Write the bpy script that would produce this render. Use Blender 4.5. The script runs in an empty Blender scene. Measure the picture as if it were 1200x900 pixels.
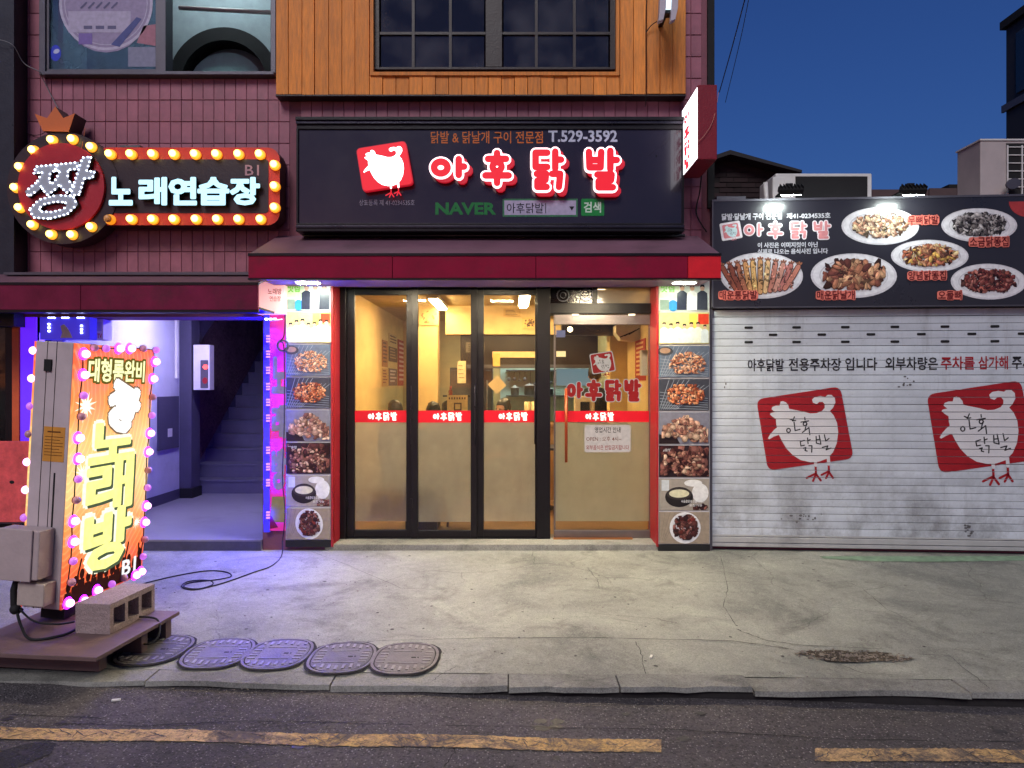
import bpy, bmesh, math, random
from mathutils import Matrix, Vector
from math import pi, sin, cos, radians as R
random.seed(7)
SC = bpy.context.scene
COL = SC.collection

# ------------------------------------------------------------------ camera, sky, sun, exposure
CAMY, CAMZ, FPX = -6.55, 1.53, 832.0
cam_d = bpy.data.cameras.new("camera"); cam = bpy.data.objects.new("camera", cam_d); COL.objects.link(cam)
cam.location = (0, CAMY, CAMZ); cam.rotation_euler = (pi / 2, 0, 0)
cam_d.sensor_width = 36; cam_d.lens = 36 * FPX / 1200; cam_d.clip_end = 2000; cam_d.clip_start = 0.05
SC.camera = cam
w = bpy.data.worlds.new("World"); SC.world = w; w.use_nodes = True
nt = w.node_tree; nt.nodes.clear()
out = nt.nodes.new("ShaderNodeOutputWorld"); bg = nt.nodes.new("ShaderNodeBackground")
sky = nt.nodes.new("ShaderNodeTexSky"); sky.sky_type = 'NISHITA'; sky.sun_disc = False
SUN_EL, SUN_AZ = R(3.0), R(200)
sky.sun_elevation = SUN_EL; sky.sun_rotation = SUN_AZ; sky.ozone_density = 5; sky.dust_density = 0.6; sky.air_density = 1.0
bl = nt.nodes.new("ShaderNodeMix"); bl.data_type = 'RGBA'; bl.blend_type = 'MULTIPLY'; bl.inputs[0].default_value = 1
bl.inputs[7].default_value = (1.55, 0.82, 1.02, 1)
nt.links.new(sky.outputs[0], bl.inputs[6]); nt.links.new(bl.outputs[2], bg.inputs[0])
bg.inputs[1].default_value = 0.15
nt.links.new(bg.outputs[0], out.inputs[0])
sd = bpy.data.lights.new("sun", 'SUN'); sun = bpy.data.objects.new("sun", sd); COL.objects.link(sun)
sd.energy = 1.75; sd.angle = R(24); sd.color = (1.0, 0.965, 0.965)
sun.rotation_euler = (R(48), 0, R(-14))
SC.view_settings.view_transform = 'Standard'; SC.view_settings.look = 'None'
SC.view_settings.exposure = 0; SC.view_settings.gamma = 1
SC.cycles.use_denoising = True
SC.cycles.max_bounces = 8; SC.cycles.transparent_max_bounces = 16
SC.cycles.sample_clamp_indirect = 4
SC.cycles.caustics_reflective = False; SC.cycles.caustics_refractive = False

# ------------------------------------------------------------------ photo coordinates -> metres
def S(Y): return (Y - CAMY) / FPX
def X(px, Y): return (px - 600) * S(Y)
def Z(py, Y): return CAMZ - (py - 450) * S(Y)
def G(px, py, z=0.0):
    d = (CAMZ - z) * FPX / (py - 450)
    return Vector(((px - 600) * d / FPX, d + CAMY, z))
def on_plane(px, py, M):
    """local (u,v) on the plane whose frame is M (columns: u, v, normal, origin)"""
    o = Vector((0, CAMY, CAMZ)); d = Vector(((px - 600) / FPX, 1, -(py - 450) / FPX))
    n = M.to_3x3() @ Vector((0, 0, 1)); p = M.translation
    t = (p - o).dot(n) / d.dot(n); q = M.inverted() @ (o + d * t)
    return (q.x, q.y)

def lin(c):
    return tuple(((v / 255) / 12.92 if v / 255 <= 0.04045 else ((v / 255 + 0.055) / 1.055) ** 2.4) for v in c)

# ------------------------------------------------------------------ materials
MATS = {}
def mat(name, c=(128, 128, 128), rough=0.6, metal=0.0, var=0.15, vs=6.0, bump=0.15, bs=60.0, objvar=0.0, spec=0.5, stretch=None, dirt=0.0, coat=0.0):
    if name in MATS: return MATS[name]
    m = bpy.data.materials.new(name); m.use_nodes = True; n = m.node_tree; b = n.nodes["Principled BSDF"]
    L = n.links.new
    tc = n.nodes.new("ShaderNodeTexCoord"); mp = n.nodes.new("ShaderNodeMapping"); L(tc.outputs['Object'], mp.inputs[0])
    if stretch: mp.inputs['Scale'].default_value = stretch
    nz = n.nodes.new("ShaderNodeTexNoise"); nz.inputs['Scale'].default_value = vs; nz.inputs['Detail'].default_value = 8; nz.inputs['Roughness'].default_value = .65
    L(mp.outputs[0], nz.inputs[0])
    rr = n.nodes.new("ShaderNodeMapRange"); rr.inputs[1].default_value = .3; rr.inputs[2].default_value = .7
    rr.inputs[3].default_value = 1 - var; rr.inputs[4].default_value = 1 + var; L(nz.outputs[0], rr.inputs[0])
    hv = n.nodes.new("ShaderNodeHueSaturation"); base = lin(c) if max(c) > 1 else tuple(c)
    hv.inputs['Color'].default_value = (*base, 1); val = rr.outputs[0]
    if objvar:
        oi = n.nodes.new("ShaderNodeObjectInfo"); r2 = n.nodes.new("ShaderNodeMapRange")
        r2.inputs[3].default_value = 1 - objvar; r2.inputs[4].default_value = 1 + objvar; L(oi.outputs['Random'], r2.inputs[0])
        mu = n.nodes.new("ShaderNodeMath"); mu.operation = 'MULTIPLY'; L(val, mu.inputs[0]); L(r2.outputs[0], mu.inputs[1]); val = mu.outputs[0]
        mv = n.nodes.new("ShaderNodeVectorMath"); L(tc.outputs['Object'], mv.inputs[0]); sc = n.nodes.new("ShaderNodeVectorMath"); sc.operation = 'SCALE'
        sc.inputs[0].default_value = (7, 5, 9); L(oi.outputs['Random'], sc.inputs['Scale']); L(sc.outputs[0], mv.inputs[1]); L(mv.outputs[0], mp.inputs[0])
    L(val, hv.inputs['Value']); colout = hv.outputs[0]
    if dirt:
        dn = n.nodes.new("ShaderNodeTexNoise"); dn.inputs['Scale'].default_value = 2.3; dn.inputs['Detail'].default_value = 10; dn.inputs['Roughness'].default_value = .7
        L(tc.outputs['Object'], dn.inputs[0]); dr = n.nodes.new("ShaderNodeMapRange"); dr.inputs[1].default_value = .52; dr.inputs[2].default_value = .75
        dr.inputs[4].default_value = dirt; L(dn.outputs[0], dr.inputs[0])
        mx = n.nodes.new("ShaderNodeMix"); mx.data_type = 'RGBA'; L(dr.outputs[0], mx.inputs[0]); L(colout, mx.inputs[6]); mx.inputs[7].default_value = (.03, .027, .024, 1)
        colout = mx.outputs[2]
    L(colout, b.inputs['Base Color'])
    ro = n.nodes.new("ShaderNodeMapRange"); ro.inputs[3].default_value = max(rough - .1, .02); ro.inputs[4].default_value = min(rough + .1, 1); L(nz.outputs[0], ro.inputs[0])
    L(ro.outputs[0], b.inputs['Roughness'])
    b.inputs['Metallic'].default_value = metal; b.inputs['Specular IOR Level'].default_value = spec; b.inputs['Coat Weight'].default_value = coat
    if bump:
        n2 = n.nodes.new("ShaderNodeTexNoise"); n2.inputs['Scale'].default_value = bs; n2.inputs['Detail'].default_value = 6; L(mp.outputs[0], n2.inputs[0])
        bp = n.nodes.new("ShaderNodeBump"); bp.inputs['Strength'].default_value = bump; bp.inputs['Distance'].default_value = .01
        L(n2.outputs[0], bp.inputs['Height']); L(bp.outputs[0], b.inputs['Normal'])
    MATS[name] = m; return m
def emis(name, c, s, surf=(0.05, 0.05, 0.05)):
    if name in MATS: return MATS[name]
    m = bpy.data.materials.new(name); m.use_nodes = True; b = m.node_tree.nodes["Principled BSDF"]
    b.inputs['Base Color'].default_value = (*surf, 1); b.inputs['Roughness'].default_value = .35
    b.inputs['Emission Color'].default_value = (*c, 1); b.inputs['Emission Strength'].default_value = s
    MATS[name] = m; return m
def bulb_mat(name, core, edge, sc, se):
    m = bpy.data.materials.new(name); m.use_nodes = True; n = m.node_tree; b = n.nodes["Principled BSDF"]; L = n.links.new
    lw = n.nodes.new("ShaderNodeLayerWeight"); lw.inputs[0].default_value = .45
    mx = n.nodes.new("ShaderNodeMix"); mx.data_type = 'RGBA'; L(lw.outputs['Facing'], mx.inputs[0])
    mx.inputs[6].default_value = (*[v * sc for v in core], 1); mx.inputs[7].default_value = (*[v * se for v in edge], 1)
    L(mx.outputs[2], b.inputs['Emission Color']); b.inputs['Emission Strength'].default_value = 1; b.inputs['Base Color'].default_value = (.2, .2, .2, 1); MATS[name] = m; return m
def print_mat(name, e=0.0, rough=0.35, mul=1.0):
    if name in MATS: return MATS[name]
    m = bpy.data.materials.new(name); m.use_nodes = True; n = m.node_tree; b = n.nodes["Principled BSDF"]; L = n.links.new
    a = n.nodes.new("ShaderNodeVertexColor"); a.layer_name = 'Col'; b.inputs['Specular IOR Level'].default_value = .35
    tc = n.nodes.new("ShaderNodeTexCoord"); nz = n.nodes.new("ShaderNodeTexNoise"); nz.inputs['Scale'].default_value = 26; nz.inputs['Detail'].default_value = 4
    L(tc.outputs['Object'], nz.inputs[0]); rr = n.nodes.new("ShaderNodeMapRange"); rr.inputs[1].default_value = .3; rr.inputs[2].default_value = .7
    rr.inputs[3].default_value = .86 * mul; rr.inputs[4].default_value = 1.1 * mul; L(nz.outputs[0], rr.inputs[0])
    hv = n.nodes.new("ShaderNodeHueSaturation"); L(a.outputs[0], hv.inputs['Color']); L(rr.outputs[0], hv.inputs['Value'])
    if e:
        b.inputs['Base Color'].default_value = (.012, .012, .012, 1); b.inputs['Specular IOR Level'].default_value = 0; L(hv.outputs[0], b.inputs['Emission Color']); b.inputs['Emission Strength'].default_value = e
    else: L(hv.outputs[0], b.inputs['Base Color'])
    b.inputs['Roughness'].default_value = rough
    MATS[name] = m; return m
def glass_mat(name, tint=(1, 1, 1), refl=1.0, dirt=0.04, front=False, dcol=(.8, .75, .65, 1)):
    m = bpy.data.materials.new(name); m.use_nodes = True; n = m.node_tree; n.nodes.clear(); L = n.links.new
    o = n.nodes.new("ShaderNodeOutputMaterial"); tr = n.nodes.new("ShaderNodeBsdfTransparent"); tr.inputs[0].default_value = (*tint, 1)
    gl = n.nodes.new("ShaderNodeBsdfGlossy"); gl.inputs['Roughness'].default_value = .03
    fr = n.nodes.new("ShaderNodeFresnel"); fr.inputs[0].default_value = 1.5
    mu = n.nodes.new("ShaderNodeMath"); mu.operation = 'MULTIPLY'; mu.inputs[1].default_value = refl; mu.use_clamp = True; L(fr.outputs[0], mu.inputs[0])
    mx = n.nodes.new("ShaderNodeMixShader"); L(mu.outputs[0], mx.inputs[0]); L(tr.outputs[0], mx.inputs[1]); L(gl.outputs[0], mx.inputs[2])
    df = n.nodes.new("ShaderNodeBsdfDiffuse" if front else "ShaderNodeBsdfTranslucent"); df.inputs[0].default_value = dcol if not front else (.42, .42, .46, 1); m2 = n.nodes.new("ShaderNodeMixShader")
    nz = n.nodes.new("ShaderNodeTexNoise"); nz.inputs['Scale'].default_value = 2.5; nz.inputs['Detail'].default_value = 8
    tc = n.nodes.new("ShaderNodeTexCoord"); L(tc.outputs['Object'], nz.inputs[0])
    rr = n.nodes.new("ShaderNodeMapRange"); rr.inputs[1].default_value = .42; rr.inputs[2].default_value = .75; rr.inputs[4].default_value = dirt * 3; rr.inputs[3].default_value = dirt * .4
    L(nz.outputs[0], rr.inputs[0]); L(rr.outputs[0], m2.inputs[0]); L(mx.outputs[0], m2.inputs[1]); L(df.outputs[0], m2.inputs[2])
    L(m2.outputs[0], o.inputs[0]); MATS[name] = m; return m
def frost_mat(name, t=.22, col=(.86, .84, .8), dif=.25):
    m = bpy.data.materials.new(name); m.use_nodes = True; n = m.node_tree; n.nodes.clear(); L = n.links.new
    o = n.nodes.new("ShaderNodeOutputMaterial"); tr = n.nodes.new("ShaderNodeBsdfTransparent"); tl = n.nodes.new("ShaderNodeBsdfTranslucent")
    tl.inputs[0].default_value = (*col, 1); df = n.nodes.new("ShaderNodeBsdfDiffuse"); df.inputs[0].default_value = (.55, .55, .56, 1)
    gl = n.nodes.new("ShaderNodeBsdfGlossy"); gl.inputs['Roughness'].default_value = .14
    tc = n.nodes.new("ShaderNodeTexCoord"); mp = n.nodes.new("ShaderNodeMapping"); mp.inputs['Scale'].default_value = (1, 1, .8); L(tc.outputs['Object'], mp.inputs[0])
    nz = n.nodes.new("ShaderNodeTexNoise"); nz.inputs['Scale'].default_value = 5; nz.inputs['Detail'].default_value = 9; nz.inputs['Roughness'].default_value = .6; L(mp.outputs[0], nz.inputs[0])
    rr = n.nodes.new("ShaderNodeMapRange"); rr.inputs[1].default_value = .35; rr.inputs[2].default_value = .68; rr.inputs[3].default_value = t - .05; rr.inputs[4].default_value = t + .05; L(nz.outputs[0], rr.inputs[0])
    a = n.nodes.new("ShaderNodeMixShader"); a.inputs[0].default_value = dif; L(tl.outputs[0], a.inputs[1]); L(df.outputs[0], a.inputs[2])
    b = n.nodes.new("ShaderNodeMixShader"); L(rr.outputs[0], b.inputs[0]); L(a.outputs[0], b.inputs[1]); L(tr.outputs[0], b.inputs[2])
    c = n.nodes.new("ShaderNodeMixShader"); c.inputs[0].default_value = .06; L(b.outputs[0], c.inputs[1]); L(gl.outputs[0], c.inputs[2])
    L(c.outputs[0], o.inputs[0]); MATS[name] = m; return m

# ------------------------------------------------------------------ geometry collector
FRONT = Matrix(((1, 0, 0, 0), (0, 0, -1, 0), (0, 1, 0, 0), (0, 0, 0, 1)))      # u->x, v->z, w->-y
def front(y): return Matrix.Translation((0, y, 0)) @ FRONT
WM = {}
def wm(o): return WM.get(o.name, Matrix.Identity(4)) if o else Matrix.Identity(4)
class Geo:
    def __init__(s, M=None): s.v = []; s.f = []; s.c = []; s.mi = []; s.M = M or Matrix.Identity(4); s.col = (1, 1, 1); s.m = 0; s.sm = []; s.smooth = False
    def add(s, vs, fs):
        k = len(s.v); s.v += [s.M @ Vector(p) for p in vs]
        for f in fs: s.f.append([i + k for i in f]); s.c.append(s.col); s.mi.append(s.m); s.sm.append(s.smooth)
    def box(s, x0, x1, y0, y1, z0, z1):
        x0, x1 = min(x0, x1), max(x0, x1); y0, y1 = min(y0, y1), max(y0, y1); z0, z1 = min(z0, z1), max(z0, z1)
        s.add([(x0, y0, z0), (x1, y0, z0), (x1, y1, z0), (x0, y1, z0), (x0, y0, z1), (x1, y0, z1), (x1, y1, z1), (x0, y1, z1)],
              [(0, 3, 2, 1), (4, 5, 6, 7), (0, 1, 5, 4), (1, 2, 6, 5), (2, 3, 7, 6), (3, 0, 4, 7)]); return s
    def poly(s, pts, w=0, th=0):
        n = len(pts)
        if sum(pts[i][0] * pts[(i + 1) % n][1] - pts[(i + 1) % n][0] * pts[i][1] for i in range(n)) < 0: pts = pts[::-1]
        if not th: s.add([(p[0], p[1], w) for p in pts], [tuple(range(n))])
        else:
            s.add([(p[0], p[1], w) for p in pts] + [(p[0], p[1], w - th) for p in pts],
                  [tuple(range(n)), tuple(range(2 * n - 1, n - 1, -1))] + [(i, i + n, (i + 1) % n + n, (i + 1) % n) for i in range(n)])
        return s
    def rect(s, x0, x1, y0, y1, w=0, th=0): return s.poly([(x0, y0), (x1, y0), (x1, y1), (x0, y1)], w, th)
    def rrect(s, x0, x1, y0, y1, r, w=0, th=0, rot=0, n=5):
        cx, cy = (x0 + x1) / 2, (y0 + y1) / 2; pts = []
        for a0, sx, sy in ((0, x1 - r, y1 - r), (90, x0 + r, y1 - r), (180, x0 + r, y0 + r), (270, x1 - r, y0 + r)):
            for k in range(n + 1):
                a = R(a0 + 90 * k / n); pts.append((sx + r * cos(a), sy + r * sin(a)))
        c, q = cos(rot), sin(rot)
        return s.poly([(cx + (x - cx) * c - (y - cy) * q, cy + (x - cx) * q + (y - cy) * c) for x, y in pts], w, th)
    def ell(s, cx, cy, rx, ry, w=0, th=0, n=24, rot=0):
        c, q = cos(rot), sin(rot)
        return s.poly([(cx + rx * cos(a) * c - ry * sin(a) * q, cy + rx * cos(a) * q + ry * sin(a) * c) for a in [2 * pi * k / n for k in range(n)]], w, th)
    def ring(s, cx, cy, r0, r1, w, th, n=40, a0=0, a1=2 * pi):
        full = abs(a1 - a0 - 2 * pi) < 1e-6; A = [a0 + (a1 - a0) * k / n for k in range(n + (0 if full else 1))]; m = len(A); vs = []
        for a in A:
            for r, ww in ((r1, w), (r0, w), (r0, w - th), (r1, w - th)): vs.append((cx + r * cos(a), cy + r * sin(a), ww))
        fs = []
        for i in range(m if full else m - 1):
            j = (i + 1) % m
            for k in range(4): fs.append((4 * i + k, 4 * j + k, 4 * j + (k + 1) % 4, 4 * i + (k + 1) % 4))
        s.add(vs, fs); return s
    def stroke(s, pts, r, w=0, th=0, closed=False, n=10, jit=.00015):
        P = list(pts) + ([pts[0]] if closed else [])
        for i in range(len(P) - 1):
            (a, b), (c, d) = P[i], P[i + 1]; t = math.atan2(d - b, c - a); q = []
            for k in range(n // 2 + 1): ang = t - pi / 2 + pi * k / (n // 2); q.append((c + r * cos(ang), d + r * sin(ang)))
            for k in range(n // 2 + 1): ang = t + pi / 2 + pi * k / (n // 2); q.append((a + r * cos(ang), b + r * sin(ang)))
            s.poly(q, w + jit * (i % 7), th)
        return s
    def tube(s, pts, r, n=8, cap=True, closed=False):
        P = [Vector(p) for p in pts]; m = len(P); vs = []; up = None
        rr = r if isinstance(r, (list, tuple)) else [r] * m
        for i, p in enumerate(P):
            if closed: t = (P[(i + 1) % m] - P[i - 1]).normalized()
            else: t = (P[min(i + 1, m - 1)] - P[max(i - 1, 0)]).normalized()
            if up is None: up = Vector((0, 0, 1)) if abs(t.z) < .9 else Vector((0, 1, 0))
            a = t.cross(up).normalized(); b = a.cross(t).normalized(); up = b
            for k in range(n): g = 2 * pi * k / n; vs.append(p + (a * cos(g) + b * sin(g)) * rr[i])
        fs = [(i * n + k, i * n + (k + 1) % n, ((i + 1) % m) * n + (k + 1) % n, ((i + 1) % m) * n + k) for i in range(m if closed else m - 1) for k in range(n)]
        if cap and not closed: fs += [tuple(range(n - 1, -1, -1)), tuple((m - 1) * n + k for k in range(n))]
        o = s.smooth; s.smooth = True; s.add(vs, fs); s.smooth = o; return s
    def lathe(s, prof, cx=0, cy=0, cz=0, n=20, axis='z'):
        vs = []; m = len(prof)
        for r, h in prof:
            for k in range(n):
                a = 2 * pi * k / n; x, y = r * cos(a), r * sin(a)
                vs.append((cx + x, cy + y, cz + h) if axis == 'z' else ((cx + x, cy + h, cz + y) if axis == 'y' else (cx + h, cy + x, cz + y)))
        fs = [(i * n + k, i * n + (k + 1) % n, (i + 1) * n + (k + 1) % n, (i + 1) * n + k) for i in range(m - 1) for k in range(n)]
        o = s.smooth; s.smooth = True; s.add(vs, fs); s.smooth = o; s.add([vs[k] for k in range(n)], [tuple(range(n))]); s.add([vs[(m - 1) * n + k] for k in range(n)], [tuple(range(n))]); return s
    def ball(s, cx, cy, cz, r, n=12, m=7, sc=(1, 1, 1)):
        vs = []
        for i in range(1, m):
            a = pi * i / m
            for k in range(n): b = 2 * pi * k / n; vs.append((cx + r * sc[0] * sin(a) * cos(b), cy + r * sc[1] * sin(a) * sin(b), cz + r * sc[2] * cos(a)))
        vs += [(cx, cy, cz + r * sc[2]), (cx, cy, cz - r * sc[2])]; T, B = len(vs) - 2, len(vs) - 1
        fs = [(i * n + k, (i + 1) * n + k, (i + 1) * n + (k + 1) % n, i * n + (k + 1) % n) for i in range(m - 2) for k in range(n)]
        fs += [(T, k, (k + 1) % n) for k in range(n)] + [(B, (m - 2) * n + (k + 1) % n, (m - 2) * n + k) for k in range(n)]
        o = s.smooth; s.smooth = True; s.add(vs, fs); s.smooth = o; return s
    def text(s, body, x0, x1, y0, y1, w=0, off=0.0, ext=0.0, shear=0, keep=False, fn=None):
        if off > .021 and not keep:
            h_ = (off - .02) * abs(y1 - y0) * 1.1
            for k_ in range(8):
                a_ = 2 * pi * k_ / 8; s.text(body, x0 + h_ * cos(a_), x1 + h_ * cos(a_), y0 + h_ * sin(a_), y1 + h_ * sin(a_), w - .0001 * (k_ + 1), .02, ext, shear, False, fn)
            off = .02
        vs, fs = text_geo(body, off, ext)
        if keep:
            k = (y1 - y0); cx = (x0 + x1) / 2; q = [((a - .5) * fs[1] * k + cx, y0 + b * k) for a, b, c in vs]
        else: q = [(x0 + (x1 - x0) * a + shear * (b - .5) * (y1 - y0), y0 + (y1 - y0) * b) for a, b, c in vs]
        if fn: q = [fn(*p) for p in q]
        s.add([(a, b, w + (v[2] if ext else 0)) for (a, b), v in zip(q, vs)], fs[0]); return s
    def build(s, name, m, parent=None, local=False, bevel=0, kind=None, label=None):
        me = bpy.data.meshes.new(name); inv = Matrix.Identity(4) if local else wm(parent).inverted()
        me.from_pydata([inv @ p for p in s.v], [], s.f)
        ms = m if isinstance(m, (list, tuple)) else [m]
        for x in ms: me.materials.append(x)
        me.polygons.foreach_set('material_index', s.mi); me.polygons.foreach_set('use_smooth', s.sm)
        if any(c != (1, 1, 1) for c in s.c):
            at = me.color_attributes.new('Col', 'FLOAT_COLOR', 'CORNER'); buf = []
            for c, f in zip(s.c, s.f):
                l = lin(c) if max(c) > 1 else c
                buf += [l[0], l[1], l[2], 1.0] * len(f)
            at.data.foreach_set('color', buf)
        if bevel:
            bm = bmesh.new(); bm.from_mesh(me); bmesh.ops.remove_doubles(bm, verts=bm.verts, dist=1e-6)
            bmesh.ops.bevel(bm, geom=[e for e in bm.edges if e.calc_face_angle(0) > .5], offset=bevel, segments=2, affect='EDGES', profile=.5, clamp_overlap=True); bm.to_mesh(me); bm.free()
        me.update(); o = bpy.data.objects.new(name, me); COL.objects.link(o)
        if parent is not None: o.parent = parent; WM[o.name] = wm(parent)
        else: WM[o.name] = Matrix.Identity(4)
        if kind: o['kind'] = kind
        if label: o['label'] = label
        return o
TCACHE = {}
def text_geo(body, off, ext):
    """font outline normalised to 0..1 x 0..1; returns verts, (faces, aspect)"""
    k = (body, off, ext)
    if k in TCACHE: return TCACHE[k]
    def geo(off_, ext_):
        cu = bpy.data.curves.new('t', 'FONT'); cu.body = body; cu.offset = off_; cu.extrude = ext_; cu.resolution_u = 2; cu.size = 1
        ob = bpy.data.objects.new('t', cu); COL.objects.link(ob); dg = bpy.context.evaluated_depsgraph_get(); ev = ob.evaluated_get(dg)
        me = ev.to_mesh(); vs = [tuple(v.co) for v in me.vertices]; fs = [tuple(p.vertices) for p in me.polygons]; ev.to_mesh_clear()
        bpy.data.objects.remove(ob); bpy.data.curves.remove(cu); return vs, fs
    b0, _ = geo(0, 0); vs, fs = geo(off, ext)
    xs = [v[0] for v in b0]; ys = [v[1] for v in b0]; x0, x1, y0, y1 = min(xs), max(xs), min(ys), max(ys)
    W, H = max(x1 - x0, .01), max(y1 - y0, .01)
    r = [((v[0] - x0) / W, (v[1] - y0) / H, v[2]) for v in vs]
    TCACHE[k] = (r, (fs, W / H)); return TCACHE[k]
def text_outline(body, off):
    vs, (fs, asp) = text_geo(body, off, 0); cnt = {}
    key = {}
    def kk(i): p = (round(vs[i][0], 5), round(vs[i][1], 5)); return p
    for f in fs:
        for a, b in zip(f, f[1:] + f[:1]):
            e = tuple(sorted((kk(a), kk(b)))); cnt[e] = cnt.get(e, 0) + 1
    return [e for e, c in cnt.items() if c == 1 and e[0] != e[1]]

def thing(name, label, cat, loc=(0, 0, 0), rot=None, group=None, M=None):
    o = bpy.data.objects.new(name, None); COL.objects.link(o); M = M or (Matrix.Translation(loc) @ (Matrix.Rotation(rot, 4, 'Z') if rot else Matrix.Identity(4)))
    o.matrix_world = M; WM[o.name] = M; o.empty_display_size = .1
    o['label'] = label; o['category'] = cat
    if group: o['group'] = group
    return o
def tag(o, label, cat, group=None):
    o['label'] = label; o['category'] = cat
    if group: o['group'] = group
    return o
def dup(o, name=None, parent=None, M=None):
    c = o.copy(); COL.objects.link(c)
    if parent is not None: c.parent = parent
    return c
def copy_thing(root, M, label):
    r = root.copy(); COL.objects.link(r); r.matrix_world = M; r['label'] = label; WM[r.name] = M
    for ch in list(root.children):
        c = ch.copy(); COL.objects.link(c); c.parent = r
        for g2 in ch.children: d = g2.copy(); COL.objects.link(d); d.parent = c
    return r

# ------------------------------------------------------------------ stroke lettering of the shop name
def circ(cx, cy, rx, ry, n=14): return [(cx + rx * cos(2 * pi * k / n), cy + ry * sin(2 * pi * k / n)) for k in range(n + 1)]
GLY = {
 '아': [circ(.30, .5, .19, .24), [(.80, .84), (.80, .2)], [(.80, .54), (.95, .54)]],
 '후': [[(.5, .96), (.5, .84)], [(.16, .78), (.84, .78)], circ(.5, .54, .17, .13), [(.06, .27), (.94, .27)], [(.5, .27), (.5, .04)]],
 '닭': [[(.48, .93), (.1, .93), (.1, .56), (.48, .56)], [(.74, .96), (.74, .52)], [(.74, .75), (.93, .75)],
       [(.14, .38), (.44, .38), (.42, .22), (.16, .2), (.16, .04), (.46, .04)], [(.64, .38), (.9, .38), (.86, .04)]],
 '발': [[(.08, .95), (.1, .55), (.44, .55), (.46, .95)], [(.1, .74), (.44, .74)], [(.74, .98), (.74, .5)], [(.74, .74), (.94, .74)],
       [(.34, .36), (.78, .36), (.76, .21), (.38, .19), (.38, .03), (.82, .03)]]}
def glyph(g, ch, x0, x1, y0, y1, r, w, th=0, dx=0, dy=0, jit=.00015):
    for k, st in enumerate(GLY[ch]):
        g.stroke([(x0 + (x1 - x0) * a + dx, y0 + (y1 - y0) * b + dy) for a, b in st], r, w + jit * k * 1.3, th, jit=jit)
def shopname(g, x0, x1, y0, y1, rel, w, th=0, slant=0.0, jit=.00015, gap=.28, dx=0, dy=0):
    n = 4; cw = (x1 - x0) / (n + gap * (n - 1))
    for k, ch in enumerate('아후닭발'):
        a = x0 + k * cw * (1 + gap); glyph(g, ch, a, a + cw, y0, y1, rel * cw, w, th, dx, dy, jit)

# hen emblem, traced, in units where the tilted square is about 1 wide
HEN = [(345,285),(338,258),(322,238),(300,228),(282,232),(275,262),(248,262),(222,272),(216,290),(240,310),(210,317),(203,326),(222,345),(248,362),(250,400),(256,425),
 (236,442),(208,474),(190,506),(200,514),(232,494),(270,480),(290,522),(325,582),(372,632),(430,668),(500,683),(560,678),(620,655),(662,608),(690,540),(700,460),(692,390),(668,335),(640,302),
 (662,278),(680,240),(676,205),(652,182),(626,181),(606,196),(570,190),(530,198),(511,216),(518,240),(545,251),(563,234),(588,233),(603,252),(602,278),(584,300),(545,317),(500,320),(440,305)]
def hp(p): return ((p[0] - 455) / 640.0, (435 - p[1]) / 640.0)
HENP = [hp(p) for p in HEN]
HSQ = [hp(p) for p in ((105,215),(715,118),(812,652),(190,748))]
def rounded(pts, r, n=5):
    o = []; m = len(pts)
    for i in range(m):
        p = Vector(pts[i]); a = (Vector(pts[i - 1]) - p).normalized(); b = (Vector(pts[(i + 1) % m]) - p).normalized()
        for k in range(n + 1):
            t = k / n; q = (p + a * r) * (1 - t) ** 2 + p * 2 * t * (1 - t) + (p + b * r) * t * t; o.append((q.x, q.y))
    return o
HCAL = [[(383,345),(372,372),(350,362)],[(368,376),(392,372)],circ(340,447,14,16,8),[(380,385),(388,448),(424,438)],
        [(458,350),(460,368)],[(430,385),(486,375)],circ(460,398,14,14,8),[(440,462),(488,425),(494,478)],[(470,400),(460,440)],
        [(455,520),(425,530),(430,562),(456,556)],[(478,502),(482,545)],[(482,522),(498,514)],[(448,580),(466,574),(460,596),(476,600)],[(488,560),(510,560),(508,608)],
        [(540,490),(542,540),(572,548)],[(562,482),(575,548)],[(543,515),(570,512)],[(600,478),(610,525),(634,505)],[(585,572),(625,560),(612,590),(648,576)]]
HLEG = [[(535,678),(540,775)],[(540,765),(472,800)],[(540,770),(518,822)],[(540,770),(574,818)],[(628,650),(634,755)],[(634,748),(580,776)],[(634,755),(612,800)],[(634,755),(662,798)]]
def emblem(cx, cy, sc, w=0, red=(150, 12, 22), white=(205, 205, 205), black=(12, 12, 14), sq=True, M=None, white_g=None):
    """returns three Geos: red square + feet, white hen, black brush lettering"""
    f = lambda p: (cx + p[0] * sc, cy + p[1] * sc)
    a, b, c = Geo(M), Geo(M), Geo(M); a.col = red; b.col = white; c.col = black
    a.poly([f(p) for p in rounded(HSQ, .09)], w)
    for l in HLEG: a.stroke([f(hp(p)) for p in l], .012 * sc, w + .0002)
    b.poly([f(p) for p in HENP], w + .0006)
    for l in ([(535,660),(538,705)], [(628,640),(632,695)]): b.stroke([f(hp(p)) for p in l], .018 * sc, w + .0007)
    for l in HCAL: c.stroke([f(hp(p)) for p in l], .0065 * sc, w + .0012, n=6)
    return a, b, c

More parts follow.
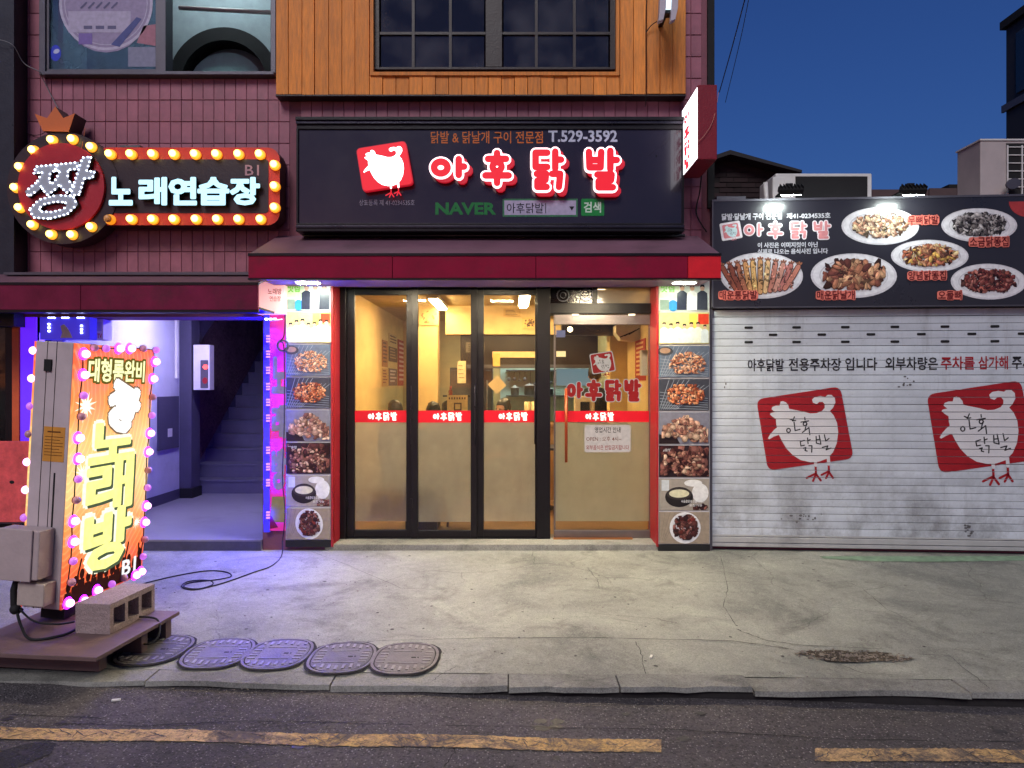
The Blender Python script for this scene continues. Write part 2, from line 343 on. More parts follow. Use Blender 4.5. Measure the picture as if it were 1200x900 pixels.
# ================================================================== GROUND
def ground_mat(name, c, c2, speck=0.5, sp_scale=120, crack=0.0, stain=0.5, rough=.8, bump=.5, spc=(150, 145, 140), agg=.0, wear=0):
    m = bpy.data.materials.new(name); m.use_nodes = True; n = m.node_tree; b = n.nodes["Principled BSDF"]; L = n.links.new
    tc = n.nodes.new("ShaderNodeTexCoord")
    def noise(sc, det=8, ro=.6, dist=0):
        x = n.nodes.new("ShaderNodeTexNoise"); x.inputs['Scale'].default_value = sc; x.inputs['Detail'].default_value = det
        x.inputs['Roughness'].default_value = ro; x.inputs['Distortion'].default_value = dist; L(tc.outputs['Object'], x.inputs[0]); return x.outputs[0]
    def rng(v, a, bb, c_, d):
        x = n.nodes.new("ShaderNodeMapRange"); x.inputs[1].default_value = a; x.inputs[2].default_value = bb; x.inputs[3].default_value = c_; x.inputs[4].default_value = d; L(v, x.inputs[0]); return x.outputs[0]
    def mix(f, a, bb):
        x = n.nodes.new("ShaderNodeMix"); x.data_type = 'RGBA'; L(f, x.inputs[0])
        for i, v in ((6, a), (7, bb)):
            if isinstance(v, tuple): x.inputs[i].default_value = (*v, 1)
            else: L(v, x.inputs[i])
        return x.outputs[2]
    def mul(a, bb):
        x = n.nodes.new("ShaderNodeMath"); x.operation = 'MULTIPLY'; L(a, x.inputs[0]); L(bb, x.inputs[1]); return x.outputs[0]
    C = mix(rng(noise(.8, 10, .65, .4), .35, .65, 0, 1), lin(c), lin(c2))
    dk = tuple(v * .35 for v in lin(c2))
    C = mix(rng(noise(2.1, 12, .72, .8), .52, .72, 0, stain), C, dk)
    C = mix(rng(noise(5.5, 12, .8, 1.5), .56, .7, 0, stain * .7), C, dk)
    C = mix(rng(noise(70, 10, .85), .50, .68, 0, .5), C, dk); C = mix(rng(noise(130, 8, .85), .53, .66, 0, .5), C, tuple(min(v * 1.9, .85) for v in lin(c)))
    C = mix(rng(noise(16, 8, .8), .5, .75, 0, .35), C, tuple(min(v * 1.5, .8) for v in lin(c)))
    vo = n.nodes.new("ShaderNodeTexVoronoi"); vo.inputs['Scale'].default_value = sp_scale; L(tc.outputs['Object'], vo.inputs[0])
    hs = n.nodes.new("ShaderNodeSeparateColor"); L(vo.outputs['Color'], hs.inputs[0])
    C = mix(mul(rng(hs.outputs[0], .72, .9, 0, speck), rng(vo.outputs['Distance'], .25, .5, 1, 0)), C, lin(spc))
    C = mix(rng(hs.outputs[1], .6, 1, 0, speck * .8), C, dk)
    if wear: C = mix(rng(noise(4.5, 14, .80, .8), .46, .58, 0, wear), C, lin((84, 77, 79))); C = mix(rng(noise(60, 6, .8), .52, .62, 0, wear * .8), C, lin((78, 72, 74)))
    if crack:
        v2 = n.nodes.new("ShaderNodeTexVoronoi"); v2.feature = 'DISTANCE_TO_EDGE'; v2.inputs['Scale'].default_value = .9
        ad = n.nodes.new("ShaderNodeMixRGB"); ad.inputs[0].default_value = .18; L(tc.outputs['Object'], ad.inputs[1])
        n3 = n.nodes.new("ShaderNodeTexNoise"); n3.inputs['Scale'].default_value = 3; n3.inputs['Detail'].default_value = 8; L(tc.outputs['Object'], n3.inputs[0]); L(n3.outputs[1], ad.inputs[2]); L(ad.outputs[0], v2.inputs[0])
        C = mix(mul(rng(v2.outputs[0], 0, .006, crack, 0), rng(noise(.7, 3), .48, .56, 0, 1)), C, (.012, .011, .01))
    L(C, b.inputs['Base Color']); b.inputs['Roughness'].default_value = rough; b.inputs['Specular IOR Level'].default_value = .35
    ad2 = n.nodes.new("ShaderNodeMath"); ad2.operation = 'ADD'; L(noise(45, 10, .75), ad2.inputs[0]); L(rng(vo.outputs['Distance'], 0, .6, agg, 0), ad2.inputs[1])
    bp = n.nodes.new("ShaderNodeBump"); bp.inputs['Strength'].default_value = bump; bp.inputs['Distance'].default_value = .012; L(ad2.outputs[0], bp.inputs['Height'])
    bp2 = n.nodes.new("ShaderNodeBump"); bp2.inputs['Strength'].default_value = bump * .7; bp2.inputs['Distance'].default_value = .05; L(noise(4, 6, .6), bp2.inputs['Height']); L(bp.outputs[0], bp2.inputs['Normal'])
    L(bp2.outputs[0], b.inputs['Normal']); MATS[name] = m; return m
m_conc = ground_mat('pavement_concrete', (162, 162, 151), (106, 107, 103), .4, 160, .4, .8, .68, .6)
m_asph = ground_mat('asphalt', (104, 97, 98), (72, 68, 70), .8, 95, .5, .45, .85, .9, (165, 158, 158), .6)
m_strip = ground_mat('coarse_concrete', (160, 155, 148), (122, 118, 114), .55, 130, .2, .6, .85, .8, (185, 176, 168), .4)
m_kerb = ground_mat('kerb_concrete', (154, 153, 145), (104, 103, 100), .4, 140, .3, .75, .8, .8)
m_yel = ground_mat('yellow_road_paint', (214, 170, 98), (214, 176, 132), .7, 60, .9, .3, .8, .8, (110, 95, 80), .3, .92)
m_crack = mat('crack_dirt', (26, 24, 24), .95, bump=.3)
def YK(x): return -2.855 - .030 * max(-8, min(8, x))
def ZR(x): return -.098 - .0125 * max(-3, min(5, x))
def ZP(x, y):
    t = max(0, min(1, (-.1 - y) / 2.7)); return -.05 * t + .004 * sin(2.3 * x + 1) * sin(2.1 * y) * (1 if -2.4 < y < -.4 else .2)
gnd = Geo(); gnd.box(-400, 400, -400, 700, -1.2, -.45); gnd.build('ground', ground_mat('far_ground', (80, 78, 76), (60, 58, 56), .3, 60, 0, .3), kind='structure')
g = Geo(); g.smooth = True
xs = [-40, -20, -12, -8] + [-6 + .2 * i for i in range(61)] + [8, 12, 20, 40]; NY = 26
def pav_y(x, j):
    a = YK(x) + .17; return a + (-.1 - a) * j / 18 if j <= 18 else -.1 + (j - 18) * .6
vs = [(x, pav_y(x, j), ZP(x, pav_y(x, j))) for x in xs for j in range(NY)]
fs = [(i * NY + j, (i + 1) * NY + j, (i + 1) * NY + j + 1, i * NY + j + 1) for i in range(len(xs) - 1) for j in range(NY - 1)]
g.add(vs, fs); pav = g.build('pavement', m_conc, kind='structure')
g = Geo(); g.smooth = True
ys = [-16, -12, -9, -7, -6, -5, -4.5, -4, -3.7, -3.5, -3.4, -3.3, -3.2, -3.1, -3.0]
def rz(x, y): return ZR(x) + (.006 * sin(3 * x + y * 7) if abs(x) < 6 else 0)
vs = [(x, (y if y != ys[-1] else YK(x) + .1), rz(x, y)) for x in xs for y in ys]; n_ = len(ys)
g.add(vs, [(i * n_ + j, (i + 1) * n_ + j, (i + 1) * n_ + j + 1, i * n_ + j + 1) for i in range(len(xs) - 1) for j in range(n_ - 1)])
road = g.build('road', m_asph, kind='structure')
g = Geo(); g.box(-40, 40, -30, -16, -.4, .02); g.build('far_pavement', m_kerb, kind='structure')
# kerb stones
jx = [-9, -8, -7, -6, -5, -4, -2.95, -1.95, -.955, -.02, .56, 1.25, 2.35, 3.3, 4.3, 5.3, 6.3, 7.3]
for a, b in zip(jx, jx[1:]):
    g = Geo(); dz = random.uniform(-.009, .007); q = .004; y0a, y0b = YK(a), YK(b); sg = random.uniform(-.008, .008)
    top = -.048 + dz; N = 6; P = []
    for i in range(N + 1):
        t = i / N; x = a + q + (b - a - 2 * q) * t; y = YK(x) + random.uniform(-.014, .014)
        P.append((x, y, YK(x) + .172, top + random.uniform(-.003, .003)))
    vv = []
    for x, y, y2, z in P: vv += [(x, y + .045, z - .032), (x, y + .004, z - .024 + sg * .5), (x, y + .016, z), (x, y2, z + .002), (x, y2, z - .032)]
    ff = [(5 * i + k, 5 * i + 5 + k, 5 * i + 6 + k, 5 * i + 1 + k) for i in range(N) for k in range(4)] + [(0, 1, 2, 3, 4), tuple(5 * N + k for k in (4, 3, 2, 1, 0))]
    g.add(vv, ff); g.build('kerb_stone', m_kerb, pav)
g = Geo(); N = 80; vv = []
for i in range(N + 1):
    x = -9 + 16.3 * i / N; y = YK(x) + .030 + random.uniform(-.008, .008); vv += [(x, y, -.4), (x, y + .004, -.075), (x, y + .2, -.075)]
g.add(vv, [(3 * i + k, 3 * i + 3 + k, 3 * i + 4 + k, 3 * i + 1 + k) for i in range(N) for k in range(2)]); g.build('kerb_riser', mat('shaded_riser', (34, 31, 32), .95, var=.4, vs=9, bump=.6), pav)  # shade on the kerb face is put into this near-black colour
def onpav(px, py, dz=0.0):
    z = -.02
    for _ in range(4): p = G(px, py, z); z = ZP(p.x, p.y)
    p.z = z + dz; return p
def onroad(px, py, dz=0.0):
    z = -.1
    for _ in range(4): p = G(px, py, z); z = rz(p.x, p.y)
    p.z = z + dz; return p
def ribbon(g, pts, wd, jit=.006, sub=7):
    P = []
    for a, b in zip(pts, pts[1:]):
        for k in range(sub):
            q = a.lerp(b, k / sub); q += Vector((random.uniform(-jit, jit), random.uniform(-jit, jit), 0)); P.append(q)
    P.append(pts[-1]); vs = []
    for i, p in enumerate(P):
        t = (P[min(i + 1, len(P) - 1)] - P[max(i - 1, 0)]); t.z = 0; t.normalize(); nrm = Vector((-t.y, t.x, 0)); ww = wd * random.uniform(.35, 1.2) * (1 if 0 < i < len(P) - 1 else .1)
        vs += [p + nrm * ww, p - nrm * ww]
    g.add(vs, [(2 * i, 2 * i + 1, 2 * i + 3, 2 * i + 2) for i in range(len(P) - 1)])
g = Geo()
CR = [[(395, 758), (440, 752), (560, 749), (700, 748), (860, 752), (930, 762)], [(862, 738), (880, 745), (900, 752), (940, 757), (1040, 762)], [(745, 752), (752, 770), (758, 795)],
      [(845, 652), (853, 690), (848, 712), (864, 735)], [(985, 680), (1010, 690), (1040, 715), (1075, 732)], [(1010, 693), (1040, 688)], [(1075, 768), (1108, 768)],
      [(688, 665), (700, 680), (702, 690)], [(505, 800), (520, 790), (535, 782)], [(430, 752), (470, 745), (520, 750)], [(360, 645), (400, 660), (470, 690), (520, 692)],
      [(680, 718), (720, 722), (770, 726), (800, 733)], [(330, 770), (420, 790), (500, 792)], [(1110, 768), (1150, 800), (1160, 808)], [(900, 755), (960, 770), (1010, 790), (1050, 792)]]
for k, c in enumerate(CR): ribbon(g, [onpav(a, b, .0062) for a, b in c], .0035 if k in (0, 1) else .0018)
g.build('crack', m_crack, pav, kind='stuff')
g = Geo()
for c in [[(0, 838), (120, 842), (185, 830)], [(400, 848), (600, 852), (800, 856), (1000, 867), (1200, 870)], [(60, 848), (170, 851), (300, 845), (420, 848)], [(530, 860), (534, 880), (520, 900)], [(0, 892), (40, 880), (60, 868)]]:
    ribbon(g, [onroad(a, b, .003) for a, b in c], .003)
g.build('crack', m_crack, road, kind='stuff')
g = Geo(); P = [onroad(a, b, .003) for a, b in ((-60, 890), (-10, 884), (28, 873), (52, 869), (66, 872), (60, 884), (38, 893), (10, 905), (-30, 930), (-90, 940))]; g.add(P, [tuple(range(len(P) - 1, -1, -1))]); g.build('asphalt_patch', ground_mat('fresh_asphalt', (66, 63, 66), (50, 48, 52), .5, 95, 0, .4, .85, .9, (110, 105, 105), .6), road)
g = Geo(); rs0 = random.Random(9)
for k in range(22):
    p = onroad(rs0.uniform(0, 1200), rs0.uniform(835, 895), .0025); rr_ = rs0.uniform(.012, .05); g.M = Matrix.Translation(p)
    g.poly([(rr_ * rs0.uniform(.6, 1.2) * cos(2 * pi * q / 11), rr_ * rs0.uniform(.4, .9) * sin(2 * pi * q / 11)) for q in range(11)])
g.build('oil_spot', mat('oil_stain', (48, 45, 48), .6), road, kind='stuff')
# yellow line, in broken flakes
def yline(pa, pb, ha, hb, chips):
    g = Geo(); N = 150; vs = []
    for i in range(N + 1):
        t = i / N; px = pa[0] + (pb[0] - pa[0]) * t; py = pa[1] + (pb[1] - pa[1]) * t; h = ha + (hb - ha) * t
        wv = sin(px * .021) * 1.0; q = random.uniform(-.7, .7); vs += [onroad(px, py - h / 2 + wv + q, .004), onroad(px, py + h / 2 + wv + random.uniform(-.7, .7), .004)]
    fs = []
    for i in range(N):
        if any(a < (pa[0] + (pb[0] - pa[0]) * i / N) < b for a, b in chips): continue
        fs.append((2 * i, 2 * i + 1, 2 * i + 3, 2 * i + 2))
    g.add(vs, fs); g.build('yellow_line', m_yel, road)
    g = Geo()
    for k in range(int(abs(pb[0] - pa[0]) / 14)):
        t = random.random(); px = pa[0] + (pb[0] - pa[0]) * t; py = pa[1] + (pb[1] - pa[1]) * t; a = random.choice([1, -1]) * random.uniform(3, 6)
        ribbon(g, [onroad(px, py - a + sin(px * .021), .0062), onroad(px + random.uniform(5, 26), py + a * random.uniform(-.3, 1) + sin(px * .021), .0062)], .0028, .004, 5)
    g.build('crack', m_asph, road, kind='stuff')
yline((-60, 858), (775, 875), 13, 15, [])
yline((955, 884), (1290, 889), 15, 15, [])
# pothole with loose gravel
g = Geo(); c = onpav(1000, 770); c.z += .007; pts = []
for k in range(26):
    a = 2 * pi * k / 26; rr = random.uniform(.7, 1.2); pts.append((c.x + .30 * rr * cos(a), c.y + .085 * rr * sin(a) - .02 * cos(a), c.z))
g.add(pts + [c], [(k, (k + 1) % 26, 26) for k in range(26)])
ph = g.build('pothole', ground_mat('broken_ground', (96, 84, 68), (50, 44, 40), .9, 70, 0, .7, .9, 1.0, (170, 150, 130), .8), pav)
g = Geo()
for k in range(330):
    a = random.uniform(0, 2 * pi); q = random.random() ** .6 * 1.12; r = random.uniform(.002, .0085)
    g.ball(c.x + .30 * q * cos(a), c.y + .085 * q * sin(a) - .02 * q * cos(a), c.z + r * .3, r, 6, 4, (1, random.uniform(.7, 1), .6))
g.build('gravel', mat('gravel_stone', (124, 114, 102), .9, var=.6, vs=12), ph, kind='stuff')
g = Geo(); P = [onpav(a, b, .005) for a, b in ((960, 652.5), (1080, 652.5), (1230, 652), (1230, 657), (1100, 659), (1020, 658), (965, 655))]; g.add(P, [tuple(range(len(P) - 1, -1, -1))]); g.build('green_light_strip', mat('green_light_tint', (112, 136, 112), .8, var=.4, vs=12, dirt=.5), pav)  # green light leaking under the shutter, put into the colour of a strip
g = Geo(); rs = random.Random(5)
for k in range(900):
    if k < 420: x = rs.uniform(-3.4, 3.4); y = YK(x) - abs(rs.gauss(0, .05)) - .005; z = rz(x, y)
    elif k < 700: x = rs.uniform(-3.2, 3.3); y = rs.uniform(YK(x) + .05, -.3); z = ZP(x, y) + (.003 if y < YK(x) + .2 else 0)
    else: x = rs.uniform(-3, 3.2); y = rs.uniform(-3.7, YK(x) - .05); z = rz(x, y)
    rr_ = rs.uniform(.0018, .0055) * (1.4 if rs.random() < .06 else 1); g.ball(x, y, z + rr_ * .4, rr_, 5, 3, (1, rs.uniform(.6, 1), .7))
g.build('grit', mat('grit_stone', (120, 112, 106), .95, var=.6, vs=8), pav, kind='stuff')
g = Geo()
for k in range(60):
    x = rs.uniform(-3, 3.2); y = rs.uniform(YK(x) + .1, -.2); M2 = Matrix.Translation((x, y, ZP(x, y) + .0045)); g.M = M2; rr_ = rs.uniform(.006, .016); g.ell(0, 0, rr_, rr_ * rs.uniform(.7, 1), 0, n=9, rot=rs.uniform(0, 3))
g.build('gum_spot', mat('old_gum', (62, 60, 58), .9), pav, kind='stuff')
# litter and scraps on ground
g = Geo(); m_lit = mat('paper_scrap', (215, 212, 205), .8)
for k, (px, py, a, f, lab) in enumerate(((136, 822, .2, onroad, 'small white paper scrap lying on the asphalt left of the middle'), (763, 771, 1.2, onpav, 'tiny white cigarette end on the pavement near the kerb'))):
    p = f(px, py, .008); g = Geo(Matrix.Translation(p) @ Matrix.Rotation(a, 4, 'Z')); g.box(-.02, .02, -.006, .006, -.004, .004)
    tag(g.build('paper_scrap' if k == 0 else 'cigarette_end', m_lit), lab, 'litter')

# manhole covers
m_iron = mat('cover_plate', (104, 100, 102), .55, .35, .3, 9, .5, 90, objvar=.22, dirt=.6)
m_iron2 = mat('cover_rib', (138, 134, 136), .5, .3, .25, 12, .3, 90, objvar=.2, dirt=.5)
def sup(rx, ry, n=40, e=2.6):
    return [(rx * abs(cos(a)) ** (2 / e) * (1 if cos(a) >= 0 else -1), ry * abs(sin(a)) ** (2 / e) * (1 if sin(a) >= 0 else -1)) for a in [2 * pi * k / n for k in range(n)]]
def make_cover(M, lab):
    t = thing('manhole_cover', lab, 'manhole cover', M=M, group='oval cast covers in the pavement near the kerb')
    g = Geo(M); o = sup(.187, .232); i_ = sup(.172, .216); n = len(o)
    g.add([(x, y, .0) for x, y in o] + [(x, y, .013) for x, y in o] + [(x, y, .013) for x, y in i_] + [(x, y, .004) for x, y in i_],
          [(a * n + k, a * n + (k + 1) % n, (a + 1) * n + (k + 1) % n, (a + 1) * n + k) for a in range(3) for k in range(n)]); g.build('rim', m_iron, t)
    g = Geo(M); g.poly([(x * random.uniform(.98, 1.04), y * random.uniform(.98, 1.03)) for x, y in sup(.200, .246)], .0075); g.build('dirt_ring', m_crack, t)
    g = Geo(M); g.poly(sup(.165, .209), .012, .006); lid = g.build('lid', m_iron, t)
    g = Geo(M)
    for k in range(7):
        x = -.12 + .04 * k; h = .045 if 0 < k < 6 else .022
        g.box(x - .008, x + .008, .185 - h - abs(x) * .3, .195 - abs(x) * .3, .012, .017); g.box(x - .008, x + .008, -.195 + abs(x) * .3, -.185 + h + abs(x) * .3, .012, .017)
    for k in range(5):
        y = -.08 + .04 * k
        for s_ in (-1, 1): g.box(s_ * .105, s_ * .15, y - .006, y + .006, .012, .016)
    g.box(-.085, .085, .082, .09, .012, .0155); g.box(-.085, .085, -.09, -.082, .012, .0155)
    g.build('rib', m_iron2, t, kind='stuff')
    g = Geo(M); g.box(.035, .062, -.010, .004, .0125, .0135); g.box(.07, .078, -.008, .004, .0125, .0135); g.build('key_hole', m_crack, t)
for px, py, a, lab in ((182, 762, -.05, 'grey oval cover at the far left, half in the shade of the sign platform'), (256, 766, .03, 'second oval cover from the left, dull brown with violet light on its edge'),
                       (326, 767, 0, 'oval cover under the strongest violet light, third from the left'), (401, 771, .02, 'oval cover between the violet-lit one and the last one on the right'),
                       (475, 772, -.03, 'last oval cover on the right, grey with clear pale ribs')):
    p = onpav(px, py); make_cover(Matrix.Translation((p.x, p.y, p.z - .003)) @ Matrix.Rotation(a, 4, 'Z'), lab)

# ================================================================== BUILDING
m_wall = mat('maroon_wall', (128, 76, 90), .75, dirt=.3, bump=.25)
m_tile = mat('maroon_tile', (154, 91, 108), .5, 0, .22, 5, .15, 40, objvar=.09, dirt=.3)
m_wood = mat('orange_board', (222, 134, 46), .55, 0, .28, 5, .35, 26, objvar=.16, stretch=(9, 9, .9))
m_dk = mat('black_frame', (15, 13, 18), .36, .0, .1, spec=.3)
m_brown = mat('dark_brown_frame', (38, 26, 26), .45)
m_alu = mat('grey_aluminium', (92, 90, 98), .4, .5, .12)
m_black = mat('dull_black', (14, 13, 16), .8)
m_red = mat('red_panel', (150, 24, 30), .45, 0, .15)
m_white = mat('white_plastic', (210, 208, 205), .4, 0, .08, dirt=.25)
m_cream = mat('cream_wall', (222, 190, 128), .7, 0, .12, 3, .1)
bld = thing('shop_building', 'two-storey maroon tiled building with orange boarded upper bay, behind the shop signs', 'building', (-1.4, 0.2, 0))
g = Geo()
zt = 4.36
g.box(-4.72, 1.83, .008, .3, 2.52, zt); g.box(-4.72, X(50, 0), .008, .3, zt, 5.5); g.box(X(323, 0), X(437, -.12) , .008, .3, zt, 5.5)
g.box(X(722, -.12), 1.83, .008, .3, zt, 5.5); g.box(-4.72, 1.83, .008, .3, 5.5, 6.6); g.box(X(437, -.12), X(722, -.12), .008, .3, zt, 4.4)
g.box(1.55, 1.83, .3, 6.5, 0, 6.6); g.box(-5.0, -4.72, .3, 6.5, 0, 6.6); g.box(-5.0, 1.83, 6.5, 6.7, 0, 6.6); g.box(-5.0, 1.83, .3, 6.5, 6.5, 6.6)
g.box(-2.30, -1.66, .0, .42, 0, 2.52); g.box(1.36, 1.83, .0, .3, 0, 2.52); g.box(-2.30, -2.0, .42, 6.5, 0, 2.6)
g.build('wall', m_wall, bld)
tile_mesh = None; tiles = []
rows = [3.95 + .2 * k for k in range(-8, 9)]
def tile_area(x0, x1, z0, z1, maxn=999):
    for r in rows:
        if r < z0 - .12 or r + .2 > z1 + .05: continue
        k0 = math.ceil((x0 + 4.55) / .1 - .01)
        x = -4.55 + .1 * k0
        while x + .1 <= x1 + .02: tiles.append((x + .05, r + .1)); x += .1
tile_area(-4.56, -2.02, 2.55, 4.36); tile_area(-4.56, X(50, 0) + .02, 4.36, 5.3); tile_area(-2.0, 1.55, 3.93, 4.2); tile_area(1.54, 1.80, 2.6, 5.3)
g = Geo(); b_ = .003
g.add([(-.0487, 0.007, -.0975), (.0487, 0.007, -.0975), (.0487, 0.007, .0975), (-.0487, 0.007, .0975), (-.0487 + b_, .001, -.0975 + b_), (.0487 - b_, .001, -.0975 + b_), (.0487 - b_, .001, .0975 - b_), (-.0487 + b_, .001, .0975 - b_)],
      [(4, 5, 6, 7), (0, 1, 5, 4), (1, 2, 6, 5), (2, 3, 7, 6), (3, 0, 4, 7)])
vis = lambda t: not (-4.45 < t[0] < -2.1 and 3.3 < t[1] < 3.95)
tiles.sort(key=lambda t: (not vis(t)))
first = None; rest = Geo()
inv = wm(bld).inverted()
for k, (x, z) in enumerate(tiles):
    if k < 298:
        if first is None: first = g.build('tile', m_tile, bld, local=True); o = first
        else: o = dup(first, parent=bld)
        o.location = inv @ Vector((x, 0, z)); o.rotation_euler = (random.uniform(-.012, .012), 0, random.uniform(-.014, .014))
    else: rest.box(x - .0487, x + .0487, -.004, .01, z - .0975, z + .0975)
if rest.v: rest.build('tile_field', m_tile, bld, kind='stuff')
# orange boards of the bay
YB = -.12
def board(x0, x1, z0, z1, y=YB):
    g = Geo(); d = random.uniform(-.006, .006); g.box(x0 + .002, x1 - .002, y + d, .008, z0, z1); g.build('cladding_board', m_wood, bld, bevel=.003)
e = [323.5, 338, 354, 368.5, 385, 400.6, 416, 433]
for a, b in zip(e, e[1:]): board(X(a, YB), X(b, YB), Z(111, YB) + random.uniform(-.004, .004), 5.6)
e = [433 + (726.5 - 433) * k / 19 for k in range(20)]
for a, b in zip(e, e[1:]): board(X(a, YB), X(b, YB), Z(111, YB) + random.uniform(-.004, .004), Z(88.5, YB))
e = [726.5, 742.5, 758, 773.5, 788.5, 804]
for a, b in zip(e, e[1:]): board(X(a, YB), X(b, YB), Z(110, YB) + random.uniform(-.004, .004), 5.6)
g = Geo(); y = YB - .02
g.box(X(433.5, y), X(726, y), y, .0, Z(88, y), Z(84, y)); g.box(X(433.5, y), X(437.5, y), y, .0, Z(84, y), 5.6); g.box(X(722, y), X(726, y), y, .0, Z(84, y), 5.6)
g.build('window_surround', m_wood, bld)
g = Geo(); g.box(X(323, YB), X(804, YB), YB - .004, .006, Z(112.6, YB), Z(111, YB)); g.build('bay_sill', m_brown, bld)
# bay window
yw = -.06; wz0 = Z(83, yw); g = Geo()
def wx(p): return X(p, yw)
def wzz(p): return Z(p, yw)
g.box(wx(438), wx(445), yw - .03, .1, wz0, 5.6); g.box(wx(714.5), wx(721.5), yw - .03, .1, wz0, 5.6); g.box(wx(445), wx(714.5), yw - .03, .1, wz0, wzz(80)); g.box(wx(569), wx(588.6), yw - .028, .1, wzz(80), 5.6)
win = g.build('window_frame', m_brown, bld, bevel=.004)
cols = [(445, 484.6), (484.6, 528), (528, 569), (588.6, 628.5), (628.5, 673), (673, 714.5)]
m_wg = glass_mat('window_glass', (.5, .5, .55), 1.8, .05, True)
zr = [wzz(80), wzz(40), wzz(-12), 5.6]
for (a, b) in cols:
    for k in range(2):
        g = Geo(); g.box(wx(a + 1.6), wx(b - 1.6), yw, yw + .006, zr[k] + .012, zr[k + 1] - .012); g.build('pane', m_wg, win, label=None)
for a in (484.6, 528, 628.5, 673):
    g = Geo(); g.box(wx(a - 1.6), wx(a + 1.6), yw - .02, yw + .02, wzz(80), 5.6); g.build('muntin', m_brown, win)
for z in zr[1:3]:
    for a, b in ((445, 569), (588.6, 714.5)):
        g = Geo(); g.box(wx(a), wx(b), yw - .018, yw + .018, z - .012, z + .012); g.build('muntin', m_brown, win)
g = Geo(); g.box(wx(438), wx(722), 1.6, 1.7, 4.2, 6.4); g.box(wx(438) - .1, wx(438), .31, 1.6, 4.2, 6.4); g.box(wx(722), wx(722) + .1, .31, 1.6, 4.2, 6.4); g.box(wx(438), wx(722), .31, 1.6, 4.1, 4.3); g.build('room_wall', mat('dim_room', (60, 56, 60), .8), bld)
# ornaments inside the bay window
for px, lab, h in ((559, 'taller white cone ornament behind the bay window glass', .09), (593, 'smaller white cone ornament right of the window mullion', .05)):
    yy = .06; t = thing('cone_ornament', lab, 'ornament', (X(px, yy), yy, wz0 + .02)); g = Geo(); g.lathe([(.028, 0), (.02, .02), (.012, h * .7), (.006, h)], X(px, yy), yy, wz0 + .02, 10); g.build('cone', m_white, t)
    g = Geo(); g.ball(X(px, yy), yy, wz0 + .02 + h + .004, .009, 8, 5); g.build('tip', m_white, t)
t = thing('hanging_garland', 'pale dried leaf garland hanging at the left bay window pane', 'garland', (X(452, .08), .08, 5.2)); g = Geo()
g.tube([(X(450 + 2 * sin(k), .08), .08, Z(-5 + 3 * k, .08)) for k in range(14)], .002, 5); g.build('stem', m_brown, t); g = Geo()
for k in range(34):
    c = Vector((X(451 + random.uniform(-6, 6), .08), .08 + random.uniform(-.02, .02), Z(random.uniform(-5, 36), .08))); g.M = Matrix.Translation(c) @ Matrix.Rotation(random.uniform(0, 6), 4, 'Y') @ Matrix.Rotation(random.uniform(0, 1), 4, 'X') @ FRONT
    g.poly([(0, -.018), (.009, 0), (0, .02), (-.009, 0)])
g.build('leaves', mat('dried_leaf', (190, 170, 120), .7), t, kind='stuff')
# upper left sliding window
yl = -.03; t = win2 = thing('sliding_window', 'grey aluminium sliding window, right half open, above the round bulb sign', 'window', (X(186, yl), yl, zt)); g = Geo()
lx = lambda p: X(p, yl); lz = lambda p: Z(p, yl)
g.box(lx(49), lx(56), yl - .04, .12, lz(90), 5.5); g.box(lx(56), lx(323), yl - .05, .12, lz(90), lz(86)); g.box(lx(56), lx(190), yl - .02, .1, lz(86), lz(82)); g.box(lx(317), lx(323), yl + .0, .12, lz(86), 5.5)
g.build('frame', m_alu, t, bevel=.004)
g = Geo(); g.box(lx(184), lx(196), yl - .03, .08, lz(86) + .001, 5.5); g.box(lx(56), lx(59), yl - .02, .08, lz(82), 5.5); g.build('sash', m_alu, t, bevel=.003)
g = Geo(); g.box(lx(59), lx(184), yl + .005, yl + .011, lz(82), 5.5); g.build('pane', glass_mat('frosty_pane', (.75, .85, .95), 1.4, .22, False, (.62, .72, .85, 1)), t)
pr = Geo(front(yl + .003)); pw = 0; fz = lambda p: lz(p)
pr.col = (150, 138, 172); pr.ell(lx(124), fz(4), .415, .45, 0); pr.col = (186, 180, 205)
pr.ring(lx(124), fz(4), .405, .43, .001, .0005, 40); pr.ring(lx(124), fz(4), .375, .383, .001, .0005, 40)
pr.col = (176, 168, 196); pr.rect(lx(80), lx(153), fz(38), fz(13), .0015); pr.col = (120, 100, 170); pr.rect(lx(92), lx(108), fz(52), fz(39), .002)
pr.col = (70, 78, 140); pr.poly([(lx(130), fz(52)), (lx(160), fz(20)), (lx(166), fz(22)), (lx(140), fz(55))], .002)
pr.col = (40, 60, 200); pr.ell(lx(65), fz(62), .05, .075, .001); pr.col = (190, 195, 230); pr.ell(lx(66), fz(60), .03, .02, .0015, rot=.4)
pr.col = (165, 110, 128); pr.poly([(lx(168), fz(30)), (lx(184), fz(28)), (lx(184), fz(54)), (lx(160), fz(50))], .001); pr.col = (130, 132, 158); pr.rect(lx(150), lx(184), fz(78), fz(55), .001)
pr.col = (95, 92, 130); 
for k in range(5): pr.stroke([(lx(95 + 9 * k), fz(9)), (lx(101 + 9 * k), fz(3))], .008, .0022)
for k in range(3): pr.rect(lx(98 + k * 14), lx(108 + k * 14), fz(34), fz(30), .0022)
pr.build('window_sticker', print_mat('print_matte', 0, .5), t)
g = Geo(); m_teal = mat('teal_room_wall', (146, 158, 162), .8)
g.box(lx(150), lx(330), 1.3, 1.36, 4.2, 6.4); g.box(-4.75, -4.7, .3, 1.3, 4.2, 6.4); g.box(lx(325), lx(325) + .06, .13, 1.3, 4.2, 6.4); g.box(lx(150), lx(330), .31, 1.36, 6.4, 6.46); g.box(-4.7, lx(150), 1.3, 1.36, 4.2, 6.4)
g.build('room_wall', m_teal, bld)
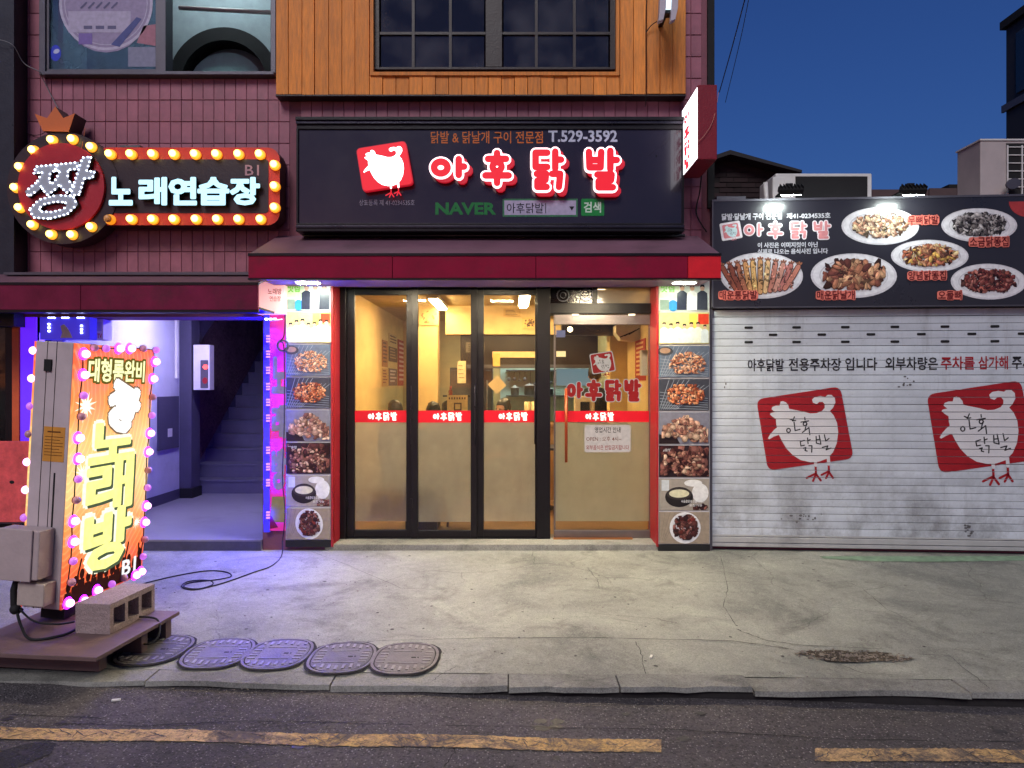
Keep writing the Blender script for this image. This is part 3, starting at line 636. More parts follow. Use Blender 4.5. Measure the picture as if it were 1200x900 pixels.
g = Geo(); ya = 1.1; g.M = front(ya); g.ring(X(262, ya), Z(97, ya), .46, .60, 0, .25, 30, .1, pi - .1)
tag(g.build('arch_frame', m_black), 'black half-round arch seen through the open upper window', 'arch')
g = Geo(); g.M = front(1.2); g.ell(X(265, 1.2), Z(100, 1.2), .40, .36, 0, .03, 30); tag(g.build('round_mirror', mat('pale_mirror', (170, 215, 210), .3)), 'pale round mirror inside the black arch upstairs', 'mirror')
g = Geo(); g.tube([(X(210, .7), .7, Z(9, .7)), (X(323, .7), .7, Z(15, .7))], .022, 10); tag(g.build('wall_pipe', m_white), 'white pipe crossing the room behind the open upper window', 'pipe')
t = thing('ceiling_lamp', 'plain lit ceiling lamp of the upstairs room', 'lamp', (-3.1, .7, 6.3)); g = Geo(); g.box(-3.5, -2.7, .6, .8, 6.3, 6.38); g.build('diffuser', emis('upstairs_light', (.75, .95, 1), 30), t)
# left dark steel post and right corner post
g = Geo(); g.box(X(-12, -.16), X(18, -.16), -.16, .0, 2.05, 6.6); g.box(X(14, -.16), X(19, -.16), -.19, -.165, 2.05, 6.6)
tag(g.build('steel_post', mat('dark_steel', (42, 44, 54), .45, .4, .2, dirt=.3)), 'dark steel post at the far left edge of the tiled wall', 'post')
g = Geo(); g.box(1.80, 1.86, -.03, .2, 3.15, 6.6); tag(g.build('corner_post', m_black), 'thin black corner trim at the right edge of the upper storey', 'post')

# ---- cables on facade
def cable(pts, r, lab, m=None, name='cable', group=None):
    P = [Vector(p) for p in pts]; Q = []
    for i in range(len(P) - 1):
        p0 = P[max(i - 1, 0)]; p1 = P[i]; p2 = P[i + 1]; p3 = P[min(i + 2, len(P) - 1)]
        for k in range(6):
            t = k / 6; Q.append(.5 * ((2 * p1) + (p2 - p0) * t + (2 * p0 - 5 * p1 + 4 * p2 - p3) * t * t + (3 * p1 - p0 - 3 * p2 + p3) * t ** 3))
    Q.append(P[-1]); g = Geo(); g.tube(Q, r, 6); o = g.build(name, m or m_black); return tag(o, lab, 'cable', group)
W_ = lambda px, py, Y: (X(px, Y), Y, Z(py, Y))
cable([W_(-10, 45, -.22), W_(14, 52, -.22), W_(28, 74, -.12), W_(46, 84, -.1), W_(50, 92, -.03), W_(60, 112, -.02), W_(72, 134, -.1)], .004, 'thin grey cable sagging from the steel post to the crown of the sign', mat('grey_wire', (120, 120, 125), .6))
cable([W_(14, 146, -.2), W_(30, 156, -.02), W_(46, 158, -.02), W_(60, 150, -.02)], .003, 'short dark cable between the steel post and the crown')
cable([W_(100, 150, -.2), W_(96, 172, -.22), W_(92, 186, -.24)], .003, 'thin bare wire hanging over the top of the round sign', mat('copper_wire', (170, 90, 60), .5))
cable([W_(758, -5, -.15), W_(757, 20, -.15), W_(757, 110, -.15), W_(756, 125, -.02)], .004, 'dark cable running down the orange boards beside the lamp')
cable([W_(757, 38, -.15), W_(763, 30, -.16), W_(770, 25, -.18)], .004, 'short dark cable branching off to the top lamp')
cable([(X(878, -2), -2, Z(-20, -2)), (X(858, -1.2), -1.2, Z(55, -1.2)), (X(843, -.4), -.4, Z(108, -.4))], .004, 'left of two thin wires rising into the sky over the projecting sign')
cable([(X(881, -2), -2, Z(-20, -2)), (X(868, -1.2), -1.2, Z(45, -1.2)), (X(850, -.2), -.2, Z(120, -.2))], .0025, 'right, thinner of two wires rising into the sky')
cable([W_(842, 108, -.7), W_(836, 140, -.76), W_(826, 158, -.77), W_(818, 166, -.77)], .0025, 'thin pale wire looping across the red end of the projecting sign', mat('pink_wire', (190, 120, 110), .5))
cable([W_(822, 206, -.3), W_(820, 225, -.15), W_(816, 250, -.05), W_(828, 272, -.05)], .006, 'cable dropping from the projecting sign to the awning')

# ================================================================== MAIN SIGNBOARD
ysg = -.25; sx = lambda p: X(p, ysg); sz = lambda p: Z(p, ysg)
sign = thing('shop_signboard', 'long black illuminated signboard with red and white Korean letters over the awning', 'signboard', (sx(575), ysg, sz(272)))
m_sign = mat('sign_black', (34, 29, 40), .22, 0, .08, 2, .02, 30, coat=.4)
m_rail = mat('sign_rail', (60, 58, 66), .3, .8, .1)
g = Geo(); g.box(sx(350), sx(799), ysg, -.006, sz(262), sz(152)); g.build('panel', m_sign, sign)
for a, b, y, mm in ((139, 143, -.05, m_dk), (143, 146.5, -.035, m_rail), (146.5, 152, -.015, m_dk), (262, 265, -.02, m_dk), (265, 268, -.04, m_rail), (268, 272, -.03, m_dk)):
    g = Geo(); g.box(sx(348), sx(801), ysg + y, -.006, sz(b), sz(a)); g.build('rail', mm, sign, bevel=.003)
g = Geo(); g.box(sx(348), sx(350), ysg - .02, -.006, sz(262), sz(152)); g.box(sx(799), sx(801), ysg - .02, -.006, sz(262), sz(152)); g.build('end_cap', m_dk, sign)
P = print_mat('print_sign', 0, .3)
FM = front(ysg - .002)
def ptext(parent, M, body, x0, x1, z0, z1, col, w=0, off=.012, name='lettering', m=None, shear=0, layers=()):
    g = Geo(M)
    for c_, o_, dw, dx, dz in layers: g.col = c_; g.text(body, x0 + dx, x1 + dx, z0 + dz, z1 + dz, w + dw, o_, 0, shear)
    g.col = col; g.text(body, x0, x1, z0, z1, w + (.0012 if layers else 0), off, 0, shear); return g.build(name, m or P, parent)
ptext(sign, FM, '닭발 & 닭날개 구이 전문점', sx(505), sx(636), sz(168), sz(154), (196, 104, 40))
ptext(sign, FM, 'T.529-3592', sx(643), sx(723), sz(166), sz(153), (188, 196, 214), off=.03)
ptext(sign, FM, '상표등록 제 41-0234535호', sx(421), sx(486), sz(241), sz(234), (150, 145, 158), off=0)
ptext(sign, FM, 'NAVER', sx(511), sx(580), sz(251), sz(238), (32, 120, 58), off=.05)
g = Geo(FM); g.col = (60, 120, 82); g.rect(sx(589), sx(677), sz(254), sz(233), 0); g.col = (176, 170, 196); g.rect(sx(591), sx(675), sz(252), sz(235), .001)
g.col = (20, 20, 28); g.poly([(sx(667), sz(242)), (sx(673), sz(242)), (sx(670), sz(247))], .002); g.text('아후닭발', sx(594), sx(637), sz(250), sz(238), .002, .004); g.rect(sx(639), sx(639.8), sz(250), sz(238), .002); g.build('search_box', P, sign)
g = Geo(FM); g.col = (32, 132, 62); g.rrect(sx(681), sx(708), sz(253), sz(233), .012, .001); g.col = (200, 225, 205); g.text('검색', sx(684.5), sx(704), sz(249), sz(237), .002, .03); g.build('search_button', P, sign)
g = Geo(FM); g.col = (10, 10, 12); g.ell(sx(769), sz(183), .008, .008, .001, n=8); g.ell(sx(776), sz(173), .004, .004, .001, n=6); g.build('bolt', P, sign)
# channel letters
m_er = emis('letter_red_glow', (1, .012, .03), .82, (.15, .005, .008)); m_ew = emis('letter_white_glow', (1, .66, .70), 2.2, (.8, .8, .8)); m_rs = emis('letter_red_side', (.9, .01, .03), .45, (.25, .01, .02))
YL = ysg - .08; lxx = lambda p: X(p, YL); lzz = lambda p: Z(p, YL); LM = front(YL)
for ch, a, b, c_, d in (('아', 504, 546, 211, 182), ('후', 567, 598, 216, 178), ('닭', 624, 660, 221, 176), ('발', 687, 725, 221, 176)):
    bx = (lxx(a), lxx(b), lzz(c_), lzz(d)); g = Geo(LM); glyph(g, ch, *bx, .047, -.02, .035, .030, -.026, .0003); o = g.build('letter', m_rs, sign)
    g = Geo(LM); glyph(g, ch, *bx, .046, 0, .02); g.build('letter_border', m_ew, o)
    g = Geo(LM); glyph(g, ch, *bx, .030, .006, .004); g.build('letter_face', m_er, o)
ecx, ecz, es = lxx(450.5), lzz(195), .445
a, b, c = emblem(ecx, ecz, es, 0, M=LM)
g = Geo(LM); g.poly([(ecx + p[0] * es * 1.03, ecz + p[1] * es * 1.03) for p in rounded(HSQ, .09)], -.004, .04); o = g.build('emblem', m_rs, sign)
a.build('emblem_square', m_er, o); b.build('hen', emis('hen_white_glow', (1, .93, .93), 3.0), o)
g = Geo(LM); g.col = (90, 110, 90)
for l in HCAL: g.stroke([(ecx + hp(p)[0] * es, ecz + hp(p)[1] * es) for p in l], .002, .002, n=4)
g.build('brush_lettering', mat('brush_ink', (120, 130, 120), .7), o)

# ================================================================== AWNINGS
m_can = mat('crimson_canvas', (140, 14, 52), .7, 0, .22, 2.5, .45, 5, dirt=.5, spec=.2)
m_top = mat('awning_top', (118, 84, 100), .55, .1, .18, 4, .1, 30, dirt=.45)
ya = -.75; ax = lambda p: X(p, ya); az = lambda p: Z(p, ya)
aw = thing('awning', 'long crimson awning over the glass shopfront', 'awning', (-.2, -.4, 2.4)); g = Geo()
x0, x1 = ax(291), ax(845); zt0, zt1 = az(298), Z(276, -.02)
g.add([(x0, ya, zt0), (x1, ya, zt0), (x1, -.006, zt1), (x0, -.006, zt1), (x0, ya, zt0 - .02), (x1, ya, zt0 - .02), (x1, -.006, zt1 - .02), (x0, -.006, zt1 - .02)], [(0, 1, 2, 3), (7, 6, 5, 4), (0, 4, 5, 1), (1, 5, 6, 2), (3, 7, 4, 0)]); g.build('top_sheet', m_top, aw)
for a, b in ((291, 460), (460, 628), (628, 806), (806, 845)):
    g = Geo(); g.box(ax(a) + .002, ax(b) - .002, ya - .006, ya + .02, az(326), az(299)); g.build('valance', m_can if a < 800 else mat('redlit_canvas', (226, 16, 34), .45), aw, bevel=.003)  # red light on the right end piece is put into its brighter colour
g = Geo(); g.box(x0 + .02, x1 - .02, ya + .021, ya + .03, az(325.5), az(300)); g.build('valance_light_block', m_dk, aw)  # unseen board added to stop lamp light leaking through the valance seams
g = Geo(); g.box(x0, x1, ya + .031, .0, az(326) + .03, az(326) + .05); g.build('soffit', mat('awning_soffit', (150, 120, 130), .7), aw)
g = Geo(); g.box(x0, x1, ya - .014, ya - .006, az(300), az(297)); g.box(x0, x1, ya - .012, ya + .03, az(328), az(326.2)); g.build('edge_trim', m_dk, aw)
g = Geo(); g.box(x0, x0 + .012, ya + .02, .0, az(326) + .05, zt0); g.box(x1 - .012, x1, ya + .02, 0, az(326) + .05, zt0); g.build('end_panel', m_can, aw)
g = Geo(); g.tube([(sx(352), -.14, Z(276, -.14)), (sx(806), -.14, Z(276, -.14))], .016, 8); tag(g.build('conduit_pipe', m_rail), 'grey conduit pipe between the signboard and the awning', 'pipe')
ya2 = -.6; aw2 = thing('awning', 'shorter faded red awning over the karaoke stair entrance', 'awning', (-3.5, -.3, 2.2)); g = Geo(); bx_ = lambda p: X(p, ya2); bz_ = lambda p: Z(p, ya2)
x0, x1 = -5.3, bx_(303); q0, q1 = bz_(331), Z(318, -.02)
g.add([(x0, ya2, q0), (x1, ya2, q0), (x1, -.006, q1), (x0, -.006, q1), (x0, ya2, q0 - .02), (x1, ya2, q0 - .02), (x1, -.006, q1 - .02), (x0, -.006, q1 - .02)], [(0, 1, 2, 3), (7, 6, 5, 4), (0, 4, 5, 1), (1, 5, 6, 2), (3, 7, 4, 0)]); g.build('top_sheet', m_top, aw2)
for a, b in ((-100, 95), (95, 303)): g = Geo(); g.box(bx_(a) + .002, bx_(b) - .002, ya2 - .006, ya2 + .02, bz_(363), bz_(332)); g.build('valance', mat('faded_maroon_canvas', (112, 32, 60), .75, 0, .3, 3, .5, 6, dirt=.6, spec=.15), aw2, bevel=.003)
g = Geo(); g.box(x0, x1, ya2 + .02, -.2, bz_(363) + .005, bz_(363) + .025); g.box(x0, x1, ya2 - .012, ya2 + .02, bz_(334), bz_(331)); g.box(x0, x1, ya2 - .004, ya2 + .02, bz_(366), bz_(363.2)); g.build('edge_trim', m_dk, aw2)
g = Geo(); g.box(-4.72, -2.3, -.05, .3, Z(372, 0), 2.52); g.build('lintel', m_wall, bld)
g = Geo(); g.box(X(4, -.3), X(330, -.3), -.3, -.25, Z(322, -.3), Z(319, -.3)); tag(g.build('cable_tray', m_alu), 'thin metal ledge above the faded red awning', 'ledge')

# awning downlights
m_lamp = emis('downlight_white', (.90, 1, .86), 260)
for px, lab in ((361, 'white downlight under the awning over the left photo column'), (802, 'white downlight under the awning over the right photo column')):
    yy = -.33; zz = 2.415; t = thing('awning_downlight', lab, 'lamp', (X(px, yy), yy, zz), group='downlights under the awning'); g = Geo(); g.box(X(px - 14, yy), X(px + 14, yy), yy - .05, yy + .05, zz, zz + .03); g.build('housing', m_white, t)
    g = Geo(); g.box(X(px - 12, yy), X(px + 12, yy), yy - .04, yy + .04, zz - .006, zz - .0005); g.build('diffuser', m_lamp if px < 500 else emis('downlight_soft', (.90, 1, .86), 95), t)

m_lamp2 = emis('downlight_warm', (1, .84, .56), 640)
for px, lab in ((455, 'hidden downlight behind the awning edge over the leftmost folding door'), (585, 'hidden downlight behind the awning edge over the third folding door'), (715, 'hidden downlight behind the awning edge over the entrance door')):
    yy = -.58; zz = 2.424; t = thing('awning_downlight', lab, 'lamp', (X(px, yy), yy, zz), group='downlights under the awning'); g = Geo(); g.box(X(px - 18, yy), X(px + 18, yy), yy - .05, yy + .05, zz + .001, zz + .012); g.build('housing', m_white, t)
    g = Geo(); g.box(X(px - 16, yy), X(px + 16, yy), yy - .045, yy + .045, zz - .006, zz); g.build('diffuser', m_lamp2, t)

# ================================================================== PROJECTING SIGN
pj = thing('projecting_sign', 'red box sign with glowing white side face jutting out at the building corner', 'sign', (1.6, -.25, 3.36))
g = Geo(); g.box(1.519, 1.676, -.75, -.21, 3.365, 3.976); g.build('case', mat('sign_red_case', (128, 16, 34), .4, 0, .1), pj, bevel=.006)
SM = Matrix(((0, 0, -1, 1.516), (-1, 0, 0, 0), (0, 1, 0, 0), (0, 0, 0, 1)))    # u -> -y, v -> z, w -> -x
g = Geo(SM); g.rect(.225, .735, 3.38, 3.96, 0, .002); g.build('light_face', emis('sign_white_face', (.95, .93, 1), 3.2), pj)
g = Geo(SM); hgt = .125
for k, ch in enumerate('아후닭발'): glyph(g, ch, .30, .50, 3.40 + (3 - k) * .128, 3.40 + (3 - k) * .128 + .105, .014, .002)
for k in range(4): g.stroke([(.56, 3.42 + .12 * k), (.56, 3.50 + .12 * k)], .012, .002)
g.build('lettering', emis('letter_red_soft', (1, .05, .08), 1.0), pj)
g = Geo(); g.box(1.54, 1.66, -.21, .0, 3.80, 3.84); g.box(1.54, 1.66, -.21, .0, 3.48, 3.52); g.build('bracket', m_dk, pj)

# ================================================================== ROUND KARAOKE SIGN
yk = -.20; kx = lambda p: X(p, yk); kz = lambda p: Z(p, yk); KM = front(yk)
ks = thing('bulb_signboard', 'round and oblong karaoke signboard ringed with yellow bulbs and a crown on top', 'signboard', (kx(170), yk, kz(262)))
m_blk = mat('sign_dark_face', (38, 24, 32), .4, 0, .1)
m_or = mat('sign_orange_band', (196, 50, 28), .4, 0, .1)
g = Geo(KM); g.rrect(kx(112), kx(328), kz(264), kz(173), .11, 0, .16); g.build('case', mat('sign_case_brown', (66, 26, 28), .5), ks)
g = Geo(KM); g.rrect(kx(112), kx(328), kz(264), kz(173), .11, .004, .003); g.build('orange_border', m_or, ks)
g = Geo(KM); g.rrect(kx(112), kx(315), kz(250), kz(187), .03, .008, .003); g.build('dark_panel', m_blk, ks)
cx, cz = kx(75), kz(221)
g = Geo(KM); g.ell(cx, cz, .50, .50, .016, .17, 56); g.build('round_case', m_blk, ks)
g = Geo(KM); g.ell(cx, kz(220), .385, .385, .045, .028, 56); g.build('red_disc', mat('sign_red_disc', (170, 28, 40), .35, 0, .08), ks)
g = Geo(KM)
cp = [((x_ / 5), 120 + y_ / 5) for x_, y_ in ((218, 75), (290, 100), (338, 32), (385, 100), (452, 72), (415, 180), (265, 175))]
g.poly([(kx(a), kz(b)) for a, b in cp][::-1], .03, .17); g.build('crown_side', m_blk, ks)
g = Geo(KM); g.poly([(kx(a), kz(b)) for a, b in cp], .034, .003); g.build('crown', mat('crown_orange', (206, 104, 44), .5, 0, .05), ks)
m_bulb = bulb_mat('bulb_yellow', (1, .74, .16), (1, .40, .01), 7.5, 1.6); m_boff = mat('bulb_unlit', (225, 160, 90), .3); m_col = emis('bulb_collar_halo', (1, .32, .01), .9, (.4, .2, .05))  # discs behind the yellow bulbs glow to imitate their orange halo
RB = [(295, 215), (415, 210), (525, 255), (185, 275), (107, 373), (80, 495), (105, 613), (180, 713), (290, 770), (412, 772), (525, 725)]
RB = [(a / 5, 120 + b / 5) for a, b in RB] + [(127, 179.5)] + [(a, 179.5) for a in (151.5, 177, 202, 227, 252, 278, 303)] + [(a, 256) for a in (126, 152, 177, 202, 228, 253, 278, 304)] + [(320.5, b) for b in (192, 217, 242)]
b0 = c0 = None
for a, b in RB:
    unlit = (a == 126)
    if b0 is None:
        g = Geo(); g.ball(0, -.012, 0, .032, 14, 8, (1, .8, 1)); b0 = g.build('bulb', m_bulb, ks, local=True); g = Geo(FRONT); g.ell(0, 0, .045, .045, .0, .03, 16); c0 = g.build('bulb_socket_halo', m_col, ks, local=True); o, c = b0, c0
    elif unlit:
        g = Geo(); g.ball(0, -.008, 0, .034, 12, 8, (1, .8, 1)); o = g.build('bulb', m_boff, ks, local=True); c = dup(c0, parent=ks)
    else: o = dup(b0, parent=ks); c = dup(c0, parent=ks)
    L_ = wm(ks).inverted() @ Vector((X(a, yk - .06), yk - .05, Z(b, yk - .06))); o.location = L_; c.location = L_ + Vector((0, .024, 0))
# white-blue channel letters
m_kw = emis('letter_ice_glow', (.42, .80, .95), 1.15, (.5, .7, .75)); m_sh = mat('letter_dark_side', (14, 14, 26), .6)
k7x = lambda p: X(p, -.272); k7z = lambda p: Z(p, -.272)
for ch, a, b in (('노', 129, 154), ('래', 164, 194), ('연', 199, 229), ('습', 233, 267), ('장', 271, 303)):
    g = Geo(front(yk - .012)); g.text(ch, k7x(a), k7x(b), k7z(239), k7z(209), .04, .05, .018); o = g.build('letter', m_sh, ks)
    g = Geo(front(yk - .012)); g.text(ch, k7x(a), k7x(b), k7z(239), k7z(209), .06, .05); g.build('letter_face', m_kw, o)
ptext(ks, front(yk - .012), 'B1', kx(288), kx(304), kz(206), kz(194), (190, 150, 160), .002, .01)
# LED-dotted big letter on the disc
JM = front(yk - .05); jx0, jx1, jz0, jz1 = X(32, -.29), X(104, -.29), Z(256, -.29), Z(189, -.29)
def jf(x, z): t = (z - jz0) / (jz1 - jz0); return (x + (t - .5) * .16, z + (x - jx0) * .10 - .02)
g = Geo(JM); g.text('짱', jx0, jx1, jz0, jz1, .02, .035, .018, fn=jf); o = g.build('big_letter', m_sh, ks)
g = Geo(JM); g.text('짱', jx0, jx1, jz0, jz1, .0405, .030, fn=jf); g.build('letter_face', emis('letter_grey', (.5, .55, .7), .10, (.30, .32, .36)), o)
g = Geo(JM); segs = text_outline('짱', .02); acc = 0
for (p, q) in segs:
    a = Vector(jf(jx0 + (jx1 - jx0) * p[0], jz0 + (jz1 - jz0) * p[1])); b = Vector(jf(jx0 + (jx1 - jx0) * q[0], jz0 + (jz1 - jz0) * q[1])); L_ = (b - a).length
    while acc < L_: c = a.lerp(b, acc / L_); g.ball(c.x, c.y, .044, .0078, 6, 4); acc += .040
    acc -= L_
g.build('led_dot', emis('led_white', (.72, .8, 1), 7), o, kind='stuff')
g = Geo(); g.box(kx(141), kx(164), yk, -.02, kz(173) + .003, kz(170)); tag(g.build('transformer_box', m_alu), 'small grey box resting on top edge of the bulb signboard', 'box')

# ================================================================== SHOPFRONT
yd = .25; dx = lambda p: X(p, yd); dz = lambda p: Z(p, yd)
g = Geo()
P_ = [(-1.75, -.02), (1.36, -.02), (1.36, .45), (-1.75, .45)]
g.box(-1.72, 1.36, -.03, .42, -.05, .058); sill = g.build('door_sill', m_kerb, bevel=.008, kind='structure')
sf = thing('shopfront_frame', 'black metal frame around the folding doors and the glass entrance door', 'door frame', (-.15, yd, .06)); g = Geo()

for a_, b_ in ((400, 407), (629, 644.5), (764, 768)): g = Geo(); g.box(dx(a_), dx(b_), yd - .06, yd + .12, .06, dz(330)); g.build('jamb', m_dk, sf, bevel=.003)
g = Geo(); g.box(dx(400), dx(768), yd - .062, yd + .12, dz(337), dz(328)); g.box(dx(400), dx(629), yd - .058, yd + .12, .06, dz(629.5)); g.build('rail', m_dk, sf, bevel=.003)
g = Geo(); g.box(dx(644.5), dx(764), yd - .05, yd + .1, dz(368), dz(356)); g.box(dx(694), dx(700), yd - .03, yd + .06, dz(356), dz(337)); g.build('transom_bar', m_dk, sf, bevel=.003)
g = Geo(); g.box(dx(700), dx(762), yd, yd + .006, dz(356), dz(337)); g.build('transom_pane', frost_mat('transom_frost', .35, (.9, .75, .5)), sf)
g = Geo(); g.box(dx(645), dx(694), yd, yd + .01, dz(356), dz(337)); tp = g.build('transom_panel', mat('gloss_black', (10, 10, 12), .12), sf)
for c_ in (660, 687):
    g = Geo(front(yd - .0)); g.ring(dx(c_), dz(346), .052, .062, .02, .02, 24); g.ring(dx(c_), dz(346), .025, .03, .012, .01, 18); g.build('speaker_ring', m_rail, tp)
g = Geo(); g.box(-1.66, dx(400), .0, yd + .3, 0.02, 2.5); g.box(dx(768), 1.36, .0, yd + .3, .02, 2.5); g.build('red_reveal', mat('reveal_red', (150, 28, 44), .5, dirt=.2), sf)
g = Geo(); g.box(-1.66, 1.36, .0, yd + .3, 2.505, 2.6); g.build('head_panel', m_wall, sf)
m_cg = glass_mat('clear_glass', (.97, .96, .93), .8, .035); m_cg2 = glass_mat('door_glass', (.95, .95, .93), .8, .006); m_fr = frost_mat('frosted_film', .50, (.88, .94, 1.0), .28)
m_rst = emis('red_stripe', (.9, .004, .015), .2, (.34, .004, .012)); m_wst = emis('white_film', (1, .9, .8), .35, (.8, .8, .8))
foldgeo = []
for k, (fa, fb, ga, gb, lab) in enumerate(((407, 485, 416, 476.5, 'leftmost folding glass door, a dim posted wall behind it'), (482.5, 559.5, 490.5, 552, 'middle folding glass door with the black-haired heads behind it'), (557.5, 629, 567, 627, 'folding glass door beside the entrance with the lit kitchen behind it'))):
    off = (0, -.03, -.004)[k]; yy = yd + off
    t = thing('folding_door', lab, 'door', (dx((fa + fb) / 2), yy, .07), group='folding doors of the shopfront')
    g = Geo(); zb, ztp = dz(629.3), dz(337.2); gz0, gz1 = dz(620.5), dz(346)
    g.box(dx(fa) + .001, dx(ga), yy - .022, yy + .022, zb, ztp); g.box(dx(gb), dx(fb) - .001, yy - .022, yy + .022, zb, ztp); g.box(dx(ga), dx(gb), yy - .02, yy + .02, zb, gz0); g.box(dx(ga), dx(gb), yy - .02, yy + .02, gz1, ztp)
    f = g.build('frame', m_dk, t, bevel=.003)
    g = Geo(); g.box(dx(ga), dx(gb), yy, yy + .005, gz0, gz1); g.build('pane', m_cg, t)
    g = Geo(); g.box(dx(ga), dx(gb), yy + .006, yy + .0066, dz(611), dz(495)); g.build('frosted_film', m_fr, t)
    M_ = front(yy - .002); g = Geo(M_); g.rect(dx(ga), dx(gb), dz(495), dz(481), 0, .0008); st = g.build('red_stripe', m_rst, t)
    g = Geo(M_); shopname(g, dx(431.5 + (ga - 416) + (2 if k else 0)), dx(465 + (ga - 416) + (2 if k else 0)), dz(492.3), dz(483.5), .13, .001); g.build('lettering', m_wst, st)
    g = Geo(); g.tube([(dx(fb) - .02, yy - .03, dz(520)), (dx(fb) - .02, yy - .045, dz(510)), (dx(fb) - .02, yy - .045, dz(460)), (dx(fb) - .02, yy - .03, dz(452))], .006, 6); g.build('handle', m_rail, t)
    g = Geo()
    for z_ in (.35, 1.2, 2.1): g.box(dx(fa) - .006, dx(fa) + .014, yy - .034, yy - .023, z_, z_ + .09)
    g.build('hinge', m_dk, t)
# entrance door
dr = thing('glass_entrance_door', 'frameless glass entrance door with red shop name, copper handle and opening-hours notice', 'door', (dx(705), yd, .06))
m_steel = mat('brushed_steel', (120, 112, 112), .35, .8, .15)
g = Geo(); g.box(dx(651), dx(761), yd, yd + .01, dz(621), dz(380)); g.build('pane', m_cg2, dr)
g = Geo(); g.box(dx(649), dx(761.5), yd - .02, yd + .03, dz(380.5), dz(369)); g.build('top_rail', m_steel, dr, bevel=.003)
g = Geo(); g.box(dx(649), dx(761.5), yd - .02, yd + .03, dz(632), dz(621)); g.build('bottom_rail', m_steel, dr, bevel=.003)
g = Geo(); g.box(dx(649), dx(651), yd - .004, yd + .014, dz(621), dz(380.5)); g.box(dx(760.5), dx(762.5), yd - .004, yd + .014, dz(621), dz(380.5)); g.build('edge_strip', m_steel, dr)
g = Geo(); g.box(dx(651), dx(760.5), yd + .011, yd + .0116, dz(611), dz(495)); g.build('frosted_film', frost_mat('door_film', .38, (.84, .94, .92), .26), dr)
M_ = front(yd - .003); g = Geo(M_); g.rect(dx(651), dx(760.5), dz(494.5), dz(481.5), 0, .001); st = g.build('red_stripe', m_rst, dr)
g = Geo(M_); shopname(g, dx(686), dx(719), dz(492.5), dz(483.5), .12, .001); g.build('lettering', m_wst, st)
PD = print_mat('print_backlit', .12, .4)
g = Geo(M_); g.col = (235, 225, 222)
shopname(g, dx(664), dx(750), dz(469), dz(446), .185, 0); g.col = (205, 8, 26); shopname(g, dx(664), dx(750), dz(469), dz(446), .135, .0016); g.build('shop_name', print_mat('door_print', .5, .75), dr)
a, b, c = emblem(dx(706), dz(425), .215, .001, (190, 14, 30), (240, 225, 215), (20, 16, 16), M=M_)
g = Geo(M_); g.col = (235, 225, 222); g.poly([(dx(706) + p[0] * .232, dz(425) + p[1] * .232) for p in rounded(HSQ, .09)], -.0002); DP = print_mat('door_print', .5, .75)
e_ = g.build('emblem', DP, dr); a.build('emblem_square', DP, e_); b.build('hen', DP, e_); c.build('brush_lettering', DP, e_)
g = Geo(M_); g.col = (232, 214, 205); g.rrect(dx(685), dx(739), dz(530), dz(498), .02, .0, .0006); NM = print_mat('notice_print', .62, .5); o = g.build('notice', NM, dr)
ptext(o, M_, '영업시간 안내', dx(697), dx(727), dz(507), dz(500.5), (30, 26, 28), .001, .012, m=NM)
ptext(o, M_, 'OPEN : 오후 4시~', dx(687), dx(728), dz(517), dz(511.5), (130, 60, 40), .001, .004, m=NM)
ptext(o, M_, '외부음식은 반입금지합니다', dx(687), dx(737), dz(527), dz(521.5), (170, 40, 44), .001, .01, m=NM)
g = Geo(); g.tube([(dx(663), yd - .055, dz(541)), (dx(663), yd - .055, dz(455))], .014, 10); h = g.build('handle', mat('copper_handle', (168, 74, 44), .3, .6), dr)
g = Geo(); g.tube([(dx(663), yd - .055, dz(530)), (dx(663), yd, dz(530))], .008, 8); g.tube([(dx(663), yd - .055, dz(466)), (dx(663), yd, dz(466))], .008, 8); g.build('standoff', m_steel, h)
for px in (674, 740):
    g = Geo(); g.box(dx(px - 4), dx(px + 4), yd - .03, yd - .02, dz(370), dz(368)); g.build('lamp_glint', emis('glint', (1, .8, .5), 1.2, (.8, .8, .8)), dr)  # lamp reflections on the top rail, drawn as small glowing bars
g = Geo(); g.box(dx(648), dx(740), yd - .08, yd - .03, .059, .068); g.build('threshold', mat('brass_strip', (190, 120, 60), .35, .8), dr)

# photo columns
def fill_rand(g, n, x0, x1, z0, z1, cols, r0, r1, w, inside=None, el=1.0):
    for k in range(n):
        for _ in range(30):
            x, z = random.uniform(x0, x1), random.uniform(z0, z1)
            if inside is None or inside(x, z): break
        r = random.uniform(r0, r1); a0 = random.uniform(0, 3.14); m = random.randint(6, 9); c = random.choice(cols); e2 = random.uniform(.4, .95) * el; f = random.uniform(.8, 1.15)
        rad = [random.uniform(.72, 1.2) for _ in range(m)]
        for sc_, cf, dx_, dz_, dw in ((1.12, .62, .05, -.08, 0), (1.0, .92, 0, 0, .00001), (.55, 1.12, -.15, .15, .00002)):
            g.col = tuple(min(max(v * cf * f, 2), 250) for v in c); q = []
            for j in range(m):
                a = 2 * pi * j / m; rr = r * rad[j] * sc_; u, v = rr * cos(a), rr * e2 * sin(a)
                q.append((min(max(x + dx_ * r + u * cos(a0) - v * sin(a0), x0 - r0 * .3), x1 + r0 * .3), min(max(z + dz_ * r + u * sin(a0) + v * cos(a0), z0 - r0 * .3), z1 + r0 * .3)))
            g.poly(q, w + k * .00004 + dw)
GRILL = [(196, 120, 84), (172, 92, 62), (214, 146, 104), (150, 76, 52), (222, 168, 130), (120, 60, 44)]
DARKM = [(92, 52, 50), (70, 36, 38), (116, 70, 64), (140, 92, 84), (48, 26, 30)]
WING = [(170, 124, 104), (146, 100, 86), (196, 156, 134), (120, 80, 72), (208, 176, 150)]
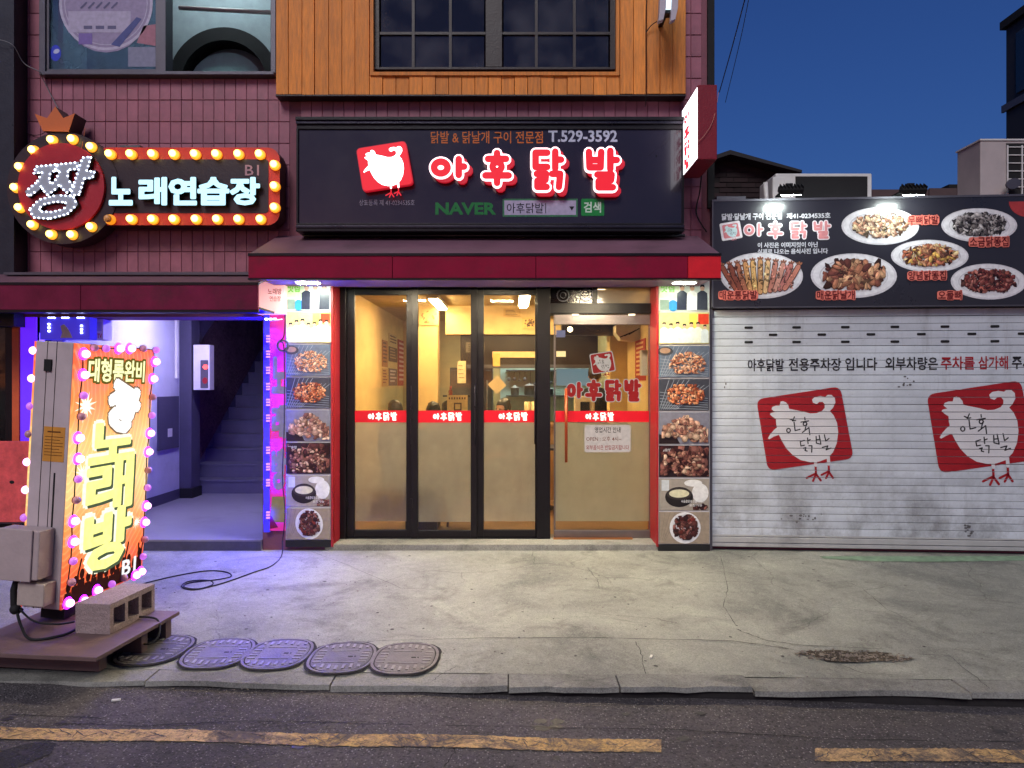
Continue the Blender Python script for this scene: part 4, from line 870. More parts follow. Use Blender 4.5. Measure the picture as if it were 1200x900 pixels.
NOOD = [(206, 150, 120), (224, 172, 140), (184, 120, 92), (232, 190, 160), (160, 96, 76)]
def person_print(g, x, z, h, shirt, w):
    g.col = (212, 170, 145); g.ell(x, z + h * .82, h * .085, h * .11, w); g.col = (30, 24, 24); g.poly([(x - h * .09, z + h * .84), (x - h * .07, z + h * .94), (x + h * .07, z + h * .95), (x + h * .09, z + h * .84), (x, z + h * .88)], w + .0002)
    g.col = shirt; g.poly([(x - h * .2, z), (x - h * .19, z + h * .62), (x - h * .06, z + h * .72), (x + h * .06, z + h * .72), (x + h * .19, z + h * .62), (x + h * .2, z)], w + .0003)
def photo(kind, x0, x1, z0, z1, M):
    g = Geo(M); W, H = x1 - x0, z1 - z0; U = lambda t: x0 + W * t; V = lambda t: z0 + H * t
    if kind == 0:
        g.col = (206, 214, 206); g.rect(x0, x1, z0, z1, 0); g.col = (188, 206, 170); g.rect(x0, U(.4), V(.4), z1, .0003); g.col = (110, 190, 60)
        g.text('맛집', U(.04), U(.3), V(.58), V(.86), .0006, .04); g.col = (50, 130, 190); g.ell(U(.28), V(.16), W * .1, H * .18, .0006)
        for k, (u, c) in enumerate(((.46, (44, 48, 64)), (.66, (232, 230, 228)), (.86, (56, 60, 72)))): person_print(g, U(u), V(.02), H * .85, c, .001 + .0004 * k)
        g.col = (120, 140, 130); g.rect(U(.02), U(.2), V(.02), V(.35), .0008)
    elif kind == 1:
        g.col = (196, 190, 128); g.rect(x0, x1, z0, z1, 0); g.col = (206, 64, 40); g.rect(U(.78), U(.99), V(.62), V(.95), .0004); g.col = (232, 200, 90); g.rect(U(.6), U(.76), V(.4), V(.95), .0004)
        for k in range(7): person_print(g, U(.1 + .135 * k), V(.03), H * random.uniform(.6, .8), random.choice([(216, 220, 210), (200, 210, 214), (228, 224, 190)]), .001 + .0004 * k)
    elif kind in (2, 3):
        g.col = (88, 98, 116) if kind == 2 else (58, 60, 70); g.rect(x0, x1, z0, z1, 0); g.col = (130, 138, 150)
        for k in range(9): g.stroke([(U(.01 + .04 * k), V(.03)), (U(.2 + .1 * k), V(.97 if k < 5 else .8))], W * .006, .0004, n=4)
        for k in range(6): g.stroke([(U(.02), V(.08 + .1 * k)), (U(.97), V(.03 + .07 * k))], W * .005, .0008, n=4)
        if kind == 2:
            g.col = (60, 60, 66); g.ell(U(.12), V(.82), W * .16, H * .14, .001); g.col = (150, 120, 100); g.ell(U(.12), V(.84), W * .11, H * .09, .0012)
            fill_rand(g, 260, U(.2), U(.93), V(.12), V(.8), NOOD, W * .02, W * .055, .002, lambda x, z: ((x - U(.56)) / (W * .36)) ** 2 + ((z - V(.42)) / (H * .36)) ** 2 < 1, .4)
        else: fill_rand(g, 220, U(.16), U(.9), V(.2), V(.82), GRILL, W * .022, W * .042, .002, lambda x, z: abs((x - U(.52)) / (W * .38)) + abs((z - V(.5)) / (H * .5)) < 1.15)
    elif kind in (4, 5):
        g.col = (118, 118, 132) if kind == 4 else (44, 34, 40); g.rect(x0, x1, z0, z1, 0)
        if kind == 4:
            g.col = (40, 30, 34); g.poly([(x0, z0), (U(.42), z0), (U(.34), V(.22)), (x0, V(.3))], .0004)
            fill_rand(g, 190, U(.06), U(.97), V(.05), V(.9), WING, W * .025, W * .075, .001, lambda x, z: z - z0 < H * (.95 - 1.1 * abs((x - x0) / W - .5)) and z - z0 > H * .3 * (1 - (x - x0) / W))
        else:
            fill_rand(g, 70, U(.04), U(.97), V(.04), V(.95), DARKM, W * .06, W * .12, .001); fill_rand(g, 150, U(.1), U(.9), V(.06), V(.8), WING + DARKM, W * .025, W * .065, .005); g.col = (196, 200, 205); g.text('매운맛', U(.05), U(.24), V(.8), V(.9), .003, .02)
    elif kind == 6:
        g.col = (156, 148, 138); g.rect(x0, x1, z0, z1, 0); g.col = (196, 202, 206); g.rect(U(.05), U(.2), V(.62), V(.96), .0004); g.col = (226, 226, 224); g.ell(U(.68), V(.86), W * .18, H * .11, .0006)
        g.ell(U(.82), V(.55), W * .165, H * .3, .0008); g.col = (36, 32, 34); g.ell(U(.4), V(.42), W * .28, H * .32, .001); g.col = (60, 54, 54); g.ell(U(.4), V(.52), W * .25, H * .19, .0012); g.col = (214, 210, 176); g.ell(U(.4), V(.53), W * .2, H * .13, .0014)
        fill_rand(g, 22, U(.68), U(.97), V(.02), V(.22), DARKM, W * .03, W * .05, .0016); g.col = (222, 222, 222); g.text('사골곰탕과 오돌뼈 세트', U(.44), U(.9), V(.24), V(.33), .003, .01); g.text('포장가능', U(.6), U(.86), V(.12), V(.2), .003, .01)
    else:
        g.col = (150, 136, 120); g.rect(x0, x1, z0, z1, 0); g.col = (130, 116, 100)
        for k in range(5): g.stroke([(U(.02 + .1 * k), V(.98)), (U(.0 + .03 * k), V(.1))], W * .004, .0003, n=4)
        g.col = (224, 224, 226); g.ell(U(.52), V(.5), W * .31, H * .5, .0006, rot=.25); g.col = (202, 202, 206); g.ell(U(.53), V(.5), W * .25, H * .42, .0008, rot=.25)
        fill_rand(g, 150, U(.28), U(.78), V(.12), V(.92), DARKM + [(110, 44, 40)], W * .025, W * .06, .001, lambda x, z: ((x - U(.52)) / (W * .23)) ** 2 + ((z - V(.53)) / (H * .4)) ** 2 < 1)
    return g
for (xa, xb, lab, pz0, side) in ((334.5, 388, 'tall food-photo column left of the folding doors, by the stair entrance', 633, 1), (771.5, 832, 'tall food-photo column between the glass door and the shutter', 638, -1)):
    yp = -.05; qx = lambda p: X(p, yp); qz = lambda p: Z(p, yp); t = thing('photo_column', lab, 'poster column', (qx((xa + xb) / 2), yp, .03), group='photo columns beside the shopfront')
    g = Geo(); g.box(qx(xa), qx(xb), yp + .01, .0 - .002, qz(pz0), qz(325)); g.build('backing_board', m_white, t)
    g = Geo(); g.box(qx(xa), qx(xb), yp + .0, .0 - .002, qz(pz0 + (12 if side < 0 else 8)), qz(pz0) - .001); g.build('base_plinth', m_black, t)
    g = Geo(); 
    if side > 0: g.box(qx(xb), qx(xb) + .018, yp - .004, .3, .04, qz(325))
    else: g.box(qx(xa) - .018, qx(xa), yp - .004, .3, .04, qz(325))
    g.build('red_edge', m_red, t)
    n = 8; zt_, zb_ = 326, pz0
    for k in range(n):
        p0 = zt_ + (zb_ - zt_) * k / n; p1 = zt_ + (zb_ - zt_) * (k + 1) / n
        g = Geo(); g.box(qx(xa + .8), qx(xb - .8), yp + .002, yp + .0095, qz(p1 - .9), qz(p0 + .9)); o = g.build('photo_panel', m_white, t)
        photo(k, qx(xa + .8), qx(xb - .8), qz(p1 - 1), qz(p0 + 1), front(yp + .001)).build('photo_print', print_mat('photo_gloss', 0, .28), o)

# ================================================================== ROOM BEHIND THE GLASS
it = thing('dining_room', 'warm yellow-walled eating room seen through the glass shopfront', 'room', (0, 3, 0))
yb = 5.7
g = Geo(); g.box(-1.98, -1.88, .42, yb, 0, 2.7); g.box(-1.98, 1.54, yb, yb + .1, 0, 2.7); g.box(1.47, 1.54, .42, yb, 0, 2.7); g.build('wall', m_cream, it)
g = Geo(); g.box(-1.98, 1.54, .42, yb, 2.62, 2.72); g.build('ceiling', mat('room_ceiling', (190, 165, 115), .8), it)
g = Geo(); g.box(-1.98, 1.54, .42, yb, -.06, .05); g.build('floor', mat('room_floor', (150, 118, 84), .4, 0, .2), it)
g = Geo(); g.box(-1.3, -1.02, 3.2, 3.5, .05, 2.62); g.build('pillar', m_cream, it)
g = Geo(); g.box(-.92, 1.47, 3.3, 3.6, 2.22, 2.62); g.build('beam', m_cream, it)
g = Geo(); g.box(1.25, 1.47, 2.5, 2.8, .05, 2.62); g.build('pillar', m_cream, it)
def room_lamp(x, y, z, w_, d_, m, lab):
    t = thing('ceiling_light', lab, 'lamp', (x, y, z)); g = Geo(); g.box(x - w_ / 2, x + w_ / 2, y - d_ / 2, y + d_ / 2, z + .02, z + .06); g.build('housing', m_white, t)
    g = Geo(); g.box(x - w_ / 2 + .02, x + w_ / 2 - .02, y - d_ / 2 + .02, y + d_ / 2 - .02, z, z + .019); g.build('diffuser', m, t)
m_wl = emis('warm_light', (1, .74, .38), 118)
room_lamp(-.95, 2.6, 2.54, .14, 1.2, m_wl, 'warm strip light on the ceiling behind the left folding door'); room_lamp(.15, 2.3, 2.54, .14, 1.2, m_wl, 'warm strip light on the ceiling behind the third folding door'); room_lamp(.95, 1.6, 2.54, .14, .9, m_wl, 'warm strip light on the ceiling just inside the entrance door')
room_lamp(.2, 4.7, 2.54, 1.3, .2, emis('kitchen_light', (.8, 1, .95), 45), 'cool white strip light over the kitchen at the back')
# print things on walls; generic frames
LWM = Matrix(((0, 0, 1, -1.876), (1, 0, 0, 0), (0, 1, 0, 0), (0, 0, 0, 1)))     # left wall: u->y, v->z, w->+x
RWM = Matrix(((0, 0, -1, 1.468), (-1, 0, 0, 0), (0, 1, 0, 0), (0, 0, 0, 1)))
PR = print_mat('print_paper', 0, .6)
def poster(M, u0, u1, v0, v1, bgc, lines, lab, nm='poster', n=8, head=None, cat='poster'):
    g = Geo(M); g.col = bgc; g.rect(u0, u1, v0, v1, .006, .006)
    g.col = lines
    for k in range(n):
        v = v1 - (v1 - v0) * (k + 1) / (n + 1.2); g.rect(u0 + (u1 - u0) * .12, u0 + (u1 - u0) * random.uniform(.6, .9), v, v + (v1 - v0) / (n + 1) * .45, .0075)
    if head: g.text(head, u0 + (u1 - u0) * .1, u1 - (u1 - u0) * .1, v1 - (v1 - v0) * .11, v1 - (v1 - v0) * .03, .008, .02)
    return tag(g.build(nm, PR), lab, cat)
def lwu(px): d = -1.876 * FPX / (px - 600); return d + CAMY
def lwz(px, py): d = -1.876 * FPX / (px - 600); return CAMZ - (py - 450) * d / FPX
poster(LWM, lwu(466), lwu(476), lwz(470, 452), lwz(470, 399), (170, 44, 52), (225, 190, 180), 'red menu poster on the left wall behind the first folding door', n=9)
poster(LWM, lwu(455.5), lwu(465), lwz(460, 424), lwz(460, 407), (70, 62, 56), (170, 140, 110), 'dark photo poster beside the red menu on the left wall', n=4)
poster(LWM, lwu(455.5), lwu(465), lwz(460, 452), lwz(460, 432), (90, 88, 92), (210, 200, 190), 'grey lower poster beside the red menu on the left wall', n=4)
poster(LWM, lwu(455.5), lwu(465), lwz(460, 406), lwz(460, 392), (206, 178, 130), (90, 70, 50), 'cream notice high on the left wall above the dark poster', n=3)
poster(LWM, lwu(447.5), lwu(454), lwz(451, 430), lwz(451, 399), (176, 116, 64), (90, 50, 40), 'narrow brown poster on the left wall, upper of two', n=6)
poster(LWM, lwu(447.5), lwu(454), lwz(451, 453), lwz(451, 432), (206, 160, 96), (120, 70, 50), 'narrow tan poster on the left wall, lower of two', n=5)
def rwu(px): d = 1.468 * FPX / (px - 600); return -(d + CAMY)
def rwz(px, py): d = 1.468 * FPX / (px - 600); return CAMZ - (py - 450) * d / FPX
poster(RWM, rwu(745), rwu(757), rwz(751, 446), rwz(751, 398), (176, 44, 34), (236, 190, 130), 'tall red menu banner on the right wall behind the glass door', n=8, cat='menu')
def yrect(nm, a, b, c_, d, Y, th, m, lab, cat, bev=.004):
    g = Geo(); g.box(X(a, Y), X(b, Y), Y, Y + th, Z(d, Y), Z(c_, Y)); return tag(g.build(nm, m, bevel=bev), lab, cat)
# kitchen
m_ss = mat('kitchen_steel', (96, 98, 102), .35, .6, .2)
m_gr = mat('hood_steel', (40, 37, 35), .45, .4, .25, dirt=.3)
hd = thing('range_hood', 'dark steel range hood across the kitchen under the cream beam', 'range hood', (.3, 3.5, 1.8)); g = Geo(); g.box(-.72, 1.2, 3.36, 4.2, 1.78, 2.215); g.build('canopy', m_gr, hd, bevel=.01)
g = Geo(); g.box(-.74, 1.22, 3.345, 3.36, 1.75, 1.80); g.build('lip', m_ss, hd)
g = Geo(); g.box(.42, 1.24, .75, 3.29, 2.47, 2.50); tag(g.build('ceiling_panel', mat('black_panel', (30, 26, 24), .5, spec=.6)), 'black ceiling panel over the path behind the glass door', 'panel')  # near-black panel below the right part of the ceiling
g = Geo(); g.tube([(1.0, 1.9, 2.36), (1.0, 3.3, 2.36)], .17, 18); tag(g.build('exhaust_duct', m_gr), 'fat dark exhaust duct under the ceiling behind the glass door', 'duct')
g = Geo(); g.tube([(.62, 2.3, 2.28), (1.3, 2.3, 2.28)], .15, 16); tag(g.build('exhaust_pipe', mat('duct_black', (30, 28, 28), .3, .5)), 'glossy black cross duct behind the door lettering', 'duct')
kc = thing('kitchen_counter', 'steel kitchen counter under the range hood', 'counter', (0, 3.6, 0)); g = Geo(); g.box(-.6, 1.2, 3.4, 4.0, .86, .92); g.build('worktop', m_ss, kc, bevel=.005); g = Geo(); g.box(-.58, 1.18, 3.44, 3.98, .05, .86); g.build('cabinet', m_gr, kc)
kb = thing('kitchen_shelf', 'lit white kitchen wall rack with hanging utensils behind the third folding door', 'shelf', (.1, 5.6, 1.3)); Yk_ = 5.62
g = Geo(); g.box(-.2, 1.47, 5.66, 5.695, .9, 1.95); g.build('back_panel', mat('kitchen_tile', (190, 215, 205), .35), kb)
for z_ in (1.32, 1.75): g = Geo(); g.box(-.1, 1.3, 5.4, 5.65, z_, z_ + .02); g.build('board', m_ss, kb)
g = Geo()
for k in range(9):
    x = -.05 + k * .09; h = random.uniform(.1, .22); g.tube([(x, 5.5, 1.74), (x, 5.5, 1.74 - h)], .004, 5); g.ball(x, 5.5, 1.72 - h, random.uniform(.02, .04), 8, 5, (1, .3, 1))
g.build('utensil', m_ss, kb, kind='stuff')
for x, r, h, lab in ((.05, .07, .12, 'small steel pot on the back rack, left'), (.3, .09, .16, 'taller steel pot on the back rack, middle'), (.62, .08, .10, 'squat steel pot on the back rack, right')):
    t = thing('pot', lab, 'pot', (x, 5.52, 1.34)); g = Geo(); g.lathe([(r * .9, 0), (r, .01), (r, h), (r * 1.05, h), (.001, h + .001)], x, 5.52, 1.342, 16); g.build('bowl', m_ss, t); g = Geo(); g.lathe([(r * 1.02, 0), (r * .6, .02), (.012, .03), (.012, .045), (.001, .046)], x, 5.52, 1.342 + h + .003, 16); g.build('lid', m_white, t)
fr = thing('refrigerator', 'grey steel refrigerator left of the kitchen opening', 'refrigerator', (-.62, 4.4, .05)); g = Geo(); g.box(-.95, -.3, 4.3, 4.9, .05, 1.78); g.build('body', mat('fridge_blue', (86, 96, 108), .35, .4), fr, bevel=.01)
for z0_, z1_ in ((.12, .86), (.9, 1.74)): g = Geo(); g.box(-.93, -.32, 4.265, 4.298, z0_, z1_); d_ = g.build('door', m_ss, fr, bevel=.008); g = Geo(); g.tube([(-.38, 4.24, z0_ + .15), (-.38, 4.24, z1_ - .15)], .012, 6); g.build('handle', m_white, d_)
cp_ = thing('serving_counter', 'brown serving counter in front of the kitchen', 'counter', (.4, 2.4, 0)); g = Geo(); g.box(-.35, 1.2, 2.45, 2.85, .98, 1.02); g.build('top', mat('counter_wood', (150, 110, 70), .4), cp_, bevel=.005); g = Geo(); g.box(-.33, 1.18, 2.49, 2.81, .05, .98); g.build('front', mat('counter_front', (170, 130, 84), .6), cp_)
yrect('notice_strip', 577, 628, 412, 419, 3.33, .006, mat('cream_card', (228, 200, 140), .7), 'long cream notice strip fixed under the range hood', 'notice', 0)
yrect('paper_tag', 577.5, 586, 414, 429, 3.30, .006, mat('yellow_card', (226, 180, 96), .7), 'small yellow paper tag hanging by the notice strip', 'notice', 0)
g = Geo(front(2.6) @ Matrix.Translation((X(582.5, 2.6), Z(451, 2.6), 0)) @ Matrix.Rotation(R(42), 4, 'Z')); g.rect(-.085, .085, -.085, .085, .004, .004); tag(g.build('hanging_card', mat('pale_card', (232, 204, 150), .7)), 'tilted square paper hanging above the seated man', 'card')
g = Geo(front(3.29)); g.col = (222, 186, 110); g.rect(X(612, 3.29), X(627.5, 3.29), Z(385, 3.29), Z(372, 3.29), .01, .01); g.col = (90, 60, 36)
fill_rand(g, 30, X(614, 3.29), X(626, 3.29), Z(383, 3.29), Z(374, 3.29), [(90, 60, 36), (150, 110, 60), (70, 50, 34)], .008, .02, .011); tag(g.build('framed_print', PR), 'small framed brown print on the beam, upper right of the third folding door', 'picture')
g = Geo(front(3.19)); g.col = (214, 180, 116); g.rect(X(491, 3.19), X(514, 3.19), Z(381, 3.19), Z(360, 3.19), .01, .01); g.col = (170, 120, 70); fill_rand(g, 12, X(493, 3.19), X(512, 3.19), Z(379, 3.19), Z(363, 3.19), [(180, 140, 84), (150, 100, 60)], .01, .03, .011)
tag(g.build('wall_board', PR), 'pale yellow board on the pillar at the top of the middle folding door', 'board')
g = Geo(front(2.3)); Yn = 2.3; g.col = (226, 190, 120); g.rect(X(524, Yn), X(548, Yn), Z(484, Yn), Z(463, Yn), .01, .01); g.col = (90, 60, 40)
for k in range(7): g.rect(X(526 + 3 * k, Yn), X(527.6 + 3 * k, Yn), Z(468, Yn), Z(465.5, Yn), .012)
g.rect(X(532, Yn), X(541, Yn), Z(481, Yn), Z(472, Yn), .012); g.col = (226, 190, 120); g.rect(X(533.5, Yn), X(539.5, Yn), Z(479.5, Yn), Z(473.5, Yn), .013); tag(g.build('carton', PR), 'pale yellow printed carton beside the black-haired head', 'box')
bt = thing('sauce_bottle', 'red capped bottle behind the middle folding door', 'bottle', (X(528, 2.5), 2.5, 1.36)); zb_ = Z(463, 2.5)
g = Geo(); g.box(X(520, 2.5), X(552, 2.5), 2.38, 2.62, zb_ - .02, zb_); tag(g.build('wall_shelf', m_brown), 'narrow shelf carrying the red capped bottle', 'shelf')
g = Geo(); g.lathe([(.025, 0), (.027, .05), (.012, .075), (.012, .09)], X(528, 2.5), 2.5, zb_, 12); g.build('body', mat('bottle_brown', (120, 40, 30), .2), bt); g = Geo(); g.lathe([(.014, 0), (.014, .02), (.001, .021)], X(528, 2.5), 2.5, zb_ + .0905, 10); g.build('cap', m_red, bt)
for px, lab in ((618, 'left stack of pale paper cups on the serving counter'), (626, 'right stack of pale paper cups on the serving counter')):
    Yc = 2.6; t = thing('cup_stack', lab, 'cups', (X(px, Yc), Yc, 1.02), group='paper cup stacks'); g = Geo(); g.lathe([(.03, 0), (.036, .1), (.038, .11), (.037, .12), (.038, .13), (.037, .14), (.038, .28), (.001, .281)], X(px, Yc), Yc, 1.021, 14); g.build('cups', mat('paper_cup', (230, 205, 150), .6), t)
# cashier screen, wall cooler and small things by the door
pos = thing('cash_register', 'cream backed cash register screen behind the entrance door', 'cash register', (X(685, 2.4), 2.5, 1.0)); Yp = 2.45
g = Geo(); g.box(X(673, Yp), X(697, Yp), Yp, Yp + .05, Z(486, Yp), Z(464, Yp)); g.build('screen', mat('cream_plastic', (222, 200, 160), .5), pos, bevel=.012); g = Geo(); g.box(X(680, Yp), X(691, Yp), Yp - .012, Yp - .001, Z(482, Yp), Z(471, Yp)); g.build('rear_cover', m_black, pos, bevel=.006)
g = Geo(); g.box(X(681, Yp), X(689, Yp), Yp + .06, Yp + .2, 1.021, Z(486, Yp) + .03); g.build('stand', m_dk, pos)
ac = thing('wall_air_conditioner', 'white indoor air conditioner high behind the upper right of the glass door', 'air conditioner', (1.1, 1.6, 2.0)); Yq = 1.6
g = Geo(front(Yq)); pts = [(X(722, Yq), Z(381, Yq)), (X(752, Yq), Z(381, Yq)), (X(754, Yq), Z(396, Yq)), (X(744, Yq), Z(400, Yq)), (X(728, Yq), Z(398, Yq)), (X(722, Yq), Z(390, Yq))]; g.poly(pts, 0, .25); g.build('casing', mat('ac_cream', (228, 214, 180), .5), ac)
g = Geo(front(Yq))
for k in range(3): g.stroke([(X(727 + 5 * k, Yq), Z(395 - 1.5 * k, Yq)), (X(741 + 4 * k, Yq), Z(389 - 2 * k, Yq))], .006, .003)
g.build('louver', m_black, ac)
yrect('monitor', 652, 662.5, 387, 395, 1.9, .03, emis('monitor_glow', (.25, .3, .6), .5), 'small bluish monitor in the top left corner of the door glass', 'monitor', .002)
g = Geo(); g.ball(X(668, 1.6), 1.6, Z(386, 1.6), .03, 10, 6); tag(g.build('spot_bulb', emis('spot_warm', (1, .8, .45), 16)), 'bright bare bulb glowing behind the top left of the door glass', 'lamp')
yrect('lit_panel', 652, 663, 411.5, 418, 3.2, .02, emis('panel_warm', (1, .75, .35), 1.3), 'small lit yellow panel behind the left side of the glass door', 'sign', .001)
yrect('paper_roll_holder', 752, 759, 410, 440, .9, .12, m_white, 'white dispenser on the wall at the right side of the glass door', 'dispenser')
g = Geo(); Yv = 3.7; g.box(X(652, Yv), X(700, Yv), Yv, Yv + .02, Z(452, Yv), Z(432, Yv)); tag(g.build('display_fridge_glass', emis('fridge_glow', (.25, .5, .6), .45)), 'blue-green lit refrigerator front behind the door lettering', 'display fridge')
for k, (px, py, w_, h_, Yw, c_, lab) in enumerate(((541, 436, 10, 26, 3.25, (206, 190, 150), 'pale rolled calendar hanging right of the pillar behind the middle door'), (557, 407, 22, 12, 3.24, (92, 84, 72), 'dark framed licence hanging over the fridge'),
        (600, 366, 20, 9, 3.28, (206, 168, 98), 'plain tan sign plate on the beam, left of the framed print'), (430, 366, 9, 12, 5.6, (190, 150, 92), 'small tan notice high on the far wall seen past the left door'))):
    g = Geo(front(Yw)); g.col = c_; g.rect(X(px - w_ / 2, Yw), X(px + w_ / 2, Yw), Z(py + h_ / 2, Yw), Z(py - h_ / 2, Yw), .01, .01); g.col = tuple(v * .5 for v in c_)
    for q in range(4): g.rect(X(px - w_ * .38, Yw), X(px + w_ * (.1 + .07 * q), Yw), Z(py - h_ * .3 + h_ * .18 * q + .8, Yw), Z(py - h_ * .3 + h_ * .18 * q, Yw), .0115)
    tag(g.build('wall_notice', PR), lab, 'notice')
for k, (px, h, c_) in enumerate(((603, .10, (160, 50, 36)), (608, .13, (90, 110, 60)), (596, .09, (200, 190, 170)), (566, .12, (60, 60, 70)))):
    t = thing('condiment_jar', ('short red-brown jar', 'taller green jar', 'small white jar', 'dark grey jar')[k] + ' on the serving counter behind the third folding door', 'jar', (X(px, 2.55), 2.55, 1.02)); g = Geo(); g.lathe([(.028, 0), (.03, h * .7), (.02, h)], X(px, 2.55), 2.55, 1.021, 12); g.build('body', mat('jar_%s' % ('red', 'green', 'white', 'grey')[k], c_, .3), t)
    g = Geo(); g.lathe([(.022, 0), (.022, .02), (.001, .021)], X(px, 2.55), 2.55, 1.022 + h, 10); g.build('lid', m_black, t)
# tables and stools
m_tbl = mat('table_dark', (58, 52, 56), .5)
def table(x, y, lab, w_=.6, d_=.6, h=.74, block=False):
    t = thing('dining_table', lab, 'table', (x, y, .05), group='dining tables inside'); g = Geo(); g.box(x - w_ / 2, x + w_ / 2, y - d_ / 2, y + d_ / 2, h + .02, h + .05); g.build('tabletop', m_tbl, t, bevel=.004)
    g = Geo()
    if block: g.box(x - .10, x + .22, y - .15, y + .2, .051, h + .019)
    else: g.lathe([(.25, 0), (.25, .02), (.04, .04), (.04, h - .06), (.15, h - .031)], x, y, .051, 14)
    g.build('pedestal', m_tbl, t); return t
table(-.98, .80, 'dark table right behind the frosted left folding doors', .60, .5, .74, True); table(-.75, 2.75, 'dark table further back before the pillar', h=.70); table(.25, 1.9, 'dark table behind the frosted third folding door', .55, .5)
def stool(x, y, lab):
    t = thing('stool', lab, 'stool', (x, y, .05), group='round stools inside'); g = Geo(); g.lathe([(.001, .40), (.16, .40), (.17, .43), (.16, .46), (.001, .462)], x, y, .05, 18); g.build('seat', mat('stool_red', (60, 24, 24), .5), t)
    for sx_ in (-1, 1):
        for sy_ in (-1, 1): g = Geo(); g.tube([(x + sx_ * .1, y + sy_ * .1, .45), (x + sx_ * .15, y + sy_ * .15, .052)], .011, 6); g.build('leg', m_steel, t)
stool(-1.40, 1.98, 'stool carrying the diner nearest the left wall'); stool(-.89, 1.98, 'stool carrying the diner with short black hair'); stool(-.11, 2.62 - .35, 'stool carrying the man near the kitchen'); stool(-.52, .95, 'empty stool just inside the middle folding door')

# ================================================================== PEOPLE
def remesh_to(parent, name, g, m, vox, smooth=True):
    me = bpy.data.meshes.new(name); me.from_pydata([tuple(p) for p in g.v], [], g.f); o = bpy.data.objects.new('t', me); COL.objects.link(o)
    md = o.modifiers.new('r', 'REMESH'); md.mode = 'VOXEL'; md.voxel_size = vox; md.use_smooth_shade = True; ms = o.modifiers.new('s', 'SMOOTH'); ms.iterations = 3; ms.factor = .5
    dg = bpy.context.evaluated_depsgraph_get(); me2 = bpy.data.meshes.new_from_object(o.evaluated_get(dg)); bpy.data.objects.remove(o)
    me2.transform(wm(parent).inverted()); me2.materials.clear(); me2.materials.append(m); me2.name = name; r = bpy.data.objects.new(name, me2); COL.objects.link(r); r.parent = parent; WM[r.name] = wm(parent); return r
def limb(g, pts, rs, n=12): g.tube(pts, rs, n); [g.ball(*p, r * .99, 10, 6) for p, r in zip(pts, rs)]
m_skin = mat('skin', (186, 130, 98), .55, 0, .06)
